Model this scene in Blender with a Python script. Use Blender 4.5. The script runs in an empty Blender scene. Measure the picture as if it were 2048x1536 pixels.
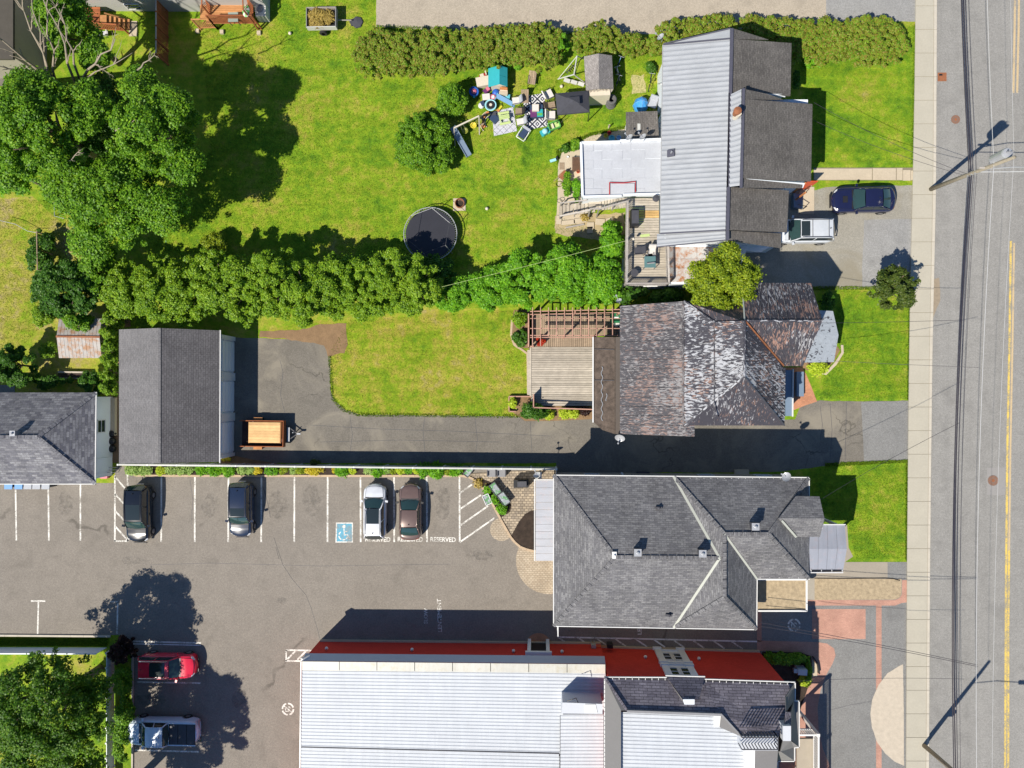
import bpy, bmesh, math, random
import numpy as np
from mathutils import Vector, Matrix, Quaternion, noise
from mathutils.geometry import tessellate_polygon
random.seed(7); rng = np.random.default_rng(7)
sc = bpy.context.scene
COL = sc.collection

# ---------------------------------------------------------------- camera, world, sun
F, NX, NY, H = 1421.0, 1075.0, 782.0, 56.84
_n = Vector(((NX-1024)/F, (768-NY)/F, -1)).normalized()
ROT = _n.rotation_difference(Vector((0, 0, -1)))
cd = bpy.data.cameras.new("camera"); cam = bpy.data.objects.new("camera", cd); COL.objects.link(cam)
cd.sensor_fit = 'HORIZONTAL'; cd.sensor_width = 36; cd.lens = 36*F/2048
cd.clip_start = 0.5; cd.clip_end = 3000
cam.location = (0, 0, H); cam.rotation_mode = 'QUATERNION'; cam.rotation_quaternion = ROT
sc.camera = cam
w = bpy.data.worlds.new("World"); sc.world = w; w.use_nodes = True
nt = w.node_tree; bg = nt.nodes['Background']
sky = nt.nodes.new('ShaderNodeTexSky'); sky.sky_type = 'NISHITA'; sky.sun_disc = False
SUN_EL = math.radians(49.7)
sky.sun_elevation = SUN_EL; sky.sun_rotation = math.radians(225)
sky.air_density = 1.0; sky.dust_density = 0.0; sky.ozone_density = 6.0
nt.links.new(sky.outputs[0], bg.inputs[0]); bg.inputs[1].default_value = 0.085
sd = bpy.data.lights.new("sun", 'SUN'); sd.energy = 5.0; sd.angle = math.radians(0.53); sd.color = (1, 0.93, 0.81)
so = bpy.data.objects.new("sun", sd); COL.objects.link(so)
so.rotation_mode = 'QUATERNION'
so.rotation_quaternion = Vector((-math.cos(SUN_EL)*.7071, -math.cos(SUN_EL)*.7071, math.sin(SUN_EL))).to_track_quat('Z', 'Y')
vs = sc.view_settings; vs.view_transform = 'Standard'; vs.look = 'None'; vs.exposure = 0.42; vs.gamma = 1; vs.use_curve_mapping = False

def P(px, py, h=0.0):
    """point of the place seen at photo pixel (px,py) at height h (m)"""
    d = ROT @ Vector(((px-1024)/F, (768-py)/F, -1)); t = (H-h)/-d.z
    return Vector((d.x*t, d.y*t, h))
def PL(pts, h=0.0): return [P(q[0], q[1], q[2] if len(q) > 2 else h) for q in pts]

# ---------------------------------------------------------------- object helpers
ORG = {}
def tag(o, label=None, cat=None, group=None, kind=None):
    if label: o['label'] = label
    if cat: o['category'] = cat
    if group: o['group'] = group
    if kind: o['kind'] = kind
    return o
def thing(name, label, cat, loc=(0, 0, 0), rz=0.0, group=None):
    o = bpy.data.objects.new(name, None); COL.objects.link(o); o.empty_display_size = .2
    o.location = loc; o.rotation_euler = (0, 0, rz); ORG[o.name] = Vector(loc)
    return tag(o, label, cat, group)
def ntri(pts):
    n = Vector((0, 0, 0))
    for i in range(len(pts)):
        a, b = pts[i], pts[(i+1) % len(pts)]
        n += Vector(((a.y-b.y)*(a.z+b.z), (a.z-b.z)*(a.x+b.x), (a.x-b.x)*(a.y+b.y)))
    return n.normalized() if n.length > 1e-12 else Vector((0, 0, 1))
def inset(pts, d):
    """inset a polygon (list of Vectors) horizontally by d; z kept"""
    n = len(pts); area = sum(pts[i].x*pts[(i+1) % n].y-pts[(i+1) % n].x*pts[i].y for i in range(n))
    s = 1 if area > 0 else -1; out = []
    for i in range(n):
        a, b, c = pts[i-1], pts[i], pts[(i+1) % n]
        e1 = Vector((b.x-a.x, b.y-a.y)).normalized(); e2 = Vector((c.x-b.x, c.y-b.y)).normalized()
        n1 = Vector((-e1.y, e1.x))*s; n2 = Vector((-e2.y, e2.x))*s
        m = n1+n2; k = d/max(.3, (1+n1.dot(n2)))
        out.append(Vector((b.x+m.x*k, b.y+m.y*k, b.z)))
    return out
def grow(pts, step=.35, amp=.05, seed=0.0):
    """subdivide a closed outline and roughen it"""
    out = []; n = len(pts)
    for i in range(n):
        a, b = pts[i], pts[(i+1) % n]; L = (b-a).length; k = max(1, min(160, int(L/step)))
        for j in range(k):
            p = a.lerp(b, j/k)
            q = noise.noise_vector(Vector((p.x*1.7+seed, p.y*1.7, seed*3.1)))*amp*1.3+noise.noise_vector(Vector((p.x*.5, p.y*.5+seed, 9)))*amp
            out.append(Vector((p.x+q.x, p.y+q.y, p.z)))
    return out
class MB:
    def __init__(s): s.v = []; s.f = []; s.m = []; s.cm = 0
    def face(s, pts):
        i = len(s.v); s.v += [Vector(p) for p in pts]; s.f.append(list(range(i, i+len(pts)))); s.m.append(s.cm)
    def sheet(s, pts):
        pts = [Vector(p) for p in pts]; i = len(s.v); s.v += pts
        nz = ntri(pts)
        for t in tessellate_polygon([pts]):
            a, b, c = [pts[k] for k in t]
            if (b-a).cross(c-a).dot(nz) < 0: t = (t[0], t[2], t[1])
            if nz.z < -1e-6 and abs(nz.z) > .9: t = (t[0], t[2], t[1])
            s.f.append([i+k for k in t]); s.m.append(s.cm)
    def raw(s, vs, fs):
        i = len(s.v); s.v += [Vector(p) for p in vs]
        for f in fs: s.f.append([i+k for k in f]); s.m.append(s.cm)
    def box(s, x0, x1, y0, y1, z0, z1):
        s.raw([(x0, y0, z0), (x1, y0, z0), (x1, y1, z0), (x0, y1, z0), (x0, y0, z1), (x1, y0, z1), (x1, y1, z1), (x0, y1, z1)],
              [(0, 3, 2, 1), (4, 5, 6, 7), (0, 1, 5, 4), (1, 2, 6, 5), (2, 3, 7, 6), (3, 0, 4, 7)])
    def obox(s, c, size, rz=0.0, rx=0.0, ry=0.0):
        M_ = Matrix.Translation(Vector(c)) @ Matrix.Rotation(rz, 4, 'Z') @ Matrix.Rotation(ry, 4, 'Y') @ Matrix.Rotation(rx, 4, 'X')
        a, b, d = [q/2 for q in size]
        vs = [M_ @ Vector(q) for q in [(-a, -b, -d), (a, -b, -d), (a, b, -d), (-a, b, -d), (-a, -b, d), (a, -b, d), (a, b, d), (-a, b, d)]]
        s.raw(vs, [(0, 3, 2, 1), (4, 5, 6, 7), (0, 1, 5, 4), (1, 2, 6, 5), (2, 3, 7, 6), (3, 0, 4, 7)])
    def beam(s, p0, p1, wd, ht, up=(0, 0, 1)):
        p0, p1 = Vector(p0), Vector(p1); d = (p1-p0)
        if d.length < 1e-6: return
        d.normalize(); u = Vector(up)
        if abs(d.dot(u)) > .98: u = Vector((1, 0, 0))
        r = d.cross(u).normalized(); u = r.cross(d).normalized(); a = r*wd/2; b = u*ht/2
        s.raw([p0-a-b, p0+a-b, p0+a+b, p0-a+b, p1-a-b, p1+a-b, p1+a+b, p1-a+b],
              [(0, 1, 2, 3), (7, 6, 5, 4), (1, 0, 4, 5), (2, 1, 5, 6), (3, 2, 6, 7), (0, 3, 7, 4)])
    def tube(s, pts, r, n=6, cap=True):
        pts = [Vector(p) for p in pts]; rs = r if isinstance(r, (list, tuple)) else [r]*len(pts); base = len(s.v)
        for i, p in enumerate(pts):
            d = (pts[min(i+1, len(pts)-1)]-pts[max(i-1, 0)]).normalized()
            u = Vector((0, 0, 1)) if abs(d.z) < .95 else Vector((1, 0, 0))
            a = d.cross(u).normalized(); b = a.cross(d)
            for k in range(n):
                t = 2*math.pi*k/n; s.v.append(p+(a*math.cos(t)+b*math.sin(t))*rs[i])
        for i in range(len(pts)-1):
            for k in range(n):
                k2 = (k+1) % n; s.f.append([base+i*n+k, base+i*n+k2, base+(i+1)*n+k2, base+(i+1)*n+k]); s.m.append(s.cm)
        if cap:
            s.f.append([base+k for k in range(n)][::-1]); s.m.append(s.cm)
            e = base+(len(pts)-1)*n; s.f.append([e+k for k in range(n)]); s.m.append(s.cm)
    def lathe(s, prof, n=16, c=(0, 0, 0), cap=True):
        base = len(s.v); c = Vector(c)
        for r, z in prof:
            for k in range(n):
                t = 2*math.pi*k/n; s.v.append(c+Vector((r*math.cos(t), r*math.sin(t), z)))
        for i in range(len(prof)-1):
            for k in range(n):
                k2 = (k+1) % n; s.f.append([base+i*n+k, base+i*n+k2, base+(i+1)*n+k2, base+(i+1)*n+k]); s.m.append(s.cm)
        if cap:
            s.f.append([base+k for k in range(n)][::-1]); s.m.append(s.cm)
            e = base+(len(prof)-1)*n; s.f.append([e+k for k in range(n)]); s.m.append(s.cm)
    def prism(s, pts, z0, top=True):
        """walls from the outline pts (own z) straight down to z0, plus the top"""
        pts = [Vector(p) for p in pts]; n = len(pts)
        if sum(pts[i].x*pts[(i+1) % n].y-pts[(i+1) % n].x*pts[i].y for i in range(n)) < 0: pts = pts[::-1]
        for i in range(n):
            a, b = pts[i], pts[(i+1) % n]
            s.face([Vector((a.x, a.y, z0)), Vector((b.x, b.y, z0)), b, a])
        if top: s.sheet(pts)
    def slab(s, pts, th=.12):
        """a roof plane with thickness th below it"""
        pts = [Vector(p) for p in pts]
        n_ = ntri(pts)
        if n_.z < 0: pts = pts[::-1]
        s.sheet(pts) if len(pts) > 4 else s.face(pts)
        lo = [p-Vector((0, 0, th)) for p in pts]; s.face(lo[::-1]) if len(pts) <= 4 else None
        for i in range(len(pts)):
            j = (i+1) % len(pts); s.face([lo[i], lo[j], pts[j], pts[i]])
    def strip(s, pts, wd):
        """flat ribbon along a polyline"""
        pts = [Vector(p) for p in pts]; L = []; R = []
        for i, p in enumerate(pts):
            d = (pts[min(i+1, len(pts)-1)]-pts[max(i-1, 0)]); d.z = 0; d.normalize(); nn = Vector((-d.y, d.x, 0))*wd/2
            L.append(p+nn); R.append(p-nn)
        for i in range(len(pts)-1): s.face([R[i], R[i+1], L[i+1], L[i]])
    def build(s, name, mats, parent=None, smooth=False, local=False, uv=True, org=None):
        if not isinstance(mats, (list, tuple)): mats = [mats]
        if parent is not None:
            off = Vector((0, 0, 0)) if local else ORG.get(parent.name, Vector((0, 0, 0)))
        elif org is not None: off = Vector(org)
        elif local: off = Vector((0, 0, 0))
        else:
            xs = [v.x for v in s.v]; ys = [v.y for v in s.v]; zs = [v.z for v in s.v]
            off = Vector(((min(xs)+max(xs))/2, (min(ys)+max(ys))/2, min(zs)))
        me = bpy.data.meshes.new(name)
        me.from_pydata([tuple(v-off) for v in s.v], [], s.f)
        for m in mats: me.materials.append(m)
        if len(mats) > 1: me.polygons.foreach_set('material_index', s.m)
        if smooth: me.polygons.foreach_set('use_smooth', [True]*len(s.f))
        if uv:
            ul = me.uv_layers.new(name="UVMap"); dat = np.zeros(len(me.loops)*2, dtype=np.float32); li = 0
            for f in s.f:
                pts = [s.v[k] for k in f]; n_ = ntri(pts)
                u = Vector((-n_.y, n_.x, 0))
                u = u.normalized() if u.length > .02 else Vector((1, 0, 0))
                v_ = n_.cross(u)
                for p in pts:
                    dat[li] = p.dot(u); dat[li+1] = p.dot(v_); li += 2
            ul.data.foreach_set('uv', dat)
        me.update()
        o = bpy.data.objects.new(name, me); COL.objects.link(o)
        if parent is not None: o.parent = parent; ORG[o.name] = off
        else: o.location = off if (not local or org is not None) else (0, 0, 0); ORG[o.name] = off
        return o
def B1(fn, *a, **k):
    m = MB(); getattr(m, fn)(*a, **k); return m
def kids(o): return [c for c in o.children]
def copy_tree(o, parent=None, loc=None, rz=None):
    c = o.copy(); COL.objects.link(c); c.parent = parent
    if loc is not None: c.location = loc
    if rz is not None: c.rotation_euler = (0, 0, rz)
    for ch in kids(o): copy_tree(ch, c)
    return c
def dup(o, label, loc, rz=None, scale=None):
    c = copy_tree(o, None, loc, rz); c['label'] = label
    if scale: c.scale = scale
    return c

# ---------------------------------------------------------------- materials
class NT:
    def __init__(s, name):
        s.mat = bpy.data.materials.new(name); s.mat.use_nodes = True; s.t = s.mat.node_tree
        s.b = s.t.nodes['Principled BSDF']; s.out = s.t.nodes['Material Output']
    def n(s, ty, **kw):
        x = s.t.nodes.new(ty)
        for k, v in kw.items(): setattr(x, k, v)
        return x
    def l(s, a, b): s.t.links.new(a, b)
    def pos(s):
        if not hasattr(s, '_p'): s._p = s.n('ShaderNodeNewGeometry').outputs['Position']
        return s._p
    def uvc(s):
        if not hasattr(s, '_u'): s._u = s.n('ShaderNodeTexCoord').outputs['UV']
        return s._u
    def sc_(s, vec, sx, sy, sz=1.0, rz=0.0):
        m = s.n('ShaderNodeMapping'); m.inputs['Scale'].default_value = (sx, sy, sz); m.inputs['Rotation'].default_value = (0, 0, rz)
        s.l(vec, m.inputs['Vector']); return m.outputs[0]
    def noise(s, scale, detail=3, rough=.55, vec=None, dist=0.0):
        x = s.n('ShaderNodeTexNoise'); x.inputs['Scale'].default_value = scale; x.inputs['Detail'].default_value = detail
        x.inputs['Roughness'].default_value = rough; x.inputs['Distortion'].default_value = dist
        s.l(vec if vec is not None else s.pos(), x.inputs['Vector']); return x.outputs['Fac']
    def ramp(s, fac, stops, mode='LINEAR'):
        r = s.n('ShaderNodeValToRGB'); r.color_ramp.interpolation = mode; e = r.color_ramp.elements
        while len(e) < len(stops): e.new(.5)
        for i, (p, c) in enumerate(stops):
            e[i].position = p; e[i].color = (c, c, c, 1) if isinstance(c, (int, float)) else (*c, 1)
        s.l(fac, r.inputs[0]); return r.outputs[0]
    def mix(s, fac, a, b, mode='MIX'):
        x = s.n('ShaderNodeMix', data_type='RGBA', blend_type=mode)
        for sock, val in ((x.inputs[0], fac), (x.inputs[6], a), (x.inputs[7], b)):
            if isinstance(val, (int, float)): sock.default_value = val if sock.type == 'VALUE' else (val, val, val, 1)
            elif isinstance(val, tuple): sock.default_value = (*val, 1)
            else: s.l(val, sock)
        return x.outputs[2]
    def math(s, op, a, b=0.0):
        x = s.n('ShaderNodeMath', operation=op)
        for sock, val in ((x.inputs[0], a), (x.inputs[1], b)):
            if isinstance(val, (int, float)): sock.default_value = val
            else: s.l(val, sock)
        return x.outputs[0]
    def bump(s, h, strength=.5, dist=.02):
        x = s.n('ShaderNodeBump'); x.inputs['Strength'].default_value = strength; x.inputs['Distance'].default_value = dist
        s.l(h, x.inputs['Height']); s.l(x.outputs[0], s.b.inputs['Normal'])
    def fin(s, col, rough=.8, metal=0.0, spec=.5):
        if isinstance(col, tuple): s.b.inputs['Base Color'].default_value = (*col, 1)
        else: s.l(col, s.b.inputs['Base Color'])
        s.b.inputs['Roughness'].default_value = rough; s.b.inputs['Metallic'].default_value = metal
        s.b.inputs['Specular IOR Level'].default_value = spec
        return s.mat
def mul(c, k): return tuple(min(1, x*k) for x in c)
def plain(name, c, rough=.6, var=.18, scale=2.0, metal=0.0, spec=.4, bump=0.0):
    t = NT(name); f = t.mix(.5, t.noise(scale, 5), t.noise(scale*9, 3))
    col = t.ramp(f, [(.3, mul(c, 1-var)), (.7, mul(c, 1+var))])
    if bump: t.bump(t.noise(scale*20, 3), bump, .01)
    return t.fin(col, rough, metal, spec)
def asphalt(name, c, crack=.0, warm=.0, patch=.14, dust=None, tracks=0):
    t = NT(name); c = (c[0], c[1]*1.03, c[2]*1.09)
    a = t.ramp(t.noise(.16, 6, .6), [(.3, mul(c, 1-patch)), (.7, mul(c, 1+patch))])
    st = t.ramp(t.noise(.9, 5, .65, dist=.6), [(.32, mul(c, .82)), (.6, mul(c, 1.06))])
    a = t.mix(.45, a, st)
    g = t.ramp(t.noise(26, 3, .75), [(.25, .62), (.5, .98), (.78, 1.42)])
    a = t.mix(1.0, a, g, 'MULTIPLY')
    a = t.mix(1.0, a, t.ramp(t.noise(7.0, 2, .9), [(.36, .88), (.5, 1.0), (.64, 1.12)]), 'MULTIPLY')
    if tracks: a = t.mix(1.0, a, t.ramp(t.noise(1.0, 4, .6, vec=t.sc_(t.pos(), 1.1, .025)), [(.3, .93), (.7, 1.07)]), 'MULTIPLY')
    a = t.mix(t.ramp(t.noise(.62, 6, .62, dist=.7), [(.55, 0.0), (.72, .42)]), a, mul(c, .62))
    if dust:
        a = t.mix(t.ramp(t.noise(.28, 6, .62, dist=.8), [(.5, 0.0), (.66, .75)]), a, dust)
    if crack:
        v = t.n('ShaderNodeTexVoronoi', feature='DISTANCE_TO_EDGE'); v.inputs['Scale'].default_value = crack
        wv = t.n('ShaderNodeVectorMath', operation='ADD'); nz = t.n('ShaderNodeTexNoise'); nz.inputs['Scale'].default_value = .9; nz.inputs['Detail'].default_value = 5
        t.l(t.pos(), nz.inputs['Vector'])
        sm = t.n('ShaderNodeVectorMath', operation='SCALE'); sm.inputs[3].default_value = 1.6; t.l(nz.outputs['Color'], sm.inputs[0])
        t.l(t.pos(), wv.inputs[0]); t.l(sm.outputs[0], wv.inputs[1]); t.l(wv.outputs[0], v.inputs['Vector'])
        cr = t.ramp(v.outputs['Distance'], [(0.0, 1.0), (.0035, 1.0), (.009, 0.0)])
        cr = t.math('MULTIPLY', cr, t.ramp(t.noise(.13, 3), [(.56, 0.0), (.62, .6)]))
        a = t.mix(cr, a, mul(c, .35))
    t.bump(t.noise(60, 2, .7), .5, .01)
    return t.fin(a, .92, 0, .25)
def grassmat(name, dry=0.0, hue=1.0, shag=1.0):
    t = NT(name)
    dk = (.045*hue, .120, .008); md = (.120*hue, .238, .010); lt = (.205*hue, .305, .014); yl = (.32*hue, .31, .045); br = (.36, .29, .13)
    f = t.math('ADD', t.math('MULTIPLY', t.noise(.28, 6, .62, dist=.4), .55), t.math('MULTIPLY', t.noise(1.6, 5, .6), .45))
    f = t.math('ADD', f, dry*.16)
    a = t.ramp(f, [(.33, dk), (.43, md), (.52, lt), (.62, yl), (.74, br)])
    g = t.ramp(t.noise(7, 4, .85), [(.32, .42), (.5, 1.0), (.70, 1.6)])
    a = t.mix(.55*shag, a, t.mix(1.0, a, g, 'MULTIPLY'))
    g2 = t.ramp(t.noise(34, 2, .8), [(.3, .5), (.5, 1.0), (.7, 1.5)])
    a = t.mix(.65, a, t.mix(1.0, a, g2, 'MULTIPLY'))
    a = t.mix(1.0, a, t.ramp(t.noise(1.0, 3, .5, vec=t.sc_(t.pos(), .22, 2.1, 1, .35)), [(.35, .9), (.65, 1.1)]), 'MULTIPLY')
    sp = t.ramp(t.noise(3.1, 6, .7, dist=1.0), [(.68, 0.0), (.74, .7)])
    a = t.mix(sp, a, (.03, .085, .006))
    t.bump(t.noise(30, 3, .8), .9, .05)
    return t.fin(a, .85, 0, .2)
def shingle(name, c1, c2, wd=.3, ht=.14, mort=.5, var=.16, flip=False):
    t = NT(name); br = t.n('ShaderNodeTexBrick'); br.inputs['Scale'].default_value = 1.0
    br.inputs['Brick Width'].default_value = wd; br.inputs['Row Height'].default_value = ht; br.inputs['Mortar Size'].default_value = .017
    br.inputs['Mortar Smooth'].default_value = .3
    br.inputs['Color1'].default_value = (*c1, 1); br.inputs['Color2'].default_value = (*c2, 1); br.inputs['Mortar'].default_value = (*mul(c1, mort), 1)
    t.l(t.uvc(), br.inputs['Vector'])
    a = t.mix(1.0, br.outputs['Color'], t.ramp(t.noise(.5, 6, .65), [(.3, 1-var), (.7, 1+var)]), 'MULTIPLY')
    a = t.mix(1.0, a, t.ramp(t.noise(14, 3, .8), [(.3, .72), (.7, 1.28)]), 'MULTIPLY')
    a = t.mix(1.0, a, t.ramp(t.noise(1.0, 2, .7, vec=t.sc_(t.uvc(), 3.2, 6.5)), [(.34, .87), (.66, 1.13)]), 'MULTIPLY')
    st = t.noise(1.0, 4, .6, vec=t.sc_(t.uvc(), 1.1, .22)); a = t.mix(1.0, a, t.ramp(st, [(.35, .93), (.65, 1.06)]), 'MULTIPLY')
    t.bump(br.outputs['Fac'], -.5, .012)
    return t.fin(a, .9, 0, .2)
def bricks(name, c1, c2, mort, wd=.22, ht=.075, ms=.01, rz=0.0, var=.15):
    t = NT(name); br = t.n('ShaderNodeTexBrick'); br.inputs['Scale'].default_value = 1.0
    br.inputs['Brick Width'].default_value = wd; br.inputs['Row Height'].default_value = ht; br.inputs['Mortar Size'].default_value = ms
    br.inputs['Color1'].default_value = (*c1, 1); br.inputs['Color2'].default_value = (*c2, 1); br.inputs['Mortar'].default_value = (*mort, 1)
    t.l(t.sc_(t.uvc(), 1, 1, 1, rz), br.inputs['Vector'])
    a = t.mix(1.0, br.outputs['Color'], t.ramp(t.noise(.8, 6), [(.3, 1-var), (.7, 1+var)]), 'MULTIPLY')
    a = t.mix(1.0, a, t.ramp(t.noise(22, 2), [(.3, .85), (.7, 1.15)]), 'MULTIPLY')
    t.bump(br.outputs['Fac'], -.4, .008)
    return t.fin(a, .88, 0, .25)
def metalroof(name, c, stain=(.3, .2, .12), st=.0, rough=.45, var=.08):
    t = NT(name)
    a = t.ramp(t.noise(.6, 6, .6), [(.3, mul(c, 1-var)), (.7, mul(c, 1+var))])
    a = t.mix(1.0, a, t.ramp(t.noise(1, 5, .7, vec=t.sc_(t.uvc(), 3.0, .35)), [(.3, .9), (.7, 1.08)]), 'MULTIPLY')
    if st: a = t.mix(t.ramp(t.noise(2.2, 7, .75), [(.56-.1*st, 0.0), (.72-.1*st, st)]), a, stain)
    a = t.mix(.3, a, t.mix(1.0, a, t.ramp(t.noise(30, 2), [(.3, .8), (.7, 1.2)]), 'MULTIPLY'))
    return t.fin(a, rough, 0.0, .5)
def flaky(name, dark=(.028, .028, .038), white=(.42, .43, .46), rust=(.27, .14, .095), wf=.0, rf=.0, sx=1.7, sy=.75):
    """old painted metal: dark paint flaking off in streaks down to zinc and rust"""
    t = NT(name)
    uv = t.sc_(t.uvc(), sx*2.6, sy*1.5)
    f1 = t.noise(1.0, 7, .66, vec=uv, dist=.5); big = t.noise(.33, 4, .6)
    f1 = t.math('ADD', f1, t.math('MULTIPLY', t.math('SUBTRACT', big, .5), .42))
    base = t.mix(t.noise(.8, 5), mul(dark, .8), mul(dark, 1.5))
    rs = t.noise(1.0, 6, .7, vec=t.sc_(t.uvc(), sx*2.1+.3, sy*1.1), dist=.3)
    rs = t.math('ADD', rs, t.math('MULTIPLY', t.math('SUBTRACT', t.noise(.42, 3), .5), .5))
    a = t.mix(t.ramp(rs, [(.55-rf, 0.0), (.60-rf, .85)]), base, t.mix(t.noise(5, 4), rust, mul(rust, 1.7)))
    a = t.mix(t.ramp(f1, [(.565-wf, 0.0), (.595-wf, 1.0)]), a, t.mix(t.noise(7, 4), white, mul(white, .62)))
    t.bump(f1, .35, .006)
    return t.fin(a, .68, 0, .35)
def woodmat(name, c, var=.22, grain=1.0, rnd=.16, rz=0.0):
    t = NT(name)
    a = t.ramp(t.noise(1.0, 6, .7, vec=t.sc_(t.uvc(), 2.2 if not rz else 16, 16 if not rz else 2.2)), [(.3, mul(c, 1-var)), (.7, mul(c, 1+var))])
    oi = t.n('ShaderNodeObjectInfo'); a = t.mix(1.0, a, t.ramp(oi.outputs['Random'], [(0.0, 1-rnd), (1.0, 1+rnd)]), 'MULTIPLY')
    a = t.mix(.5, a, t.mix(1.0, a, t.ramp(t.noise(1.7, 5), [(.3, .75), (.7, 1.2)]), 'MULTIPLY'))
    return t.fin(a, .82, 0, .25)
def leafmat(name, cols, trans=.28, rough=.5):
    t = NT(name); g = t.n('ShaderNodeNewGeometry')
    stops = [(i/(len(cols)-1), c) for i, c in enumerate(cols)]
    f = t.math('ADD', t.math('MULTIPLY', g.outputs['Random Per Island'], .55), t.math('MULTIPLY', t.noise(.75, 3), .55))
    a = t.ramp(t.math('SUBTRACT', f, .05), stops)
    t.fin(a, rough, 0, .3)
    tr = t.n('ShaderNodeBsdfTranslucent'); t.l(t.mix(1.0, a, (1.25, 1.15, .5), 'MULTIPLY'), tr.inputs['Color'])
    mx = t.n('ShaderNodeMixShader'); mx.inputs[0].default_value = trans+.06
    t.l(t.b.outputs[0], mx.inputs[1]); t.l(tr.outputs[0], mx.inputs[2]); t.l(mx.outputs[0], t.out.inputs['Surface'])
    return t.mat
def carpaint(name, c, rough=.28, metal=.0, coat=1.0):
    t = NT(name); fl = t.ramp(t.noise(3, 4), [(.3, mul(c, .93)), (.7, mul(c, 1.05))])
    t.fin(fl, rough, metal, .5); t.b.inputs['Coat Weight'].default_value = coat; t.b.inputs['Coat Roughness'].default_value = .04
    return t.mat
def paintmat(name, c, under, wear=.5):
    """road paint, worn through to the asphalt in flecks"""
    t = NT(name); f = t.math('ADD', t.math('MULTIPLY', t.noise(11, 5, .8), .6), t.math('MULTIPLY', t.noise(1.3, 4), .4))
    a = t.mix(t.ramp(f, [(.46-.12*wear, 1.0), (.56-.12*wear, 0.0)]), c, under)
    a = t.mix(1.0, a, t.ramp(t.noise(30, 2), [(.3, .85), (.7, 1.12)]), 'MULTIPLY')
    return t.fin(a, .7, 0, .3)

M = {}
M['lawn'] = grassmat('lawn_grass', dry=.08)
M['lawn_mid'] = grassmat('lawn_grass_back', dry=.34, hue=1.05)
M['lawn_front'] = grassmat('lawn_grass_front', dry=-.08)
M['lawn_dry'] = grassmat('lawn_grass_dry', dry=.72, hue=1.0)
M['park'] = asphalt('parking_asphalt', (.222, .193, .157), crack=.055, patch=.1)
M['drive'] = asphalt('old_driveway_asphalt', (.165, .146, .118), crack=.22, patch=.22, dust=(.25, .225, .18))
M['road'] = asphalt('road_asphalt', (.252, .238, .212), crack=.0, patch=.06, tracks=1)
M['plaza'] = asphalt('plaza_asphalt', (.205, .198, .182), patch=.08)
M['gravel_drive'] = asphalt('worn_gravel_driveway', (.285, .262, .212), patch=.16, dust=(.23, .205, .15))
M['tan_road'] = asphalt('tan_lane', (.37, .312, .235), crack=.07, patch=.07)
M['grey_lane'] = asphalt('grey_lane_patch', (.27, .26, .24), patch=.08)
M['conc'] = plain('sidewalk_concrete', (.40, .372, .305), .9, .08, .8, bump=.3)
M['conc2'] = plain('path_concrete', (.46, .39, .29), .9, .12, .9, bump=.3)
M['kerb'] = plain('kerb_concrete', (.47, .43, .36), .9, .12, 1.5)
M['tankerb'] = plain('tan_kerb', (.45, .34, .23), .9, .14, 1.5, bump=.3)
M['brickpave'] = bricks('pink_brick_paving', (.45, .25, .19), (.40, .215, .165), (.34, .21, .16), .2, .1, .008)
M['brickpave2'] = bricks('orange_brick_paving', (.50, .23, .13), (.42, .19, .11), (.33, .19, .12), .2, .1, .008)
M['pavers'] = bricks('tan_block_pavers', (.42, .345, .25), (.27, .225, .175), (.13, .105, .08), .30, .20, .022, rz=.0, var=.2)
M['pavers2'] = bricks('round_tan_pavers', (.44, .37, .28), (.37, .30, .22), (.22, .18, .13), .26, .15, .016)
M['soil'] = plain('bare_brown_soil', (.22, .14, .075), .95, .3, 1.6, bump=.8)
M['mulch'] = plain('dark_mulch', (.038, .026, .019), .95, .75, 3, bump=1.0)
M['gravel'] = plain('tan_gravel', (.36, .285, .185), .95, .45, 4, bump=1.0)
M['palegravel'] = plain('pale_cobble', (.47, .41, .33), .95, .16, 3, bump=.8)
M['white'] = plain('white_paint', (.66, .66, .65), .5, .06, 2)
M['offwhite'] = plain('off_white_metal', (.50, .50, .47), .5, .1, 1.4)
M['siding'] = plain('white_siding', (.70, .74, .78), .6, .05, 1)
M['beige'] = plain('beige_siding', (.36, .32, .27), .7, .1, 1)
M['black'] = plain('black_plastic', (.018, .018, .02), .45, .3, 4)
M['dark'] = plain('dark_grey_metal', (.06, .06, .07), .5, .3, 4)
M['darkfab'] = plain('dark_fabric', (.055, .056, .068), .9, .2, 3)
M['grey'] = plain('grey_metal', (.22, .22, .23), .5, .15, 3)
M['galv'] = plain('galvanised_steel', (.42, .43, .45), .35, .12, 4, metal=.3)
M['conduit'] = plain('dark_cable', (.035, .03, .04), .6, .2, 3)
M['wirew'] = plain('bright_wire', (.5, .5, .5), .4, .05, 3)
M['rust'] = plain('rusty_iron', (.26, .10, .045), .85, .35, 6, bump=.4)
M['mhole'] = plain('brown_iron_cover', (.19, .12, .09), .8, .25, 20, bump=.5)
M['redwall'] = bricks('red_brick_wall', (.58, .048, .034), (.51, .04, .028), (.44, .04, .03), .25, .085, .006, var=.06)
M['roofA'] = shingle('mottled_grey_shingle', (.195, .193, .198), (.115, .114, .124), .38, .15)
M['roofC'] = shingle('mottled_shingle_office', (.22, .22, .235), (.105, .105, .125), .44, .2)
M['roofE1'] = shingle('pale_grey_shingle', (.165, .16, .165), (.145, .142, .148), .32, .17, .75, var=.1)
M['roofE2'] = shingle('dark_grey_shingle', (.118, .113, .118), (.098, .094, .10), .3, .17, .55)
M['roofB'] = shingle('brown_grey_shingle', (.155, .143, .132), (.115, .106, .10), .3, .14, .55)
M['roofF'] = shingle('purple_grey_shingle', (.20, .185, .215), (.12, .11, .135), .6, .19, .22)
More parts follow.
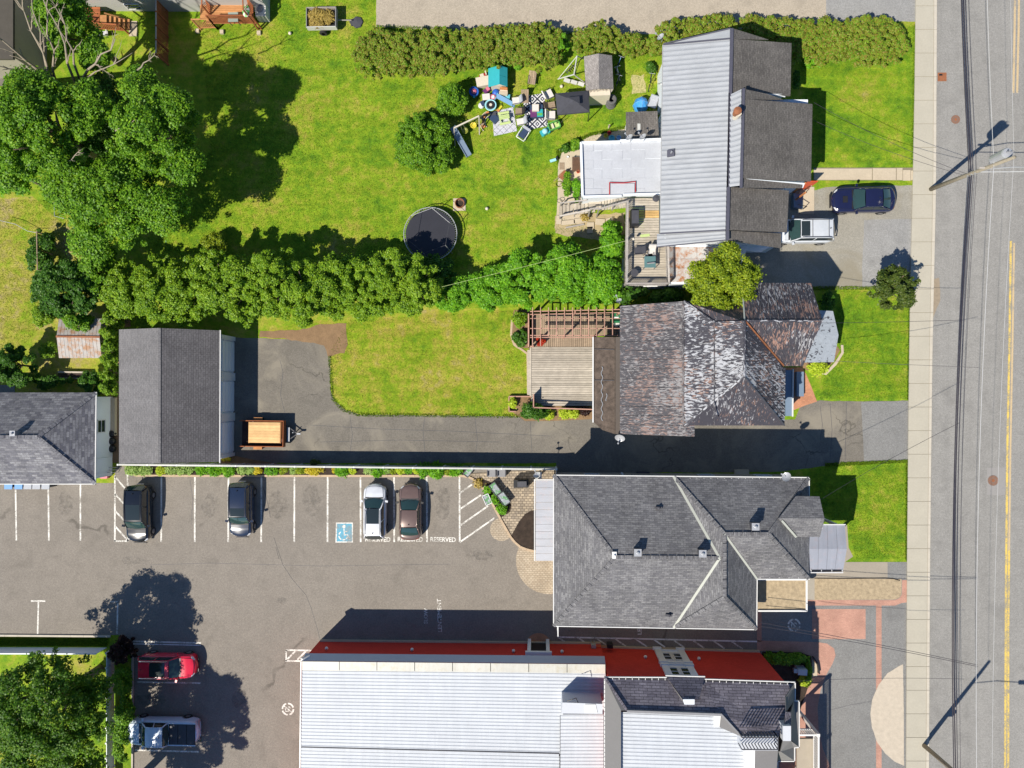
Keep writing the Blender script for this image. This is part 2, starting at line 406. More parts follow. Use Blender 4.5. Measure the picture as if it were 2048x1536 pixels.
M['roofFw'] = plain('plain_grey_membrane', (.165, .16, .16), .85, .06, 1, bump=.2)
M['shedsh'] = shingle('weathered_shed_shingle', (.30, .275, .26), (.23, .21, .20), .22, .12, .6)
M['metalB'] = metalroof('galvanised_corrugated_roof', (.285, .30, .325), rough=.55)
M['metalF'] = metalroof('white_corrugated_roof', (.46, .485, .52), rough=.6, var=.05)
M['fasciaF'] = metalroof('stained_white_coping', (.50, .49, .44), stain=(.40, .34, .2), st=.5)
M['bluecoping'] = plain('pale_cornice', (.48, .50, .54), .5, .05, 1)
M['panel'] = metalroof('grey_porch_metal', (.27, .285, .33), stain=(.38, .26, .25), st=.35)
M['ridgecap'] = plain('dark_ridge_cap', (.075, .075, .10), .5, .15, 2)
M['flash'] = plain('pale_valley_flashing', (.42, .43, .38), .5, .08, 2)
M['old1'] = flaky('flaking_roof_grey', wf=.035, rf=.015, rust=(.19, .125, .105), white=(.29, .28, .285), dark=(.050, .048, .055), sx=4.2, sy=1.9)
M['old2'] = flaky('flaking_roof_white', wf=.048, rf=-.02, dark=(.036, .035, .045), white=(.44, .45, .48), rust=(.2, .12, .09), sx=3.0, sy=1.5)
M['old3'] = flaky('flaking_roof_dark', wf=-.03, rf=-.035, dark=(.036, .034, .043), white=(.38, .38, .4), rust=(.2, .12, .09), sx=3.6, sy=1.6)
M['old4'] = flaky('flaking_roof_rusty', wf=-.01, rf=.015, dark=(.036, .034, .043), white=(.38, .38, .4), rust=(.22, .13, .10), sx=3.4, sy=1.5)
M['old5'] = flaky('flaking_bay_roof_pale', dark=(.04, .04, .05), white=(.38, .42, .47), wf=.17, rf=-.1, sx=2, sy=2)
M['roll'] = plain('brown_rolled_roofing', (.092, .070, .056), .9, .75, 2.6, bump=1.0)
M['membrane'] = plain('white_membrane', (.43, .445, .475), .6, .10, 1.1)
M['rustflat'] = metalroof('rusty_flat_roof', (.44, .43, .42), stain=(.33, .13, .045), st=1.0, rough=.7)
M['deckw'] = woodmat('weathered_deck_wood', (.40, .355, .29))
M['deckb'] = woodmat('brown_deck_wood', (.30, .225, .155))
M['deckn'] = woodmat('new_yellow_board', (.50, .32, .13))
M['fencew'] = woodmat('grey_rail_wood', (.36, .33, .30))
M['cedar'] = woodmat('orange_cedar_wood', (.46, .22, .09))
M['cedard'] = woodmat('stained_brown_wood', (.30, .10, .04))
M['pergola'] = woodmat('pink_stained_wood', (.42, .24, .18))
M['pine'] = woodmat('fresh_pine_boards', (.62, .39, .18), var=.15)
M['darkwood'] = woodmat('dark_plank', (.05, .032, .028))
M['bark'] = plain('tree_bark', (.17, .13, .09), .95, .3, 5, bump=.8)
M['deadbark'] = plain('bare_pale_branch', (.27, .23, .175), .9, .3, 5, bump=.5)
M['polewood'] = plain('weathered_pole_wood', (.27, .235, .175), .9, .3, 6, bump=.5)
M['paintw'] = paintmat('white_line_paint', (.72, .70, .65), (.25, .23, .2), .3)
M['paintworn'] = paintmat('worn_white_paint', (.72, .72, .72), (.18, .17, .16), .6)
M['painty'] = paintmat('yellow_line_paint', (.66, .47, .10), (.28, .25, .18), .2)
M['paintyw'] = paintmat('worn_yellow_paint', (.50, .38, .22), (.26, .24, .2), .75)
M['paintb'] = paintmat('blue_marking_paint', (.10, .36, .50), (.2, .25, .27), .15)
M['glass'] = NT('dark_window_glass').fin((.02, .028, .03), .06, 0, .8)
M['wglass'] = NT('car_glass').fin((.022, .05, .048), .05, 0, .9)
M['tyreg'] = plain('dusty_tyre', (.10, .10, .10), .9, .2, 8)
M['tyre'] = plain('tyre_rubber', (.022, .022, .022), .85, .2, 8)
M['rim'] = plain('alloy_rim', (.38, .38, .40), .3, .1, 8, metal=.7)
M['chrome'] = NT('chrome_trim').fin((.6, .6, .62), .15, 1.0)
M['lampred'] = NT('tail_lamp_red').fin((.30, .015, .015), .15)
M['lampw'] = NT('head_lamp_clear').fin((.55, .57, .6), .1)
for k_, c_ in dict(red=(.42, .03, .03), blue=(.02, .10, .42), teal=(.03, .33, .37), cyan=(.10, .42, .52), lime=(.45, .55, .22), yellow=(.60, .50, .04),
                   pink=(.60, .16, .22), navy=(.03, .05, .10), cream=(.58, .52, .42), cushion=(.60, .57, .53), orange=(.52, .20, .07), green=(.10, .36, .08),
                   brown=(.13, .07, .04), purple=(.12, .03, .12), lightblue=(.22, .42, .66), dkgreen=(.015, .15, .06), tentblue=(.05, .27, .62), steelblue=(.16, .22, .30),
                   orred=(.55, .07, .02), olive=(.20, .22, .03), palecyan=(.30, .60, .66), binblue=(.16, .32, .60), bingrey=(.36, .38, .42)).items():
    M[k_] = plain(k_+'_plastic', c_, .5, .1, 5)
M['leaf_maple'] = leafmat('maple_leaf', [(.02, .07, .004), (.075, .20, .008), (.18, .36, .014), (.33, .50, .03)])
M['leaf_yel'] = leafmat('yellow_green_leaf', [(.035, .085, .005), (.14, .22, .010), (.30, .38, .016), (.50, .54, .04)])
M['leaf_bright'] = leafmat('bright_leaf', [(.03, .11, .005), (.09, .27, .008), (.18, .42, .015), (.30, .50, .02)])
M['leaf_cedar'] = leafmat('cedar_leaf', [(.03, .09, .004), (.12, .25, .010), (.24, .39, .016), (.38, .50, .04)])
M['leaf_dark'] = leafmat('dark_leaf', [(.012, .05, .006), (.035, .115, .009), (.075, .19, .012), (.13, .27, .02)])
M['leaf_hedge'] = leafmat('red_tipped_hedge_leaf', [(.03, .10, .006), (.10, .27, .014), (.22, .34, .02), (.28, .20, .045), (.16, .33, .02), (.28, .44, .04)])
M['leaf_olive'] = leafmat('olive_leaf', [(.012, .03, .008), (.05, .09, .012), (.10, .14, .02), (.15, .19, .04)])
M['leaf_deep'] = leafmat('deep_green_leaf', [(.012, .045, .004), (.045, .13, .006), (.10, .22, .010), (.27, .38, .03)])
M['leaf_burg'] = leafmat('burgundy_leaf', [(.008, .004, .004), (.03, .010, .008), (.05, .018, .012)])
M['leaf_lime'] = leafmat('chartreuse_leaf', [(.24, .38, .015), (.42, .54, .03), (.56, .62, .06)])
M['leaf_pale'] = leafmat('pale_green_leaf', [(.20, .36, .07), (.28, .42, .10), (.45, .55, .22)])
M['leaf_gold'] = leafmat('golden_leaf', [(.30, .22, .01), (.55, .48, .02), (.65, .55, .05)])
M['leaf_red'] = leafmat('red_flower_petal', [(.25, .01, .01), (.45, .03, .01), (.55, .12, .02)])
M['brush'] = leafmat('dry_brush', [(.22, .15, .05), (.42, .32, .08), (.55, .44, .14)])
# ---------------------------------------------------------------- ground, roads, pavements
def sheet(name, pts, z, mat, rough=0, parent=None, kind='structure', label=None):
    q = PL(pts)
    if rough: q = grow(q, .3, rough, seed=len(name))
    q = [Vector((p.x, p.y, z)) for p in q]
    if sum(q[i].x*q[(i+1) % len(q)].y-q[(i+1) % len(q)].x*q[i].y for i in range(len(q))) < 0: q = q[::-1]
    m = MB(); m.sheet(q); o = m.build(name, mat, parent)
    if parent is None: tag(o, kind=kind)
    if label: o['label'] = label
    return o
g = MB(); g.face([(-900, -900, 0), (900, -900, 0), (900, 900, 0), (-900, 900, 0)]); ground = tag(g.build('ground', M['lawn']), kind='structure')
sheet('lawn', [(520, 664), (600, 645), (870, 618), (1030, 615), (1060, 690), (1060, 836), (720, 832), (690, 823), (665, 802), (659, 705), (560, 700), (440, 684), (440, 650)], .003, M['lawn_mid'])
sheet('lawn', [(-700, 392), (60, 396), (120, 440), (160, 470), (200, 540), (215, 640), (200, 700), (225, 790), (-700, 800)], .003, M['lawn_dry'], .15)
sheet('lawn', [(1560, 30), (1840, 30), (1832, 380), (1560, 380)], .003, M['lawn_front'])
sheet('lawn', [(1480, 574), (1830, 576), (1822, 806), (1560, 815)], .003, M['lawn_front'])
sheet('lawn', [(1540, 922), (1822, 918), (1820, 1126), (1700, 1124), (1540, 1100)], .003, M['lawn_front'])
park = sheet('parking_lot', [(-900, 966), (228, 966), (232, 932), (1113, 940), (1113, 1252), (1516, 1258), (1516, 1720), (265, 1720), (263, 1300), (240, 1270), (-900, 1266)], .006, M['park'])
sheet('driveway', [(441, 674), (600, 679), (652, 690), (660, 706), (661, 780), (668, 800), (690, 820), (720, 829), (1055, 833), (1185, 838), (1240, 852), (1590, 838), (1600, 812), (1622, 804), (1640, 801), (1720, 803), (1822, 801), (1820, 921), (1700, 925), (1656, 931), (1560, 944), (1113, 946), (1113, 926), (441, 926)], .008, M['drive'], .035)
sheet('driveway', [(1722, 804), (1819, 802), (1818, 920), (1728, 924)], .0115, M['plaza'], .02)
sheet('lane', [(755, -500), (1652, -500), (1652, 44), (1600, 56), (1300, 68), (1150, 68), (860, 60), (752, 54)], .006, M['tan_road'], .05)
sheet('lane', [(1652, -500), (1838, -500), (1832, 43), (1652, 43)], .007, M['grey_lane'], .02)
gd = sheet('driveway', [(1480, 376), (1625, 381), (1658, 374), (1690, 371), (1740, 372), (1830, 371), (1824, 577), (1480, 578)], .006, M['gravel_drive'], .06)
sheet('driveway', [(1728, 440), (1829, 437), (1824, 575), (1724, 575)], .0095, M['grey_lane'], .04)
sheet('bare_ground', [(598, 660), (640, 650), (690, 646), (694, 680), (690, 705), (655, 712), (650, 692), (590, 680), (520, 676), (520, 662)], .012, M['soil'], .12)
sheet('bare_ground', [(1110, 430), (1250, 425), (1250, 470), (1200, 480), (1112, 468)], .006, plain('dry_bare_soil', (.36, .29, .17), .95, .3, 2, bump=.6), .15)
sheet('bare_ground', [(1262, 150), (1290, 148), (1292, 185), (1264, 188)], .006, plain('thin_dry_grass', (.40, .36, .16), .95, .3, 6, bump=.6), .15)
sheet('plaza', [(1516, 1130), (1690, 1124), (1820, 1124), (1820, 1720), (1516, 1720)], .0075, M['plaza'])
sheet('paved_path', [(1690, 1124), (1775, 1124), (1775, 1157), (1613, 1160), (1613, 1120), (1640, 1050), (1694, 1050), (1697, 1095), (1706, 1113)], .0115, plain('warm_concrete', (.30, .265, .215), .9, .1, 1), 0)
sheet('paved_path', [(1613, 1158), (1629, 1158), (1629, 1200), (1613, 1200)], .014, plain('warm_concrete_b', (.33, .30, .25), .9, .1, 1), 0)
sheet('gravel_bed', [(1629, 1157), (1803, 1158), (1803, 1188), (1799, 1195), (1790, 1199), (1629, 1200)], .016, M['gravel'])
bp = sheet('brick_paving', [(1614, 1199), (1629, 1200), (1790, 1200), (1799, 1196), (1804, 1188), (1804, 1160), (1817, 1160), (1817, 1204), (1803, 1206), (1790, 1211), (1614, 1211)], .014, M['brickpave'])
sheet('brick_paving', [(1752, 1211), (1763, 1211), (1763, 1720), (1752, 1720)], .014, M['brickpave'])
sheet('brick_paving', [(1624, 1218), (1731, 1218), (1731, 1278), (1624, 1278)], .014, M['brickpave'])
sheet('brick_paving', [(1514, 1281), (1634, 1284), (1654, 1287), (1668, 1297), (1671, 1311), (1665, 1327), (1652, 1350), (1641, 1380), (1635, 1415), (1637, 1458), (1645, 1495), (1665, 1545), (1700, 1600), (1560, 1600), (1560, 1302), (1514, 1302)], .014, M['brickpave'])
sheet('brick_paving', [(1514, 1222), (1523, 1222), (1523, 1283), (1514, 1283)], .014, M['brickpave'])
sheet('cobble_apron', [(1806, 1328), (1798, 1332), (1775, 1346), (1757, 1370), (1744, 1400), (1741, 1428), (1744, 1455), (1754, 1484), (1770, 1507), (1790, 1524), (1808, 1531)], .018, M['palegravel'], .02)
sheet('paved_path', [(1254, 254), (1215, 262), (1175, 272), (1142, 287), (1122, 305), (1116, 330), (1115, 400), (1112, 448), (1168, 448), (1168, 290), (1300, 290), (1300, 254)], .010, M['conc2'], .02)
sheet('paved_path', [(1604, 374), (1628, 374), (1628, 428), (1600, 428), (1590, 400)], .05, M['conc2'])
sheet('brick_paving', [(1560, 735), (1604, 735), (1612, 748), (1622, 772), (1634, 803), (1610, 811), (1588, 820), (1560, 820)], .014, M['brickpave2'])
sheet('patio', [(935, 947), (1113, 938), (1113, 1105), (1068, 1100), (1040, 1092), (1025, 1078), (1000, 1030), (975, 985), (960, 965), (945, 955)], .05, M['pavers'])
def circ(cx, cy, r, a0=0, a1=360, n=28): return [(cx+r*math.cos(math.radians(a0+(a1-a0)*i/n)), cy-r*math.sin(math.radians(a0+(a1-a0)*i/n))) for i in range(n+(a1-a0 < 360))]
sheet('paved_circle', circ(1003, 1059, 23), .012, M['pavers2'])
sheet('paved_circle', circ(1098, 1122, 66, 120, 300)+[(1115, 1100)], .012, M['pavers2'])
sheet('brick_step', circ(1077, 1292, 26, 0, 180), .03, M['brickpave2'])
bed = sheet('flower_bed', [(256, 931), (262, 943), (276, 949), (930, 950), (938, 945), (938, 933)], .06, M['mulch'])
sheet('flower_bed', [(945, 957), (962, 956), (980, 964), (1000, 980), (1016, 997), (1023, 1010), (1020, 1024), (1000, 1036), (985, 1008), (972, 980), (958, 963)], .07, M['mulch'])
sheet('flower_bed', [(1075, 1020), (1062, 1021), (1050, 1028), (1038, 1043), (1022, 1072), (1040, 1089), (1058, 1097), (1090, 1098), (1090, 1020)], .07, M['mulch'])
sheet('flower_bed', [(1524, 1303), (1600, 1304), (1622, 1312), (1624, 1350), (1600, 1420), (1560, 1420), (1520, 1330)], .05, M['mulch'])
sheet('flower_bed', [(1028, 620), (1060, 620), (1060, 697), (1040, 695), (1028, 690), (1022, 670), (1024, 640)], .03, M['soil'])
sheet('flower_bed', [(1020, 795), (1060, 793), (1190, 815), (1190, 838), (1100, 842), (1050, 842), (1022, 822)], .03, M['soil'])
sheet('flower_bed', [(1600, 735), (1604, 735), (1630, 752), (1648, 742), (1668, 722), (1680, 700), (1672, 690), (1600, 700)], .03, M['soil'])
sheet('paved_path', [(1640, 748), (1650, 745), (1668, 726), (1682, 705), (1681, 690), (1686, 690), (1687, 706), (1672, 730), (1652, 750)], .06, M['conc2'])
sheet('bare_ground', [(232, 640), (262, 640), (262, 655), (240, 655), (238, 926), (225, 926)], .008, M['soil'], .05)
sheet('flower_bed', [(440, 905), (500, 918), (560, 928), (440, 928)], .03, M['soil'])
sheet('paved_path', [(-300, 770), (30, 770), (30, 790), (-300, 790)], .02, M['plaza'])
# sidewalk: base, slabs one by one, kerb stones one by one
def itp(tab, y):
    for (y0, x0), (y1, x1) in zip(tab, tab[1:]):
        if y <= y1: return x0+(x1-x0)*(y-y0)/(y1-y0)
    return tab[-1][1]
SWL = [(-900, 1836), (0, 1832), (170, 1830), (380, 1826), (580, 1821), (800, 1818), (1100, 1815), (1536, 1813), (2200, 1811)]
SWR = [(-900, 1872), (0, 1868), (380, 1866), (700, 1859), (950, 1857), (1150, 1855), (1536, 1852), (2200, 1848)]
KR = [(-900, 1878), (0, 1874), (380, 1872), (700, 1865), (950, 1862), (1150, 1860), (1536, 1858), (2200, 1854)]
ys = [-900+50*i for i in range(62)]
q = [P(itp(SWL, y)+.6, y, .10) for y in ys]+[P(itp(KR, y)-.6, y, .10) for y in ys[::-1]]
sw = tag(B1('prism', q, 0.0).build('sidewalk', plain('joint_sand', (.27, .24, .18), .95, .2, 6)), kind='structure')
y = 814-47.2*22; k = 0
while y < 1700:
    j = .45; h = .122+random.uniform(-.004, .004); y1 = y+47.2
    q = [P(itp(SWL, y+j)-.3, y+j, h), P(itp(SWR, y+j)-j, y+j, h), P(itp(SWR, y1-j)-j, y1-j, h), P(itp(SWL, y1-j)-.3, y1-j, h)]
    o = B1('prism', q, .05).build('slab', M['conc'], sw)
    yy = y
    q = [P(itp(SWR, yy)+.4, yy+.4, .128), P(itp(KR, yy), yy+.4, .128), P(itp(KR, y1), y1-.4, .128), P(itp(SWR, y1)+.4, y1-.4, .128)]
    B1('prism', q, .0).build('kerb_stone', M['kerb'], sw)
    y = y1
road = sheet('road', [(1870, -900), (2190, -900), (2175, 2200), (1852, 2200)], .004, M['road'])
sheet('road_patch', [(1974, 935), (2010, 935), (2010, 990), (1974, 990)], .0085, plain('paler_asphalt', (.26, .25, .24), .9, .1, 6), parent=road)
sheet('road_patch', [(1864, 560), (1878, 555), (1880, 600), (1865, 640)], .0085, plain('tan_repair', (.27, .22, .16), .95, .2, 5), .04, parent=road)
def stroke(name, pts, wpx, mat, parent, z=.013, label=None):
    m = MB(); m.strip([Vector((p.x, p.y, z)) for p in PL(pts)], wpx/25.0); o = m.build(name, mat, parent)
    if label: o['label'] = label
    return o
stroke('centre_line', [(2034, -300), (2029, 60), (2026.5, 186)], 4, M['paintyw'], road)
stroke('centre_line', [(2041, -300), (2037, 60), (2034, 186)], 4, M['paintyw'], road)
stroke('centre_line', [(2021.5, 482), (2018.5, 700), (2014.5, 900), (2012, 1152), (2010, 1536), (2009, 1900)], 4.2, M['painty'], road)
stroke('centre_line', [(2028, 486), (2024.5, 700), (2020.5, 900), (2018, 1100)], 3.6, M['paintyw'], road)
stroke('centre_line', [(2018, 1100), (2016.5, 1250), (2016, 1900)], 4.0, M['painty'], road)
for pts in ([(31, 960), (33, 1081)], [(96.5, 960), (98, 1081)], [(161, 960), (161, 1081)], [(230, 951), (230, 1083)], [(228, 1082), (257, 1082)], [(255, 930), (256, 1083)],
            [(230, 953), (256, 984)], [(230, 988), (255, 1015)], [(231, 1022), (254, 1047)], [(231, 1053), (257, 1082)]):
    stroke('parking_line', pts, 3.4, M['paintw'], park)
for x in (323, 390, 457, 523, 589, 655.5, 721, 788, 853.5, 919): stroke('parking_line', [(x, 953), (x-.5 if x < 700 else x+.5, 1084)], 3.4, M['paintw'], park)
for pts in ([(920, 986), (944, 969)], [(920, 1018), (962, 990)], [(920, 1051), (976, 1012)], [(920, 1084), (989, 1036)], [(62, 1202), (91, 1202)], [(77, 1204), (75.5, 1268)],
            [(220, 1203.5), (236, 1203.5)], [(235.5, 1204), (234.5, 1268)], [(266, 1282.5), (402, 1286)], [(275, 1364), (401, 1366)], [(270, 1500), (398, 1503.5)],
            [(571, 1300), (626, 1301)], [(572.5, 1300), (572.5, 1322)], [(571, 1321.5), (604, 1322)], [(575, 1318), (591, 1302)], [(595, 1319), (612, 1302)]):
    stroke('parking_line', pts, 3.2, M['paintw'], park)
stroke('parking_line', [(266, 1287.5), (402, 1290.5)], 2.0, M['paintworn'], park)
stroke('hatch_line', [(1115, 1274), (1300, 1278), (1514, 1283)], 3.0, M['paintworn'], park)
for x in (1117, 1157, 1193, 1230, 1272, 1308, 1347, 1386, 1427, 1463): stroke('hatch_line', [(x, 1275+(x-1117)*.022), (x+22, 1290+(x-1117)*.022)], 3.0, M['paintworn' if x % 4 == 0 else 'paintw'], park)
def word(txt, px, py, hpx, wpx, rz, mat):
    c = bpy.data.curves.new('painted_word', 'FONT'); c.body = txt; c.align_x = 'CENTER'; c.align_y = 'CENTER'; c.size = 1; c.offset = .022
    o = bpy.data.objects.new('painted_word', c); COL.objects.link(o); bpy.context.view_layer.update()
    dx, dy = o.dimensions.x, o.dimensions.y
    me = bpy.data.meshes.new_from_object(o.evaluated_get(bpy.context.evaluated_depsgraph_get())); bpy.data.objects.remove(o)
    p = P(px, py); R_ = Matrix.Rotation(rz, 4, 'Z'); S_ = Matrix.Diagonal((wpx/25/dx, hpx/25/dy, 1, 1))
    me.transform(Matrix.Translation((p.x, p.y, .0145)) @ R_ @ S_)
    # cut into stencil letters' mesh, keep as one painted word
    me.materials.clear(); me.materials.append(mat)
    me.transform(Matrix.Translation(-ORG[park.name]))
    o = bpy.data.objects.new('painted_word', me); COL.objects.link(o); o.parent = park; o['label'] = 'white stencilled word '+txt
    return o
word('RESERVED', 755.5, 1079, 9.5, 51, -.01, M['paintw']); word('RESERVED', 820.5, 1079, 9.5, 51, -.01, M['paintw']); word('RESERVED', 886, 1079.5, 9.5, 51, -.01, M['paintw'])
word('SLOW', 852, 1232, 7.5, 31, math.pi/2, M['paintw']); word('LENTEMENT', 879.5, 1231, 8, 66, math.pi/2+.03, M['paintw']); word('LENTEMENT', 1279.5, 1236, 8, 66, math.pi/2, M['paintworn'])
def flatpoly(m, pts, z): m.sheet([Vector((p.x, p.y, z)) for p in PL(pts)])
# wheelchair bay marking
m = MB(); flatpoly(m, [(671, 1085), (706, 1085), (706, 1045), (672, 1045)], .013); hb = m.build('bay_marking', M['paintw'], park); hb['label'] = 'blue square with a white wheelchair symbol'
m = MB(); flatpoly(m, [(673.3, 1082.8), (703.8, 1082.8), (703.8, 1047.3), (674, 1047.3)], .016); m.build('blue_square', M['paintb'], hb)
m = MB(); flatpoly(m, circ(688, 1053, 3.3), .019)
for seg in ([(688, 1057), (688.6, 1066), (689, 1071)], [(688.5, 1063), (695, 1063)], [(689, 1069.5), (695.5, 1069.5), (699, 1078)], [(698, 1078.5), (702, 1077)]):
    m.strip([Vector((p.x, p.y, .019)) for p in PL(seg)], .075)
for a0, a1 in ((125, 165), (185, 245), (262, 300), (312, 345)):
    m.strip([Vector((p.x, p.y, .019)) for p in PL(circ(686.5, 1071, 8.6, a0, a1, 8))], .085)
m.build('wheelchair_symbol', M['paintw'], hb)
def nopark(px, py, par, rz=0.0):
    m = MB(); c = P(px, py)
    def L2(pts): return [Vector((c.x+(x*math.cos(rz)-y_*math.sin(rz)), c.y+(x*math.sin(rz)+y_*math.cos(rz)), .0155)) for x, y_ in pts]
    for a0 in (8, 98, 188, 278):
        m.strip(L2([(.45*math.cos(math.radians(a0+i*10.5)), .45*math.sin(math.radians(a0+i*10.5))) for i in range(8)]), .13)
    m.strip(L2([(-.26, .28), (.26, -.28)]), .10); m.strip(L2([(-.2, .1), (-.2, -.16), (.06, -.17)]), .075); m.strip(L2([(.02, .16), (.14, .16), (.2, .04)]), .075)
    m.strip(L2([(.12, -.17), (.24, -.17)]), .05)
    o = m.build('no_parking_symbol', M['paintw'], par); o['label'] = 'white stencilled ring with a diagonal bar'
nopark(576, 1418, park, .15); nopark(1588, 1250, park, 0.0)
def cover(px, py, r, label, sq=False):
    p = P(px, py); m = MB()
    if sq:
        m.box(p.x-r, p.x+r, p.y-r, p.y+r, 0.004, .02); o = m.build('drain_grate', M['rust']); tag(o, label, 'drain')
        m = MB(); m.box(p.x-r*.7, p.x+.02, p.y+.1, p.y+r*.7, .02, .026); m.build('opening', M['black'], o)
    else:
        m.lathe([(r, .004), (r, .02), (r*.97, .024)], 24, (p.x, p.y, 0)); o = m.build('manhole_cover', M['mhole'])
        tag(o, label, 'manhole')
        m = MB()
        for i in range(12):
            a = i*math.pi/6; m.obox((p.x+math.cos(a)*r*.72, p.y+math.sin(a)*r*.72, .026), (.1, .04, .008), a)
        m.lathe([(r*.3, .02), (r*.3, .03)], 14, (p.x, p.y, 0)); tag(m.build('raised_pattern', M['rust'], o), kind='stuff')
cover(1911, 239, .35, 'reddish round manhole cover in the near lane beside the lawn')
cover(1986, 961, .41, 'brown round manhole cover in a paler square beside the yellow line')
cover(1884, 154, .34, 'rusty square storm drain against the kerb', True)
def kerb(pts, wd, hg, mat, seg=1.1, parent=None, name='kerb', lab=None):
    q = PL(pts); L = [0]
    for a, b in zip(q, q[1:]): L.append(L[-1]+(b-a).length)
    def at(t):
        for i in range(len(L)-1):
            if t <= L[i+1] or i == len(L)-2: return q[i].lerp(q[i+1], min(1, max(0, (t-L[i])/(L[i+1]-L[i]))))
    n = max(1, round(L[-1]/seg)); m0 = MB(); m0.strip([Vector((p.x, p.y, hg*.5)) for p in q], wd*.85)
    base = m0.build(name, mat); tag(base, kind='structure')
    if lab: base['label'] = lab
    for i in range(n):
        a, b = at(L[-1]*i/n+.008), at(L[-1]*(i+1)/n-.008); m = MB()
        mid = at(L[-1]*(i+.5)/n)
        h = hg+random.uniform(-.004, .004)
        for s0, s1 in ((a, mid), (mid, b)): m.beam((s0.x, s0.y, h/2), (s1.x, s1.y, h/2), wd, h)
        m.build('kerb_stone', mat, base)
kerb([(256, 932), (260, 942), (272, 951), (400, 951.5), (930, 951.5), (945, 956), (960, 967), (975, 988), (1000, 1036), (1025, 1080), (1040, 1093), (1060, 1101), (1080, 1102)], .17, .13, M['tankerb'])
kerb([(-300, 1268), (222, 1272)], .15, .12, M['kerb'])
kerb([(266, 1292), (266, 1450), (265, 1640)], .13, .12, M['kerb'])
kerb([(1024, 640), (1022, 670), (1028, 690), (1045, 700), (1055, 708), (1056, 790)], .16, .05, M['tankerb'])
kerb([(1624, 1312), (1633, 1325), (1636, 1345)], .08, .35, M['black'], .6)
# grown tan slab beside the plaza bed, walk slabs in front of the metal roofed house
fw = sheet('footpath', [(1627, 335.5), (1829, 335.5), (1829, 361), (1627, 361)], .03, plain('walk_joint', (.2, .17, .12), .9))
for a, b, y0, y1 in ((1628, 1744, 337, 359.5), (1745.5, 1792, 336.5, 360), (1793.5, 1805, 336, 360), (1806, 1821, 340, 361), (1822, 1829, 341, 360)):
    B1('prism', PL([(a, y0), (b, y0), (b, y1), (a, y1)], .05), .0).build('slab', M['conc2'], fw)
sheet('paved_path', [(1624, 1318), (1634, 1330), (1634, 1352), (1624, 1352)], .06, M['conc2'])
# cracks in the parking lot
for pts in ([(548, 1075), (556, 1100), (566, 1130), (586, 1160), (612, 1190), (622, 1215), (636, 1262), (641, 1283)], [(527, 975), (534, 1000), (541, 1035)], [(552, 1095), (558, 1118)]):
    stroke('crack', pts, .9, M['black'], park, .0085)

STN = NT('oil_stain'); _f = STN.ramp(STN.noise(2.4, 5, .7), [(.42, 0.0), (.66, .3)]); STN.fin((.06, .055, .05), .6)
_t = STN.n('ShaderNodeBsdfTransparent'); _m = STN.n('ShaderNodeMixShader'); STN.l(_f, _m.inputs[0]); STN.l(_t.outputs[0], _m.inputs[1]); STN.l(STN.b.outputs[0], _m.inputs[2]); STN.l(_m.outputs[0], STN.out.inputs['Surface'])
for (x, y, a, b) in ((420, 1010, 16, 26), (556, 1010, 18, 30), (622, 1000, 18, 34), (886, 1010, 16, 34), (130, 1010, 14, 26), (960, 1110, 30, 12), (300, 1400, 30, 14), (560, 1200, 10, 6), (270, 1120, 26, 8), (480, 1395, 14, 18)):
    q = grow(PL([(x+a*math.cos(i*.524), y+b*math.sin(i*.524)) for i in range(12)]), .3, .22, x); m = MB(); m.sheet([Vector((p.x, p.y, .0105)) for p in q]); m.build('oil_stain', STN.mat, park)
for pts in ([(560, 720), (566, 745), (561, 790), (570, 826)], [(850, 834), (846, 860), (850, 905)], [(700, 832), (705, 870), (700, 905)], [(950, 836), (955, 880), (951, 908)], [(620, 850), (760, 858), (900, 862), (1100, 872)], [(640, 884), (800, 880), (1000, 884)], [(1660, 806), (1664, 860), (1660, 922)], [(1693, 804), (1690, 922)], [(1640, 812), (1645, 850), (1640, 880)], [(1060, 838), (1064, 905)]):
    stroke('crack', pts, .7, M['dark'], bpy.data.objects['driveway'], .0098)
for pts in ([(300, 1130), (420, 1126), (640, 1132), (900, 1128)], [(380, 960), (386, 1000), (382, 1050)], [(1760, 1220), (1757, 1300)], [(1660, 1420), (1700, 1410), (1745, 1402)]):
    stroke('crack', pts, .6, M['dark'], park, .0088)
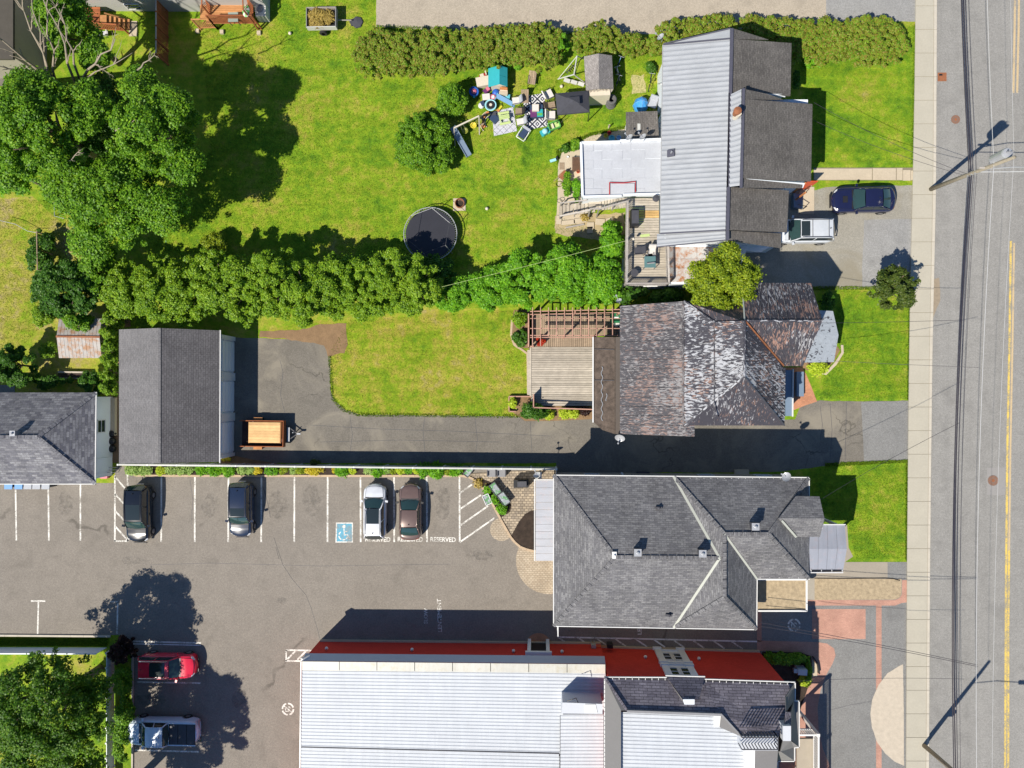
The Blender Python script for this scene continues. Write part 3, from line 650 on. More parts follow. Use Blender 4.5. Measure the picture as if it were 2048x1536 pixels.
# ---------------------------------------------------------------- building helpers
def roof(b, pts, mat, name='roof_slope', th=.1):
    m = MB(); m.slab(PL(pts), th); return m.build(name, mat, b)
def walls(b, pts, mat, ins=.3, z0=0.0, drop=.08, name='wall', top=True):
    q = inset(PL(pts), ins)
    q = [Vector((p.x, p.y, p.z-drop)) for p in q]
    m = MB(); m.prism(q, z0, top); return m.build(name, mat, b), q
def corr(b, a0, a1, t1, t0, per, dep, mat, name='corrugated_roof', flat=.62, lift=0.0):
    """ribs run from the line a0-a1 (eave) to the line t0-t1 (top)"""
    a0, a1, t1, t0 = [Vector(p) for p in (a0, a1, t1, t0)]
    n = max(1, int(round((a1-a0).length/per))); up = (a1-a0).cross(t0-a0).normalized()
    if up.z < 0: up = -up
    m = MB(); vs = []; fs = []
    prof = [(0, 0), (flat*.5, 0), (flat*.5+(1-flat)*.25, dep), (1-flat*.5-(1-flat)*.25, dep), (1-flat*.5, 0)]
    for i in range(n):
        for t, h in prof[:-1] if True else prof:
            u = (i+t)/n; vs.append((a0.lerp(a1, u)+up*(h+lift), t0.lerp(t1, u)+up*(h+lift)))
    vs.append((a1+up*lift, t1+up*lift))
    pts = []
    for p, q_ in vs: pts += [p, q_]
    for i in range(len(vs)-1):
        f = (2*i, 2*i+2, 2*i+3, 2*i+1)
        fs.append(f)
    A = (pts[2]-pts[0]).cross(pts[3]-pts[0])
    if A.z < 0: fs = [f[::-1] for f in fs]
    m.raw(pts, fs)
    return m.build(name, mat, b)
def gutter(b, pts, h=None, mat='white', wd=.11):
    q = PL(pts)
    for a, c in zip(q, q[1:]):
        d = (c-a).normalized(); m = MB(); m.beam(a-d*.03, c+d*.03, wd*.55, .11)
        m.build('gutter', M[mat], b)
def hangers(b, a, c, side, n, mat='white'):
    """open gutter trough in front of the eave with its cross straps"""
    a, c = P(*a), P(*c); d = (c-a).normalized(); nn = Vector((-d.y, d.x, 0)).normalized()*side; m = MB()
    m.beam(a+nn*.02, c+nn*.02, .09, .03); m.build('trough', M['black'], b)
    for i in range(n+1):
        p = a.lerp(c, i/n); B1('beam', p+Vector((0, 0, .03))-nn*.03, p+nn*.11+Vector((0, 0, .03)), .035, .02).build('gutter_strap', M[mat], b)
def window(b, p, nx, ny, wd, ht, frame='white', name='window'):
    """window on a wall at point p (centre), outward normal (nx,ny)"""
    n_ = Vector((nx, ny, 0)).normalized(); t = Vector((-n_.y, n_.x, 0)); p = Vector(p); m = MB()
    up = Vector((0, 0, 1)); f = .08
    for s in (-1, 1):
        m.beam(p+t*s*(wd/2)-up*ht/2+n_*.03, p+t*s*(wd/2)+up*ht/2+n_*.03, f, .07, up=n_)
        m.beam(p+t*wd/2+up*s*ht/2+n_*.03, p-t*wd/2+up*s*ht/2+n_*.03, .07, f)
    m.beam(p+n_*.03+t*wd/2, p+n_*.03-t*wd/2, .05, .05)
    o = m.build(name, M[frame], b)
    m = MB(); m.beam(p-t*wd/2+n_*.012, p+t*wd/2+n_*.012, .02, ht); m.build('pane', M['glass'], o)
    return o
def door(b, p, nx, ny, wd=.9, ht=2.05, mat='white'):
    n_ = Vector((nx, ny, 0)).normalized(); t = Vector((-n_.y, n_.x, 0)); p = Vector(p)
    o = B1('beam', p-t*wd/2+n_*.03+Vector((0, 0, ht/2)), p+t*wd/2+n_*.03+Vector((0, 0, ht/2)), .05, ht).build('door', M[mat], b)
    B1('obox', p+t*wd*.38+n_*.08+Vector((0, 0, 1.0)), (.06, .06, .1)).build('handle', M['galv'], o)
    return o
def PP(*a): return [P(*x) for x in a]
def cpt(pts):
    q = PL([(p[0], p[1], 0) for p in pts]); c = Vector((0, 0, 0))
    for p in q: c += p
    return tuple(c/len(q))
def lerp3(a, b, t): return Vector(a).lerp(Vector(b), t)
def dish(px, py, h, label, az=210.0, r=.3, arm=.5, on='roof'):
    """satellite dish on a bent mast"""
    p = P(px, py, h); t = thing('satellite_dish', label, 'satellite dish', tuple(p), 0)
    a = math.radians(az); d = Vector((math.cos(a), math.sin(a), 0))
    B1('tube', [(0, 0, -.45), (0, 0, -.1), (d.x*.1, d.y*.1, .05)], .025).build('mast', M['grey'], t, local=True)
    m = MB(); prof = [(0.001, 0), (r*.4, .02), (r*.75, .07), (r, .13)]; m.lathe(prof, 18, cap=False)
    o = m.build('reflector', M['galv'], t, local=True, smooth=True); o.location = (d.x*.1, d.y*.1, .08)
    o.rotation_mode = 'QUATERNION'; o.rotation_quaternion = Vector((d.x*.75, d.y*.75, .66)).to_track_quat('Z', 'Y')
    m = MB(); e = Vector((d.x*.1+d.x*arm, d.y*.1+d.y*arm, .22)); m.tube([(d.x*.1, d.y*.1, -.02), e], .018); m.obox(e, (.12, .1, .1), a); m.build('feed_arm', M['galv'], t, local=True)
    return t
def roofvent(b, px, py, h, sx=.5, sy=.5, hh=.55, cap='galv', name='chimney', body='grey'):
    p = P(px, py, h); m = MB(); m.box(p.x-sx/2, p.x+sx/2, p.y-sy/2, p.y+sy/2, h-hh-.35, h-.12)
    o = m.build(name, M[body], b)
    m = MB(); m.box(p.x-sx*.6, p.x+sx*.6, p.y-sy*.6, p.y+sy*.6, h-.12, h-.06); m.lathe([(sx*.22, h-.06), (sx*.26, h+.04), (sx*.12, h+.08)], 12, (p.x, p.y, 0)); m.build('cap', M[cap], o)
    return o

# ---------------------------------------------------------------- grey hip roofed office (centre right)
E = 5.2; pts = [(1107, 950, E), (1618, 955, E), (1618, 1158, E), (1514, 1158, E), (1513, 1259, E), (1107, 1252, E)]
bA = thing('office_house', 'big house with mottled grey hip roof, white gutters and pale diagonal valley strips', 'house', cpt(pts))
wA, qA = walls(bA, pts, M['beige'], .38)
R1w, R1e, J, Rs, R2e = (1231, 1114, 7.4), (1439, 1116, 7.35), (1449, 1068, 7.4), (1449, 1194, 7.4), (1537, 1068, 7.3)
NWc, NEc, SWc, SEw, V2, SE2, VN, VS = (1107, 950, E), (1618, 955, E), (1107, 1252, E), (1513, 1259, E), (1514, 1158, E), (1618, 1158, E), (1347, 953, E), (1347, 1255, E)
for f in ([NWc, SWc, R1w], [NWc, R1w, R1e, VN], [SWc, VS, R1e, R1w], [VN, R1e, J], [R1e, Rs, J], [R1e, VS, Rs], [VS, SEw, Rs], [J, Rs, SEw, V2], [VN, J, R2e, NEc], [R2e, SE2, NEc], [J, V2, SE2, R2e]):
    roof(bA, f, M['roofA'])
def up(p, d): return Vector(P(*p))+Vector((0, 0, d))
for a, c, wd, mt in ((VN, R1e, .17, 'flash'), (R1e, VS, .17, 'flash'), (J, V2, .14, 'flash')):
    B1('beam', up(a, .04), up(c, .04), wd, .05).build('valley_flashing', M[mt], bA)
for a, c in ((NWc, R1w), (SWc, R1w), (R1w, R1e), (J, Rs), (VN, J), (J, R2e), (Rs, SEw), (Rs, VS), (R2e, SE2), (R2e, NEc)):
    p0, p1 = up(a, .02), up(c, .02); n = int((p1-p0).length/.55); k0 = len(bA.children)
    for i in range(n):
        B1('beam', p0.lerp(p1, (i+.04)/n)+Vector((0, 0, .01)), p0.lerp(p1, (i+.96)/n), .26, .03).build('ridge_cap', M['roofA'], bA)
for a, c in ((NWc, NEc), (NEc, (1618, 992, E)), (NWc, SWc), (SWc, SEw), (SEw, V2), (V2, SE2)): gutter(bA, [a, c])
hangers(bA, (1380, 956.5, E+.03), (1616, 958, E+.03), -1, 17); hangers(bA, (1520, 1155, E+.03), (1616, 1155.5, E+.03), 1, 5)
# small front gable on its two storey bay
ga = [(1557, 1037, 7.0), (1592, 992, 6.25), (1639, 993, 6.25), (1649, 1037, 7.0)]; gb = [(1557, 1037, 7.0), (1649, 1037, 7.0), (1640, 1074, 6.05), (1592, 1073, 6.05)]
roof(bA, ga, M['roofA']); roof(bA, gb, M['roofA'])
walls(bA, [(1560, 995, 6.1), (1637, 996, 6.1), (1637, 1072, 6.0), (1560, 1071, 6.0)], M['beige'], .12, name='front_bay', top=False)
q0, q1, q2 = P(1637, 996, 6.15), P(1646, 1037, 6.9), P(1637, 1072, 6.0)
B1('face', [q0+Vector((-.15, 0, 0)), q2+Vector((-.15, 0, 0)), q1+Vector((-.15, 0, 0))]).build('gable_wall', M['beige'], bA)
B1('beam', up((1563, 1041, 6.95), .05), up((1592, 1074, 6.1), .05), .14, .05).build('valley_flashing', M['flash'], bA)
window(bA, P(1640, 1037, 5.0)+Vector((.0, 0, -.4)), 1, 0, 1.3, 1.3)
for x in (1180, 1290, 1400, 1510): 
    p = P(x, 943, 0); window(bA, (p.x, qA[0].y+.0 if False else P(1107, 950, E).y-.37, 1.9 if x != 1290 else 3.9), 0, 1, 1.1, .9)
for y in (1170, 1220): window(bA, (P(1107, 1100, E).x+.37, P(1107, y, 0).y, 4.0), -1, 0, 1.0, 1.1)
for x in (1150, 1250, 1420): window(bA, (P(x, 1250, 0).x, P(1107, 1252, E).y+.38+.0, 3.4), 0, -1, 1.1, 1.2)
for a in ((1276, 1106, 7.9), (1406, 1108, 7.9), (1512, 1054, 7.8)): roofvent(bA, *a, sx=.42, sy=.42, hh=.5, body='dark')
roofvent(bA, 1229, 1111, 7.5, sx=.26, sy=.4, hh=.12, name='roof_vent', cap='white', body='white')
for x, y, h in ((1318, 1016, 6.25), (1338, 1231, 5.85)): roofvent(bA, x, y, h, sx=.4, sy=.12, hh=.1, name='roof_vent', cap='dark', body='dark')
B1('tube', [up((1247, 951, 3.0), 0), up((1243, 946, 2.8), 0)], .09).build('wall_flue', M['galv'], bA)
p = P(1285, 943, .0); B1('box', p.x-.5, p.x+.5, p.y-.4, p.y, .0, .35).build('window_well', M['dark'], bA)
p = P(1484, 946, .3); B1('box', p.x-.55, p.x+.55, p.y-.2, p.y+.25, .0, .3).build('step', M['conc2'], bA)
# rear porch roof of grey metal panels
por = [(1069, 961), (1107, 961), (1107, 1122), (1069, 1122)]
n = 11
for i in range(n):
    y0 = 961+161*i/n; y1 = 961+161*(i+1)/n-.5
    m = MB(); m.slab([P(1071, y0, 2.7), P(1107, y0, 3.0), P(1107, y1, 3.0), P(1071, y1, 2.7)], .05); m.build('porch_panel', M['panel'], bA)
gutter(bA, [(1069, 960, 2.72), (1069, 1121, 2.72)]); gutter(bA, [(1069, 959.5, 2.8), (1105, 959.5, 2.95)])
for y in (964, 1010, 1060, 1118): p = P(1074, y, 2.6); B1('box', p.x-.06, p.x+.06, p.y-.06, p.y+.06, .05, 2.62).build('porch_post', M['white'], bA)
# entrance canopy with standing seams
cu = [(1618, 1050, 4.85), (1690, 1050, 4.85), (1694, 1098, 5.15), (1618, 1098, 5.15)]; cl = [(1618, 1098, 5.15), (1694, 1098, 5.15), (1686, 1143, 4.85), (1619, 1144, 4.85)]
for k in range(4):
    for qd in (cu, cl):
        a, b_, c, d = [Vector(P(*z)) for z in qd]
        m = MB(); m.slab([a.lerp(b_, k/4+.004), a.lerp(b_, (k+1)/4-.004), d.lerp(c, (k+1)/4-.004), d.lerp(c, k/4+.004)], .06); m.build('canopy_panel', M['panel'], bA)
gutter(bA, [(1646, 1049, 4.88), (1690, 1049, 4.88)]); gutter(bA, [(1620, 1145, 4.88), (1685, 1145, 4.88)])
hangers(bA, (1622, 1142, 4.92), (1684, 1142, 4.92), 1, 3)
for x, y in ((1684, 1055), (1682, 1138)): p = P(x, y, 4.8); B1('box', p.x-.09, p.x+.09, p.y-.09, p.y+.09, 0, 4.75).build('porch_post', M['white'], bA)
p0, p1 = P(1618, 1056, 0), P(1675, 1138, 0); B1('box', p0.x-1, p1.x-1.3, p1.y+.6, p0.y-.6, 0, .45).build('porch_floor', M['conc2'], bA)
# gravel topped flat roof beside the entrance
m = MB(); m.slab(PL([(1516, 1159), (1613, 1159), (1613, 1221), (1516, 1221)], 2.95), .22); m.build('flat_roof', M['gravel'], bA)
for a, c in (((1516, 1159), (1613, 1159)), ((1613, 1158), (1613, 1222)), ((1613, 1221.5), (1516, 1221.5))): B1('beam', P(*a, 3.02), P(*c, 3.02), .11, .14).build('roof_edge', M['white'], bA)
walls(bA, [(1517, 1160, 2.75), (1611, 1160, 2.75), (1611, 1219, 2.75), (1517, 1219, 2.75)], M['beige'], .35, name='wall')
dish(1576, 956, 5.5, 'grey dish aerial on the gutter of the big grey hip roofed house', 150, .34)
dish(1075, 955, 2.9, 'white dish aerial at the corner of the grey metal porch roof', 110, .26)

# ---------------------------------------------------------------- garage with two tone gable roof
e1, rg = 2.9, 4.36; pts = [(238, 659, e1), (441, 662, e1), (440, 924, e1), (238, 927, e1)]
bE = thing('garage', 'wide garage with pale west and dark east shingle slopes and pale blue doors', 'garage', cpt(pts))
bE['label'] = 'wide garage with one pale and one dark grey roof slope and white doors'
wE, qE = walls(bE, [(238, 663, e1), (441, 664, e1), (440, 922, e1), (238, 924, e1)], M['siding'], .22)
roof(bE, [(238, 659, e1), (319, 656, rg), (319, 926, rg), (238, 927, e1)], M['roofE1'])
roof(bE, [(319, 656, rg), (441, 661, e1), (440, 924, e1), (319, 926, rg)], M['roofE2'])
gutter(bE, [(441, 661, e1), (440, 925, e1)])
for i in range(22):
    a, c = up((319, 656, rg), .0), up((319, 926, rg), .0); B1('beam', a.lerp(c, (i+.01)/22)+Vector((0, 0, .004)), a.lerp(c, (i+.995)/22), .2, .02).build('ridge_cap', M['roofE1'], bE)
xw = max(p.x for p in qE); ysn = sorted(p.y for p in qE); ylo, yhi = ysn[0], ysn[-1]
for k in range(3):
    y0 = yhi-(k)*(yhi-ylo)/3-.42; y1 = y0-(yhi-ylo)/3+.84
    dr = B1('box', xw-.02, xw+.06, y1, y0, .02, 2.3).build('garage_door', M['siding'], bE)
    for j in range(4):
        B1('box', xw+.06, xw+.09, y1+.05, y0-.05, .08+j*.56, .58+j*.56).build('panel', M['siding'], dr)
for k in range(4):
    yy = yhi-k*(yhi-ylo)/3; B1('box', xw, xw+.14, yy-(.35 if k < 3 else -.02), yy+(.3 if k else .0), 0, 2.5).build('pilaster', M['white'], bE)
for s, y in ((1, yhi), (-1, ylo)):
    B1('face', [Vector((min(p.x for p in qE), y, 2.8)), Vector((xw, y, 2.8)), Vector(((min(p.x for p in qE)+xw)/2, y, rg-.12))]).build('gable_wall', M['siding'], bE)

# ---------------------------------------------------------------- office with recycling bins (left edge)
e2, r2 = 2.75, 4.8; pts = [(-330, 785, e2), (193, 785, e2), (191, 968, e2), (-330, 968, e2)]
bC = thing('bungalow', 'low bungalow with mottled grey hip roof cut by the left edge', 'house', cpt([(0, 785), (193, 785), (191, 968), (0, 968)]))
wC, qC = walls(bC, pts, M['siding'], .35)
W0 = (-230, 875, r2); E0 = (76, 874, r2)
roof(bC, [(-330, 785, e2), (193, 785, e2), E0, W0], M['roofC']); roof(bC, [(193, 785, e2), (191, 968, e2), E0], M['roofC']); roof(bC, [(191, 968, e2), (-330, 968, e2), W0, E0], M['roofC']); roof(bC, [(-330, 968, e2), (-330, 785, e2), W0], M['roofC'])
for a, c in ((E0, (193, 785, e2)), (E0, (191, 968, e2)), (W0, E0)):
    p0, p1 = up(a, .02), up(c, .02); n = int((p1-p0).length/.5)
    for i in range(n): B1('beam', p0.lerp(p1, (i+.04)/n)+Vector((0, 0, .01)), p0.lerp(p1, (i+.96)/n), .28, .03).build('ridge_cap', M['roofC'], bC)
gutter(bC, [(193, 785, e2), (191, 968, e2)]); gutter(bC, [(191, 968, e2), (-330, 968, e2)])
roofvent(bC, 23, 867, 5.3, sx=.34, sy=.34, hh=.55)
xw = max(p.x for p in qC); p = P(214, 911, 0)
B1('box', xw, xw+.1, P(0, 938, 0).y, P(0, 912, 0).y, .3, 2.3).build('cellar_door', M['siding'], bC)
window(bC, (xw, P(0, 850, 0).y, 1.6), 1, 0, 1.0, 1.0)
B1('box', xw, xw+.35, P(0, 870, 0).y, P(0, 795, 0).y, 0, .35).build('plinth', M['conc2'], bC)
for k in range(3):
    y = 862+k*15; a = P(218, y, 0); c = P(236, y+12, 0)
    t = thing('rubbish_bag', ['black bag nearest the shrubs between bungalow and garage', 'middle black bag between bungalow and garage', 'lowest black bag between bungalow and garage'][k], 'bag', (a.x+.4, a.y-.2, 0), 0, 'black bags between bungalow and garage')
    m = MB(); m.lathe([(.18, 0), (.3, .1), (.31, .3), (.22, .45), (.06, .52)], 10); m.build('bag', M['black'], t, local=True, smooth=True)

# ---------------------------------------------------------------- metal roofed house (top right)
E1, RB = 4.5, 6.8
bB = thing('metal_roof_house', 'tall white house with corrugated metal slope and three brown shingled front gables', 'house', cpt([(1327, 90), (1620, 90), (1620, 490), (1318, 490)]))
A0, A1 = P(1327, 90, E1), P(1321, 466, E1)
# lower skirt roof at the south end and prow at the north end
T0, T1 = P(1460, 78, RB), P(1451, 459, RB)
corr(bB, A0, A1, T1, T0, .36, .035, M['metalB'], 'metal_slope')
m = MB(); m.slab([P(1327, 90, E1), P(1460, 78, RB), P(1461, 57, RB)], .06); m.build('prow_panel', M['metalB'], bB)
B1('beam', P(1327, 89, E1+.05), P(1460, 77, RB+.06), .09, .06).build('rake_trim', M['ridgecap'], bB)
B1('beam', P(1327, 88, E1), P(1461, 57, RB+.02), .07, .12).build('rake_trim', M['ridgecap'], bB)
m = MB(); m.slab([P(1467, 57, RB), P(1467, 78, RB), P(1537, 79, 5.3)], .08); m.build('roof_slope', M['roofB'], bB)
corr(bB, P(1314, 468, 4.0), P(1314, 494, 4.0), P(1451, 480, 6.55), P(1451, 460, 6.55), .34, .03, M['metalB'], 'metal_slope')
B1('beam', P(1321, 467, E1-.02), P(1451, 460, RB-.03), .08, .1).build('rake_trim', M['ridgecap'], bB)
B1('beam', P(1314, 494, 3.98), P(1452, 480, 6.55), .06, .1).build('rake_trim', M['ridgecap'], bB)
B1('beam', P(1463.5, 57, RB+.05), P(1455, 460, RB+.05), .22, .1).build('ridge_cap', M['ridgecap'], bB)
B1('beam', P(1455, 459, RB-.12), P(1455, 480, RB-.12), .22, .1).build('ridge_cap', M['ridgecap'], bB)
# brown shingled slopes
roof(bB, [(1466, 78, RB), (1583, 86, 5.0), (1581, 191, 5.0), (1461, 184, RB)], M['roofB'], th=.16)
roof(bB, [(1457, 374, RB), (1578, 381, 4.95), (1574, 464, 4.95), (1455, 459, RB)], M['roofB'], th=.16)
roof(bB, [(1455, 461, 6.45), (1563, 467, 4.6), (1562, 496, 4.6), (1455, 480, 6.45)], M['roofB'], th=.12)
# middle gable unit, ridge further east and higher
R3 = 7.25
corr(bB, P(1458.5, 190, RB+.04), P(1456, 374, RB+.04), P(1481, 371, R3), P(1483, 178, R3), .36, .03, M['metalB'], 'metal_slope')
B1('beam', P(1458, 186, RB+.07), P(1455, 374, RB+.07), .08, .06).build('crease_trim', M['ridgecap'], bB)
B1('beam', P(1487, 177, R3+.04), P(1482, 376, R3+.04), .18, .1).build('ridge_cap', M['ridgecap'], bB)
m = MB(); m.slab([P(1489, 178, R3), P(1489, 200, R3), P(1566, 199, 5.6), P(1535, 188, 6.3)], .08); m.build('roof_slope', M['roofB'], bB)
roof(bB, [(1488, 198, R3), (1625, 208, 5.0), (1622, 362, 5.0), (1484, 356, R3)], M['roofB'], th=.16)
m = MB(); m.slab([P(1484, 357, R3-.1), P(1606, 366, 4.7), P(1604, 376, 4.7), P(1484, 375, R3-.1)], .08); m.build('roof_slope', M['roofB'], bB)
# walls
def blockw(x0, x1, y0, y1, h, mat='siding', ins=.3): return walls(bB, [(x0, y0, h if h < 4.5 else 4.45), (x1, y0, h), (x1, y1, h), (x0, y1, h if h < 4.5 else 4.45)], M[mat], ins)
blockw(1327, 1583, 90, 190, 4.85); blockw(1326, 1625, 190, 366, 4.85); blockw(1322, 1578, 366, 490, 4.4)
for (ya, ha, xa, xb, za, zb, xr) in ((480, 6.4, 1330, 1560, 4.35, 4.5, 1455), (92, 6.5, 1335, 1580, 4.4, 4.85, 1461)):
    B1('face', [P(xa, ya+(8 if ya > 300 else 2), za)+Vector((0, .12 if ya > 300 else 0, 0)), P(xb, ya+(8 if ya > 300 else 2), zb)+Vector((0, .12 if ya > 300 else 0, 0)), P(xr, ya-3, ha)+Vector((0, .12, 0))]).build('gable_wall', M['siding'], bB)
m = MB(); m.face([P(1490, 357, R3-.2), P(1500, 372, 4.8), P(1606, 376, 4.5), P(1610, 366, 4.7)]); m.build('gable_wall', M['siding'], bB)
m = MB(); m.face([P(1520, 187, 6.2), P(1532, 189, 4.9), P(1570, 195, 4.9), P(1572, 188, 5.1)]); m.build('gable_wall', M['siding'], bB)
ws = P(1450, 495, 0)
# front door alcove, red door and posts
p = P(1598, 378, 0); 
door(bB, (P(1603, 378, 0).x, P(1603, 378, 0).y, .1), 0, -1, .9, 2.1, 'orred')
for x, y in ((1611, 366), (1611, 385)): q_ = P(x, y, 2.6); B1('box', q_.x-.05, q_.x+.05, q_.y-.05, q_.y+.05, 0, 2.6).build('porch_post', M['orange'], bB)
m = MB(); p = P(1582, 405, 0)
for k in range(3): m.box(p.x+.0+k*.28, p.x+.28+k*.28, p.y-.55, p.y+.55, 0, .6-k*.2)
m.build('front_steps', M['steelblue'], bB)
for s in (-1, 1): B1('tube', [(p.x, p.y+s*.55, 1.5), (p.x+.9, p.y+s*.55, .9), (p.x+.9, p.y+s*.55, 0)], .03).build('handrail', M['black'], bB)
# chimney with terracotta cap
p = P(1475, 229, 7.5); m = MB(); m.lathe([(.22, 6.6), (.22, 7.75)], 14, (p.x, p.y, 0)); ch = m.build('chimney', M['cream'], bB)
p = P(1475.5, 221, 8.1); m = MB(); m.lathe([(.2, 7.5), (.24, 7.95), (.27, 8.0), (.27, 8.12), (.05, 8.2)], 14, (p.x, p.y-.0, 0)); m.build('cap', M['rust'], ch)
p = P(1341.5, 307, 4.9); m = MB(); m.obox((p.x, p.y, 4.98), (.55, .5, .12), 0, 0, -.5); sv = m.build('roof_patch', M['ridgecap'], bB)
m = MB(); m.lathe([(.06, 4.9), (.06, 5.3)], 8, (p.x, p.y, 0)); m.build('vent_pipe', M['galv'], bB)
# white west wall details: leaning pipes of the downspout, windows
for y in (150, 200, 235): window(bB, (P(1327, y, E1).x+.3, P(1327, y, 2.5).y, 3.2), -1, 0, .9, 1.2)
for y in (140, 250, 320): window(bB, (P(1625 if y > 190 else 1583, y, 4.85).x-.3, P(1600, y, 2.5).y, 2.6), 1, 0, 1.2, 1.3)
B1('tube', [P(1326, 90, 4.4), P(1320, 490, 3.9)], .05).build('gutter', M['galv'], bB)
B1('tube', [P(1322, 168, 4.3), P(1316, 168, .2)], .045).build('downspout', M['white'], bB)
dish(1325, 78, 5.0, 'dish aerial at the north end of the corrugated metal roof', 150, .28)
# flat roofed white extension, lower roof with rust, both under the deck level
bx = thing('flat_roof_extension', 'white flat roofed extension joined to the metal roofed house', 'extension', cpt([(1162, 285), (1320, 285), (1320, 395), (1162, 395)]))
m = MB(); m.prism(PL([(1164, 287, 3.15), (1325, 280, 3.15), (1325, 390, 3.15), (1168, 393, 3.15)]), 0); m.build('wall', M['siding'], bx)
rows = [(287, 302), (302, 320), (320, 338), (338, 357), (357, 377), (377, 391)]
for i, (y0, y1) in enumerate(rows):
    xs = [1163, 1204, 1245, 1290, 1326] if i % 2 else [1163, 1187, 1224, 1262, 1326]
    for x0, x1 in zip(xs, xs[1:]):
        z = 3.17+random.uniform(0, .02); k = (x0-1163)/163*7
        if y0-k < 279: pass
        B1('prism', PL([(x0+.2, y0-k*(1-i/6)+.2, z), (x1-.2, y0-k*(1-i/6)+.2, z), (x1-.2, y1-k*(1-(i+1)/6)-.1, z), (x0+.2, y1-k*(1-(i+1)/6)-.1, z)]), 3.14).build('membrane_sheet', M['membrane'], bx)
for a, c in (((1163, 286), (1240, 284)), ((1240, 282), (1322, 279)), ((1162, 285), (1165, 393)), ((1167, 394), (1243, 392)), ((1246, 390), (1325, 388))):
    B1('beam', P(*a, 3.28), P(*c, 3.28), .16, .22).build('parapet', M['siding'], bx)
hg = thing('hockey_goal', 'red framed street hockey goal lying on the white flat roof', 'hockey goal', tuple(P(1245, 378, 3.2)))
B1('tube', [P(1219, 393, 3.3), P(1219, 365, 3.3), P(1246, 366, 3.32), P(1271, 363, 3.32), P(1271, 384, 3.3)], .04).build('frame', M['red'], hg)
m = MB(); m.face([P(1221, 392, 3.25), P(1269, 388, 3.25), P(1269, 367, 3.28), P(1221, 367, 3.28)]); m.build('net', M['membrane'], hg)
dish(1262, 279, 3.75, 'left one of the two dish aerials above the flat white roof', 140, .28, group if False else .5)
dish(1289, 278, 3.75, 'right one of the two dish aerials above the flat white roof', 140, .28)
lo = thing('lower_extension', 'white lower storey with a rusting flat roof beneath the tree', 'extension', cpt([(1255, 500), (1520, 500), (1500, 570), (1255, 570)]))
m = MB(); m.prism(PL([(1253, 487, 2.85), (1495, 487, 2.85), (1478, 568, 2.85), (1252, 567, 2.85)]), 0); m.build('wall', M['siding'], lo)
cols = [(1338, 1394), (1394, 1440), (1440, 1482)]
for i, (y0, y1) in enumerate(((494, 518), (518, 536), (536, 564))):
    for x0, x1 in cols: B1('prism', PL([(x0+.3, y0, 2.9+.012*i), (x1-.3, y0, 2.9+.012*i), (x1-.3, y1-.5, 2.9+.012*i), (x0+.3, y1-.5, 2.9+.012*i)]), 2.84).build('roof_sheet', M['rustflat'], lo)
for x in (1300, 1380, 1450): window(lo, (P(x, 567, 1.5).x, P(1300, 567.5, 2.85).y, 1.4), 0, -1, 1.0, .8)
m = MB(); m.prism(PL([(1505, 480, 2.5), (1556, 486, 2.3), (1520, 505, 2.3), (1445, 497, 2.5)]), 2.35); m.build('side_awning', M['siding'], lo)

# ---------------------------------------------------------------- deck with stairs over the extension
DZ = 3.0
dk = thing('raised_deck', 'raised timber deck with slatted railings beside the metal roofed house', 'deck', tuple(P(1290, 480, 0)))
x0, x1 = 1256, 1336
y = 396.0; k = 0
while y < 566:
    xa = 1246 if y < 412 else 1258; xb = 1318 if y < 470 else 1336
    B1('prism', PL([(xa, y+.35, DZ), (xb, y+.35, DZ), (xb, y+4.6, DZ), (xa, y+4.6, DZ)]), DZ-.04).build('deck_board', M['deckn'] if 417 < y < 435 and True else M['deckw'], dk)
    y += 4.95; k += 1
m = MB()
for a, c in (((1257, 400), (1257, 564)), ((1297, 398), (1297, 564)), ((1333, 470), (1333, 564))): m.beam(P(*a, DZ-.15), P(*c, DZ-.15), .08, .2)
m.build('joist', M['fencew'], dk)
def railing(par, pts, z0, z1, n, mat, postn=3):
    q0 = PL(pts, z1)
    for a, c in zip(q0, q0[1:]):
        d = (c-a); lo_ = Vector((0, 0, z1-z0))
        B1('beam', a, c, .13, .05).build('hand_rail', M[mat], par)
        B1('beam', a-lo_+Vector((0, 0, .12)), c-lo_+Vector((0, 0, .12)), .06, .06).build('bottom_rail', M[mat], par)
        k = max(2, int(n*d.length)); me = None
        for i in range(k+1):
            p = a.lerp(c, i/k); wide = i % max(1, k//postn) == 0
            s_ = .05 if wide else .022; m = MB(); m.box(p.x-s_, p.x+s_, p.y-s_, p.y+s_, z0+.06, z1-.03); m.build('post' if wide else 'baluster', M[mat], par)
railing(dk, [(1256, 404, 4), (1256, 565, 4)][:0] or [(1255.5, 402), (1253, 566)], DZ, DZ+1.0, 6.5, 'fencew', 4)
railing(dk, [(1253, 567), (1338, 567)], DZ, DZ+1.0, 6.5, 'fencew', 2)
railing(dk, [(1338, 567), (1336, 492)], DZ, DZ+1.0, 6.5, 'fencew', 2)
m = MB(); m.prism(PL([(1252, 566, DZ), (1340, 566, DZ), (1340, 570, DZ), (1252, 570, DZ)]), DZ-.3); m.build('fascia', M['siding'], dk)
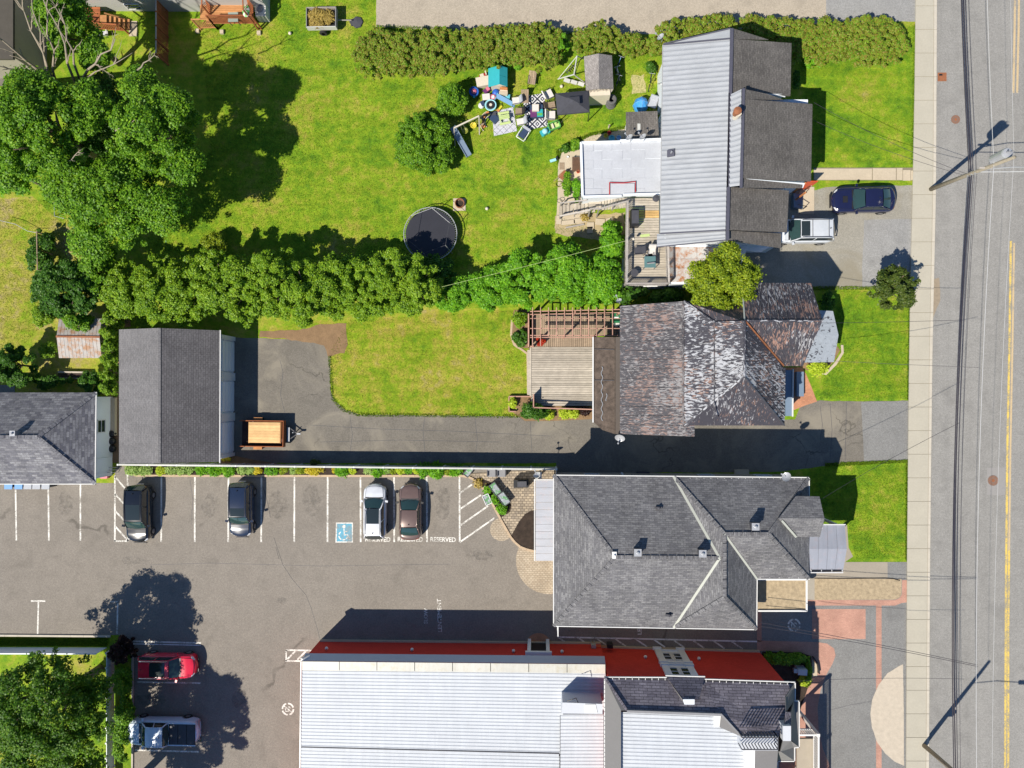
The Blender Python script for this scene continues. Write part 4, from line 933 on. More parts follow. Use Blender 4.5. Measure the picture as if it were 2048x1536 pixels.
# stairs: two flights with a landing
st = thing('stairs', 'timber outdoor stairs climbing along the white extension up to the deck', 'stairs', tuple(P(1180, 420, 0)))
for i in range(10):
    t = i/9; x = 1118+t*66; ya = 425-t*8
    B1('prism', PL([(x, ya-14, .15+t*1.35), (x+6.2, ya-15, .15+t*1.35), (x+6.2, ya+7, .15+t*1.35), (x, ya+8, .15+t*1.35)]), .10+t*1.35).build('tread', M['deckw'], st)
for i in range(3):
    B1('prism', PL([(1178, 403.5+i*5.4, 1.55), (1204, 403+i*5.4, 1.55), (1204, 408+i*5.4, 1.55), (1178, 408.5+i*5.4, 1.55)]), 1.5).build('landing_board', M['deckw'], st)
for i in range(10):
    t = i/9; x = 1198+t*52; ya = 411-t*5
    B1('prism', PL([(x, ya-10, 1.65+t*1.3), (x+4.7, ya-11, 1.65+t*1.3), (x+4.7, ya+9, 1.65+t*1.3), (x, ya+10, 1.65+t*1.3)]), 1.6+t*1.3).build('tread', M['deckw'], st)
B1('beam', P(1120, 432, 1.0), P(1180, 420, 2.4), .12, .05).build('hand_rail', M['fencew'], st)
B1('beam', P(1180, 418, 2.4), P(1198, 416, 2.5), .12, .05).build('hand_rail', M['fencew'], st)
B1('beam', P(1198, 418, 2.5), P(1256, 402, 4.0), .12, .05).build('hand_rail', M['fencew'], st)
B1('beam', P(1120, 406, 1.0), P(1174, 400, 2.4), .10, .05).build('hand_rail', M['fencew'], st)
for x, y_, z0, z1 in ((1120, 432, 0, 1.0), (1150, 426, .6, 1.7), (1180, 420, 0, 2.4), (1198, 418, 0, 2.5), (1228, 410, 1.8, 3.3), (1122, 406, 0, 1.0), (1140, 404, .4, 1.5), (1160, 402, .8, 2.0)):
    p = P(x, y_, z1); B1('box', p.x-.045, p.x+.045, p.y-.045, p.y+.045, z0, z1).build('post', M['fencew'], st)
# ---------------------------------------------------------------- old house with flaking metal roof
ED, RD = 5.6, 8.0
bD = thing('old_house', 'old house with a big flaking black, white and rust coloured metal roof', 'house', cpt([(1240, 612), (1640, 612), (1600, 860), (1240, 860)]))
def seams(b, qa, qb, n, mat='flash', wd=.045, start=0.0):
    """standing seams between two edge lines"""
    a0, a1 = [Vector(p) for p in qa]; b0, b1 = [Vector(p) for p in qb]
    for i in range(1, n):
        t = start+(1-start)*i/n; B1('beam', a0.lerp(a1, t)+Vector((0, 0, .02)), b0.lerp(b1, t)+Vector((0, 0, .02)), wd, .05).build('standing_seam', mat, b)
roof(bD, [(1240, 612, 4.15), (1368, 603, ED-.1), (1388, 603, ED-.05), (1388, 873, ED-.05), (1368, 873, ED-.1), (1240, 868, 4.15)][:0] or [(1240, 612, 4.15), (1372, 602, ED), (1372, 872.5, ED), (1240, 868, 4.15)], M['old1'])
roof(bD, [(1372, 602, ED), (1389, 602, ED), (1389, 873, ED), (1372, 872.5, ED)][:0] or [(1371, 850, ED+.02), (1389, 850, ED-.05), (1389, 873, ED-.05), (1371, 872.5, ED+.02)], M['old1'])
W = (1489, 643, RD); S_ = (1488, 753, RD)
roof(bD, [(1368, 603, ED), (1430, 645, 7.0), W, S_, (1368, 851, ED)], M['old2'])
roof(bD, [(1368, 851, ED), S_, (1569, 851, ED)], M['old3'])
roof(bD, [W, (1566, 735, ED+.2), (1571, 735, ED), (1569, 851, ED), S_], M['old2'])
roof(bD, [(1368, 602, ED), (1483, 602, ED), (1489, 643, RD), (1430, 645, 7.0)], M['old3'])
G0, G1 = (1489, 642, 7.75), (1645, 642, 7.6)
roof(bD, [G0, (1486, 566, 5.6), (1622, 566, 5.6), G1], M['old4'])
roof(bD, [G0, G1, (1606, 732, 5.55), (1566, 732, 5.55)], M['old4'])
seams(bD, PP((1486, 566, 5.6), (1622, 566, 5.6)), PP(G0, G1), 9, M['old1'])
seams(bD, PP((1500, 642, 7.75), (1645, 642, 7.6)), PP((1566, 732, 5.55), (1606, 732, 5.55)), 8, M['old1'])
seams(bD, PP((1240, 612, 4.15), (1240, 868, 4.15)), PP((1370, 602, ED), (1370, 872, ED)), 14, M['old1'], .03)
seams(bD, PP((1372, 640, ED+.1), (1372, 851, ED+.0)), PP((1489, 645, RD), (1489, 753, RD)), 8, M['old1'], .03)
seams(bD, PP((1571, 735, ED), (1569, 851, ED)), PP((1489, 643, RD), (1488, 753, RD)), 7, M['old2'], .04)
for a, c, mt, wd in (((1366, 603, ED+.03), (1366, 852, ED+.03), 'old1', .1), (W, S_, 'old2', .14), (S_, (1368, 851, ED), 'old2', .12), (S_, (1569, 851, ED), 'dark', .1), ((1489, 643, 7.9), (1566, 733, 5.6), 'rust', .22), (G0, G1, 'old2', .14),
                     ((1368, 602, ED), (1430, 645, 7.0), 'old2', .1), ((1430, 645, 7.02), W, 'old2', .1), ((1428, 640, 6.9), (1428, 850, 6.95), 'old1', .05), ((1484, 566, 5.62), (1489, 642, 7.78), 'flash', .09)):
    B1('beam', up(a, .03), up(c, .03), wd, .06).build('roof_trim', M[mt], bD)
walls(bD, [(1368, 603, 5.5), (1569, 603, 5.5), (1569, 851, 5.5), (1368, 851, 5.5)], M['steelblue'], .3)
walls(bD, [(1240, 612, 4.0), (1389, 612, 4.3), (1389, 866, 4.3), (1240, 866, 4.0)], M['steelblue'], .3)
walls(bD, [(1500, 566, 5.5), (1615, 566, 5.5), (1615, 732, 5.5), (1500, 732, 5.5)], M['siding'], .35)
q_ = PP((1617, 570, 5.5), (1605, 728, 5.5), (1636, 642, 7.4)); B1('face', [q_[0]+Vector((-.35, 0, 0)), q_[1]+Vector((-.35, 0, 0)), q_[2]+Vector((-.55, 0, 0))]).build('gable_wall', M['siding'], bD)
for y in (600, 640, 700): window(bD, (P(1615, y, 4).x-.1 if False else P(1615, y, 5.5).x-.35, P(1600, y, 4).y, 4.2), 1, 0, .9, 1.2)
for x in (1400, 1470, 1540): window(bD, (P(x, 840, 3).x, P(x, 851, 5.5).y+.3, 2.4), 0, -1, .9, 1.2)
# front porch: blue floor in shade, pale bay roof
m = MB(); m.prism(PL([(1571, 740, 2.2), (1586, 740, 2.2), (1584, 832, 2.2), (1571, 832, 2.2)]), 0.0); m.build('side_porch', M['steelblue'], bD)
B1('beam', P(1586, 738, 2.25), P(1585, 833, 2.25), .08, .12).build('gutter', M['white'], bD)
m = MB(); m.box(P(1586, 0, 0).x, P(1600, 0, 0).x, P(0, 792, 0).y, P(0, 745, 0).y, 0, .5); m.build('porch_floor', M['steelblue'], bD)
roof(bD, [(1625, 620, 2.9), (1666, 622, 2.75), (1677, 670, 2.7), (1620, 670, 3.1)], M['old5']); roof(bD, [(1620, 670, 3.1), (1677, 670, 2.7), (1668, 724, 2.75), (1610, 725, 3.0)], M['old5'])
walls(bD, [(1610, 623, 2.6), (1664, 625, 2.6), (1674, 670, 2.6), (1665, 722, 2.6), (1600, 723, 2.6)], M['siding'], .25, name='bay_wall')
for y in (645, 700): window(bD, (P(1668, y, 2.6).x-.32, P(1660, y, 1.5).y, 1.6), 1, 0 if y > 0 else 0, .8, 1.0)
# low rear porch roof in rolled roofing
m = MB(); m.slab([P(1188, 674, 2.75), P(1229, 674, 3.05), P(1229, 868, 3.05), P(1205, 860, 2.9), P(1187, 844, 2.75)], .12); m.build('porch_roof', M['roll'], bD)
m = MB(); m.slab([P(1229, 674, 3.2), P(1242, 674, 3.5), P(1242, 868, 3.5), P(1229, 868, 3.2)], .1); m.build('porch_roof', plain('brown_strip', (.085, .07, .06), .9, .1, 1), bD)
B1('beam', P(1186, 674, 2.8), P(1186, 845, 2.8), .09, .12).build('gutter', M['white'], bD)
B1('beam', P(1230, 674, 3.24), P(1230, 868, 3.24), .06, .05).build('roof_trim', M['roll'], bD)
for yy in (698, 760): B1('beam', P(1189, yy, 2.8), P(1228, yy+1, 3.1), .04, .04).build('lap_joint', M['dark'], bD)
m = MB(); m.tube([P(1204+1.6*math.sin(i*1.1), 733+i*3.1, 2.93) for i in range(36)], .03, 5); m.build('sealant_line', M['galv'], bD)
m = MB(); m.tube([P(1213+1.2*math.sin(i*1.1), 787+i*3.0, 2.99) for i in range(6)], .03, 5); m.build('sealant_line', M['galv'], bD)
walls(bD, [(1190, 678, 2.6), (1245, 678, 2.6), (1245, 862, 2.6), (1206, 855, 2.6), (1190, 838, 2.6)], M['steelblue'], .3, name='porch_wall')
dish(1241, 871, 3.9, 'dish aerial at the lower corner of the old flaking roof', 250, .38)
dish(1240, 606, 4.6, 'white dish aerial at the upper corner of the old flaking roof', 120, .22)
# ---------------------------------------------------------------- long red brick building with white corrugated roof
bF = thing('red_brick_hall', 'long red brick building with white corrugated roofs and dark shingle mansard', 'building', cpt([(604, 1322), (1560, 1322), (1560, 1600), (604, 1600)]))
HP = 4.3
pw = [(605, 1320), (1212, 1326), (1213, 1760), (596, 1760)]
yN0, yN1 = P(604, 1322, HP), P(1211, 1328, HP)
m = MB(); m.prism([yN0, yN1, P(1211, 1800, HP), P(596, 1800, HP)], 0, False)
m.build('wall', M['redwall'], bF)
# N wall plane of the taller part
e6 = 6.3; yE0, yE1 = P(1209, 1353, e6), P(1590, 1366, e6)
wn0 = Vector((yN1.x-.2, yN1.y-.02, 0)); wn1 = Vector((P(1560, 1362, 5.9).x, yE1.y+.02, 0))
gN0, gN1 = P(1207, 1294, 0), P(1518, 1303, 0)
def wallN(t, off=0.0, z=0.0):
    p = gN0.lerp(gN1, t); d = (gN1-gN0).normalized(); nn = Vector((-d.y, d.x, 0)); q = p+nn*off; q.z = z; return q
m = MB(); m.face([wallN(1), wallN(-.02), wallN(-.02, 0, 6.2), wallN(1, 0, 6.2)]); m.face([wallN(1), wallN(1, 0, 6.2), Vector((wallN(1).x+.1, wallN(1).y-5.2, 6.2)), Vector((wallN(1).x+.1, wallN(1).y-5.2, 0))])
q_ = PP(*[(1550, 1500, 6.1), (1545, 1850, 6.1)]); m.face([q_[0]-Vector((0, 0, 6.1)), q_[0], q_[1], q_[1]-Vector((0, 0, 6.1))])
m.build('wall', M['redwall'], bF)
m = MB(); q_ = [wallN(-.01, 0, 0), P(1212, 1850, 6.0)]; q_[1].z = 0; m.face([q_[0], q_[1], q_[1]+Vector((0, 0, 6.1)), q_[0]+Vector((0, 0, 6.1))][::-1]); m.build('wall', M['redwall'], bF)
B1('beam', wallN(-.05, .06, .12), wallN(1.0, .06, .12), .12, .24).build('plinth', M['conc2'], bF)
B1('beam', yN0+Vector((.1, .06, -HP+.12)), yN1+Vector((0, .06, -HP+.12)), .12, .24).build('plinth', M['conc2'], bF)
# cornice and coping of the low part
m = MB(); a, c = yN0, yN1
m.face([a+Vector((0, .30, -.75)), c+Vector((0, .30, -.75)), c+Vector((0, -.02, 0)), a+Vector((0, -.02, 0))][::-1]); m.face([a+Vector((0, .0, -.78)), c+Vector((0, .0, -.78)), c+Vector((0, .30, -.75)), a+Vector((0, .30, -.75))])
m.build('cornice', M['bluecoping'], bF)
for i in range(8):
    p0, p1 = a.lerp(c, i/8+.001), a.lerp(c, (i+1)/8-.001)
    m = MB(); m.slab([p0+Vector((0, -.02, .04)), p1+Vector((0, -.02, .04)), p1+Vector((0, -.68, .02)), p0+Vector((0, -.68, .02))], .06); m.build('coping_sheet', M['fasciaF'], bF)
B1('beam', P(604, 1320, HP-.25), P(618, 1313, HP-.6), .25, .5).build('cornice_end', M['white'], bF)
# ribbed roofs (ribs run along the building)
def ribs(p0, p1, p2, p3, h, per=.252): return corr(bF, P(*p0, h), P(*p1, h), P(*p2, h), P(*p3, h), per, .028, M['metalF'], 'ribbed_roof', flat=.55)
ribs((604, 1339), (602, 1495), (1120, 1508), (1120, 1345), 4.25); ribs((1120, 1345), (1120, 1430), (1211, 1431), (1211, 1347), 4.25)
ribs((602, 1499), (599, 1800), (1119, 1810), (1119, 1512), 4.25)
B1('beam', P(602, 1497, 4.3), P(1118, 1510, 4.3), .16, .07).build('roof_joint', M['metalF'], bF)
B1('beam', P(602, 1494.5, 4.3), P(1118, 1507, 4.3), .06, .05).build('roof_joint', M['dark'], bF)
ribs((1121, 1429), (1120, 1800), (1207, 1800), (1207, 1429), 4.6)
# west gutter
B1('tube', [P(602.5, 1323, 4.2), P(597, 1800, 4.2)], .06).build('gutter', M['galv'], bF)
# small stair hood on the low roof
m = MB(); m.prism(PL([(1125, 1405, 6.1), (1205, 1408, 6.1), (1205, 1428, 6.0), (1123, 1427, 6.0)]), 4.2); hd_ = m.build('roof_hood', M['bluecoping'], bF)
m = MB(); m.prism(PL([(1170, 1409, 6.14), (1191, 1409, 6.14), (1195, 1426, 6.06), (1170, 1426, 6.06)]), 6.0); m.build('hatch', M['white'], hd_)
B1('tube', [P(1134, 1402, 6.2), P(1144, 1399, 6.3), P(1152, 1396, 6.3), P(1156, 1405, 6.1)], .03).build('cable', M['black'], bF)
# mansard of the tall part
MT = 7.6
yt = 1422; nsl = [(1209, 1354, e6), (1332, 1352, e6), (1590, 1364, e6), (1560, 1475, 7.9), (1482, 1472, 7.9), (1443, 1429, MT), (1254, 1421, MT)]
roof(bF, [(1209, 1354, e6), (1400, 1360, e6), (1443, 1429, MT), (1254, 1421, MT)], M['roofF'])
roof(bF, [(1400, 1360, e6), (1590, 1365, e6), (1557, 1472, 8.2), (1482, 1472, 8.2), (1443, 1429, MT)], M['roofF'])
roof(bF, [(1209, 1354, e6), (1254, 1421, MT), (1240, 1440, MT), (1240, 1800, MT), (1209, 1800, e6)][:0] or [(1209, 1354, e6), (1242, 1421, MT), (1242, 1800, MT), (1209, 1800, e6)], M['roofFw'])
roof(bF, [(1209, 1354, e6), (1254, 1421, MT+.01), (1242, 1421, MT+.01)], M['roofFw'])
roof(bF, [(1443, 1429, MT), (1482, 1473, 8.2), (1440, 1455, MT)], M['roofFw'])
B1('beam', P(1209, 1354, e6+.05), P(1254, 1421, MT+.06), .16, .08).build('hip_cap', M['roofF'], bF)
B1('beam', P(1254, 1422, MT+.08), P(1443, 1429, MT+.08), .16, .14).build('roof_edge', M['grey'], bF)
B1('beam', P(1443, 1429, MT+.08), P(1484, 1474, 8.25), .1, .12).build('roof_edge', M['grey'], bF)
gx = [P(1243, 1424, 7.35), P(1435, 1430, 7.35)]
corr(bF, P(1242, 1424, 7.3), P(1242, 1800, 7.3), P(1505, 1800, 7.3), P(1505, 1434, 7.3), .265, .026, M['metalF'], 'ribbed_roof', flat=.6)
B1('prism', PL([(1428, 1428, 7.45), (1443, 1430, 7.45), (1443, 1453, 7.45), (1428, 1453, 7.45)]), 7.25).build('white_curb', M['white'], bF)
B1('prism', PL([(1490, 1474, 7.7), (1510, 1474, 7.7), (1510, 1800, 7.7), (1490, 1800, 7.7)]), 7.25).build('white_curb', M['white'], bF)
gutter(bF, [(1209, 1354, e6), (1332, 1354.5, e6)]); gutter(bF, [(1332, 1351, e6+.02), (1409, 1353, e6+.02)]); gutter(bF, [(1409, 1358, e6), (1590, 1364, e6)])
gutter(bF, [(1209, 1353, e6), (1209, 1800, e6)])
for (xa, ya, xb, yb, n) in ((1212, 1356, 1330, 1357, 9), (1412, 1361, 1588, 1367, 13)): hangers(bF, (xa, ya, e6+.05), (xb, yb, e6+.05), -1, n)
for i in range(22): p = P(1208, 1360+i*9, e6); B1('box', p.x-.02, p.x+.12, p.y-.02, p.y+.02, e6+.03, e6+.07).build('gutter_strap', M['grey'], bF)
# dormer with pale cheek
roof(bF, [(1334, 1353, e6+.05), (1409, 1355, e6+.05), (1398, 1399, 7.55), (1366, 1399, 7.55)], M['roofF'])
m = MB(); m.prism(PL([(1366, 1399, 7.6), (1389, 1399, 7.6), (1389, 1409, 7.6), (1369, 1409, 7.6)]), 6.6); m.build('dormer_box', M['siding'], bF)
m = MB(); m.face(PL([(1334, 1356, e6+.1), (1366, 1400, 7.6), (1367, 1408, 7.0), (1345, 1372, 6.6)])); m.build('dormer_cheek', M['roofFw'], bF)
# corner tower roof with fish scale gables
T8 = 9.2
roof(bF, [(1590, 1365, e6), (1590, 1400, e6), (1572, 1424, 8.0), (1571, 1395, 7.4)], M['roofFw'])
roof(bF, [(1588, 1400, e6+.1), (1598, 1402, e6+.1), (1598, 1494, e6+.1), (1582, 1480, 7.9), (1582, 1425, 7.9)], M['roofFw'])
roof(bF, [(1582, 1425, 7.9), (1582, 1455, 8.1), (1569, 1452, 8.3), (1572, 1424, 8.1)], M['roofF'])
m = MB(); m.prism(PL([(1566, 1452, 8.5), (1582, 1452, 8.5), (1582, 1482, 8.3), (1566, 1482, 8.3)]), 7.0); m.build('tower_cap', M['bluecoping'], bF)
roof(bF, [(1598, 1494, e6+.1), (1588, 1495, e6), (1588, 1521, e6), (1561, 1503, 7.7), (1566, 1482, 8.2), (1582, 1482, 7.9)], M['roofFw'])
roof(bF, [(1588, 1521, e6), (1555, 1521, e6), (1535, 1503, 7.4), (1561, 1503, 7.7)], M['roofFw'])
m = MB(); m.prism(PL([(1482, 1473, 8.3), (1557, 1473, 8.3), (1556, 1501, 8.3), (1482, 1501, 8.3)]), 7.0); wt = m.build('widows_walk', M['bluecoping'], bF)
roof(bF, [(1510, 1501, 7.7), (1556, 1501, 7.8), (1535, 1800, 7.6), (1520, 1800, 7.6)], M['roofFw'])
for a, c in (((1484, 1475), (1556, 1475)), ((1484, 1499), (1556, 1499)), ((1556, 1475), (1556, 1499))):
    B1('beam', P(*a, 9.15), P(*c, 9.15), .06, .05).build('crest_rail', M['dark'], bF)
    a_, c_ = P(*a, 9.1), P(*c, 9.1); n = int((c_-a_).length/.2)
    for i in range(n+1): p = a_.lerp(c_, i/n); B1('box', p.x-.025, p.x+.025, p.y-.025, p.y+.025, 8.25, 9.12).build('crest_baluster', M['dark'], bF)
tw = [(1592, 1368, 5.9), (1592, 1402, 5.9), (1596, 1404, 5.9), (1596, 1492, 5.9), (1586, 1492, 5.9), (1586, 1519, 5.9), (1540, 1519, 5.9), (1540, 1368, 5.9)]
gutter(bF, [(1590, 1364, e6), (1590, 1400, e6)]); gutter(bF, [(1589, 1401, e6+.05), (1598, 1402, e6+.05)]); gutter(bF, [(1598, 1402, e6+.05), (1598, 1494, e6+.05)]); gutter(bF, [(1598, 1494, e6+.05), (1589, 1495, e6+.05)])
gutter(bF, [(1589, 1495, e6), (1589, 1522, e6)]); gutter(bF, [(1589, 1522, e6), (1555, 1522, e6)]); gutter(bF, [(1555, 1522, e6), (1555, 1800, e6)])
walls(bF, [(1500, 1368, 6.0), (1588, 1368, 6.0), (1588, 1404, 6.0), (1595, 1404, 6.0), (1595, 1492, 6.0), (1586, 1492, 6.0), (1586, 1519, 6.0), (1500, 1519, 6.0)], M['redwall'], .35, name='tower_wall', top=False)
roof(bF, [(1500, 1370, 6.1), (1588, 1370, 6.1), (1588, 1519, 6.1), (1500, 1519, 6.1)], M['roofFw'])
# two storey white window bay on the brick wall
tA, tB = (1307-1207)/311, (1366-1207)/311; dN = (gN1-gN0).normalized()
def bay(t0, t1, z0, z1, off, nm, mt='siding'):
    m = MB(); a, c = wallN(t0, off/2, (z0+z1)/2), wallN(t1, off/2, (z0+z1)/2); m.beam(a, c, off, z1-z0); return m.build(nm, M[mt], wb)
wb = thing('window_bay', 'white two storey window surround on the red brick wall', 'window bay', tuple(wallN((tA+tB)/2)))
LN = (gN1-gN0).length; wT = lambda x: x/LN
for t in (tA, tB-wT(.5)):
    bay(t, t+wT(.5), 0, 6.0, .14, 'pilaster')
    for z in (.15, 3.0, 3.5): bay(t-wT(.08), t+wT(.58), z, z+.25, .22, 'pilaster_band')
bay(tA+wT(.5), tB-wT(.5), .1, 6.0, .06, 'panel_board')
for z in (.55, 3.05, 3.4): bay(tA+wT(.5), tB-wT(.5), z, z+.14, .16, 'ledge')
mid = (tA+tB)/2
for z in (1.9, 4.8):
    for s in (-1, 1):
        p = wallN(mid+wT(s*.42), .07, z); wn = window(wb, p, -dN.y, dN.x, .62, 1.3)
# side door surround with brick half circle step
sd_ = thing('door_surround', 'white door surround above the half round brick step', 'doorway', tuple(P(1077, 1286, 0)))
yb = lambda px: (yN0.lerp(yN1, (P(px, 1290, 0).x-yN0.x)/(yN1.x-yN0.x))).y
p = P(1077, 1290, 0); y0_ = yb(1077)
for s in (-1, 1): B1('box', p.x+s*.72-.13, p.x+s*.72+.13, y0_, y0_+.32, 0, 2.75).build('jamb', M['siding'], sd_)
B1('box', p.x-1.0, p.x+1.0, y0_, y0_+.36, 2.75, 3.05).build('lintel', M['siding'], sd_)
B1('box', p.x-.58, p.x+.58, y0_+.005, y0_+.05, 0, 2.75).build('door', M['black'], sd_)
def sconce(px, py, z, label):
    p = P(px, py, z); t = thing('wall_lamp', label, 'lamp', tuple(p), 0, 'white lamps along the red brick wall')
    yw = y0_ if px < 1205 else wallN((p.x-gN0.x)/(gN1.x-gN0.x)).y; t.location.y = yw+.12
    m = MB(); m.lathe([(.03, .12), (.12, .04), (.13, -.04), (.08, -.1)], 12); m.build('globe', M['white'], t, local=True, smooth=True)
    B1('box', -.03, .03, -.12, 0, .08, .12).build('bracket', M['grey'], t, local=True); return t
for px, py, lb in ((653, 1303, 'white wall lamp nearest the parking hatch on the red wall'), (824, 1304, 'white wall lamp below the painted word SLOW on the red wall'), (1027, 1309, 'white wall lamp just left of the side doorway'),
                   (1124, 1310, 'white wall lamp just right of the side doorway'), (1291, 1313, 'white wall lamp left of the two storey window surround'), (1398, 1316, 'white wall lamp right of the two storey window surround')): sconce(px, py, 2.2, lb)
mt_ = thing('gas_meter', 'grey gas meter with pipes on the red brick wall', 'meter', tuple(P(1187, 1300, 0)))
yw = y0_
p = P(1187, 1300, 1.0); B1('box', p.x-.18, p.x+.18, yw+.05, yw+.3, .8, 1.25).build('meter_box', M['galv'], mt_)
B1('tube', [(p.x-.12, yw+.18, 0), (p.x-.12, yw+.18, .8)], .03).build('pipe', M['galv'], mt_); B1('tube', [(p.x+.12, yw+.18, 0), (p.x+.12, yw+.18, .8)], .03).build('pipe', M['galv'], mt_)
B1('tube', [(p.x+.2, yw+.15, 1.0), (p.x+.9, yw+.15, 1.0), (p.x+1.1, yw+.15, .9)], .03).build('pipe', M['orange'], mt_)
m = MB(); m.box(p.x+1.05, p.x+1.5, yw+.03, yw+.35, .5, 1.2); m.build('regulator', M['black'], mt_)
# white porch with balustrade on the street side
ph = thing('balcony_porch', 'white porch with slatted balustrade on the street side of the brick building', 'porch', tuple(P(1620, 1500, 0)))
m = MB(); m.prism(PL([(1594, 1478, 3.3), (1636, 1478, 3.3), (1636, 1800, 3.3), (1594, 1800, 3.3)]), 3.1); m.build('balcony_floor', plain('tan_deck', (.34, .30, .24), .8, .1, 2), ph)
def balus(a, c, n):
    a, c = P(*a), P(*c)
    B1('beam', a, c, .12, .07).build('top_rail', M['white'], ph); lo2 = Vector((0, 0, -.85)); B1('beam', a+lo2, c+lo2, .1, .06).build('bottom_rail', M['white'], ph)
    for i in range(n+1): p = a.lerp(c, i/n); B1('box', p.x-.035, p.x+.035, p.y-.035, p.y+.035, p.z-.85, p.z).build('baluster', M['white'], ph)
balus((1598, 1470, 4.3), (1638, 1470, 4.3), 9); balus((1637, 1472, 4.3), (1637, 1700, 4.3), 44)
for x, y_ in ((1637, 1471), (1637, 1600), (1637, 1700)): p = P(x, y_, 4.45); B1('box', p.x-.11, p.x+.11, p.y-.11, p.y+.11, 0, 4.45).build('column', M['white'], ph)
for k in range(4): m = MB(); 
B1('beam', P(1600, 1458, 1.0), P(1628, 1458, 1.0), .08, .08).build('stair_rail', M['white'], ph)

# ---------------------------------------------------------------- white fence above the flower bed
fn = thing('white_fence', 'long white panel fence between the driveway and the flower bed', 'fence', tuple(P(690, 930, 0)))
FH = 1.72; xs = list(range(236, 1114, 59))+[1113]
def fy(x): return 928.5+(x-236)*.0105
for i, x in enumerate(xs):
    p = P(x, fy(x)+1, FH); B1('box', p.x-.065, p.x+.065, p.y-.065, p.y+.065, 0, FH+.06).build('post', M['white'], fn)
    if i < len(xs)-1:
        a, c = P(x+1, fy(x)+1, FH), P(xs[i+1]-1, fy(xs[i+1])+1, FH)
        B1('beam', a+Vector((0, 0, 0)), c, .12, .08).build('top_rail', M['offwhite'], fn)
        nb = 10
        for k in range(nb):
            u0, u1 = a.lerp(c, (k+.02)/nb), a.lerp(c, (k+.98)/nb); B1('beam', u0-Vector((0, 0, .86)), u1-Vector((0, 0, .86)), .035, 1.62).build('fence_board', M['offwhite'], fn)
p0, p1 = P(1113, 939, FH), P(1112, 950, FH); B1('beam', p0-Vector((0, 0, .8)), p1-Vector((0, 0, .8)), .05, 1.6).build('return_panel', M['offwhite'], fn)
# white retaining wall lower left
wl = thing('board_fence', 'long low white board fence behind the strip of turf at lower left', 'fence', tuple(P(100, 1293, 0)))
a_, c_ = P(-140, 1294, 0), P(214, 1295, 0)
for i in range(56):
    u0, u1 = a_.lerp(c_, (i+.02)/56), a_.lerp(c_, (i+.98)/56); B1('beam', u0+Vector((0, 0, .72)), u1+Vector((0, 0, .72)), .03, 1.36).build('fence_board', M['siding'], wl)
B1('beam', a_+Vector((0, 0, 1.42)), c_+Vector((0, 0, 1.42)), .09, .05).build('top_rail', M['siding'], wl)
wl2 = thing('garden_fence', 'white garden fence running down beside the large lower left tree', 'fence', tuple(P(216, 1420, 0)))
for i in range(9):
    a, c = P(213, 1306+i*30, 1.1), P(213, 1335+i*30, 1.1); B1('beam', a-Vector((0, 0, .5)), c-Vector((0, 0, .5)), .05, 1.0).build('fence_panel', M['siding'], wl2); B1('box', a.x-.06, a.x+.06, a.y-.06, a.y+.06, 0, 1.2).build('post', M['white'], wl2)
# ---------------------------------------------------------------- vegetation
def leaves(name, clumps, n, size, mat, parent, spiky=0.0, upb=.65, asp=1.5, local_org=None):
    """n leaf faces spread over clumps = array of (x,y,z,rx,ry,rz)"""
    cl = np.array(clumps, dtype=float); w_ = (cl[:, 3]*cl[:, 4]); w_ /= w_.sum()
    idx = rng.choice(len(cl), n, p=w_); c = cl[idx]
    d = rng.normal(size=(n, 3)); d[:, 2] = np.abs(d[:, 2])*1.0-.35*rng.random(n); d /= np.linalg.norm(d, axis=1)[:, None]
    rad = 1-.45*rng.random(n)**2.2; rad *= rng.uniform(.82, 1.15, n); rad *= np.where(rng.random(n) < .07, rng.uniform(1.1, 1.55, n), 1)
    p = c[:, :3]+d*c[:, 3:6]*rad[:, None]
    nr = d*.55+rng.normal(size=(n, 3))*.42; nr[:, 2] += upb; nr /= np.linalg.norm(nr, axis=1)[:, None]
    t = rng.normal(size=(n, 3))
    if spiky: t = t*(1-spiky)+d*spiky*2.2
    t -= nr*(t*nr).sum(1)[:, None]; t /= np.linalg.norm(t, axis=1)[:, None]+1e-9
    b = np.cross(nr, t); s = size*rng.uniform(.6, 1.3, n)[:, None]
    a_ = t*s*asp*.5; b_ = b*s*.5
    V = np.empty((n, 4, 3)); V[:, 0] = p-a_; V[:, 1] = p-b_-nr*s*.06; V[:, 2] = p+a_; V[:, 3] = p+b_-nr*s*.06
    off = np.array(ORG[parent.name]) if parent is not None else np.array(local_org)
    V = (V-off).reshape(-1, 3).astype(np.float32)
    me = bpy.data.meshes.new(name); me.vertices.add(4*n); me.vertices.foreach_set('co', V.ravel())
    me.loops.add(4*n); me.loops.foreach_set('vertex_index', np.arange(4*n, dtype=np.int32))
    me.polygons.add(n); me.polygons.foreach_set('loop_start', np.arange(0, 4*n, 4, dtype=np.int32)); me.polygons.foreach_set('loop_total', np.full(n, 4, dtype=np.int32))
    me.materials.append(mat); me.update(calc_edges=True)
    o = bpy.data.objects.new(name, me); COL.objects.link(o)
    if parent is not None: o.parent = parent
    else: o.location = tuple(off)
    return o
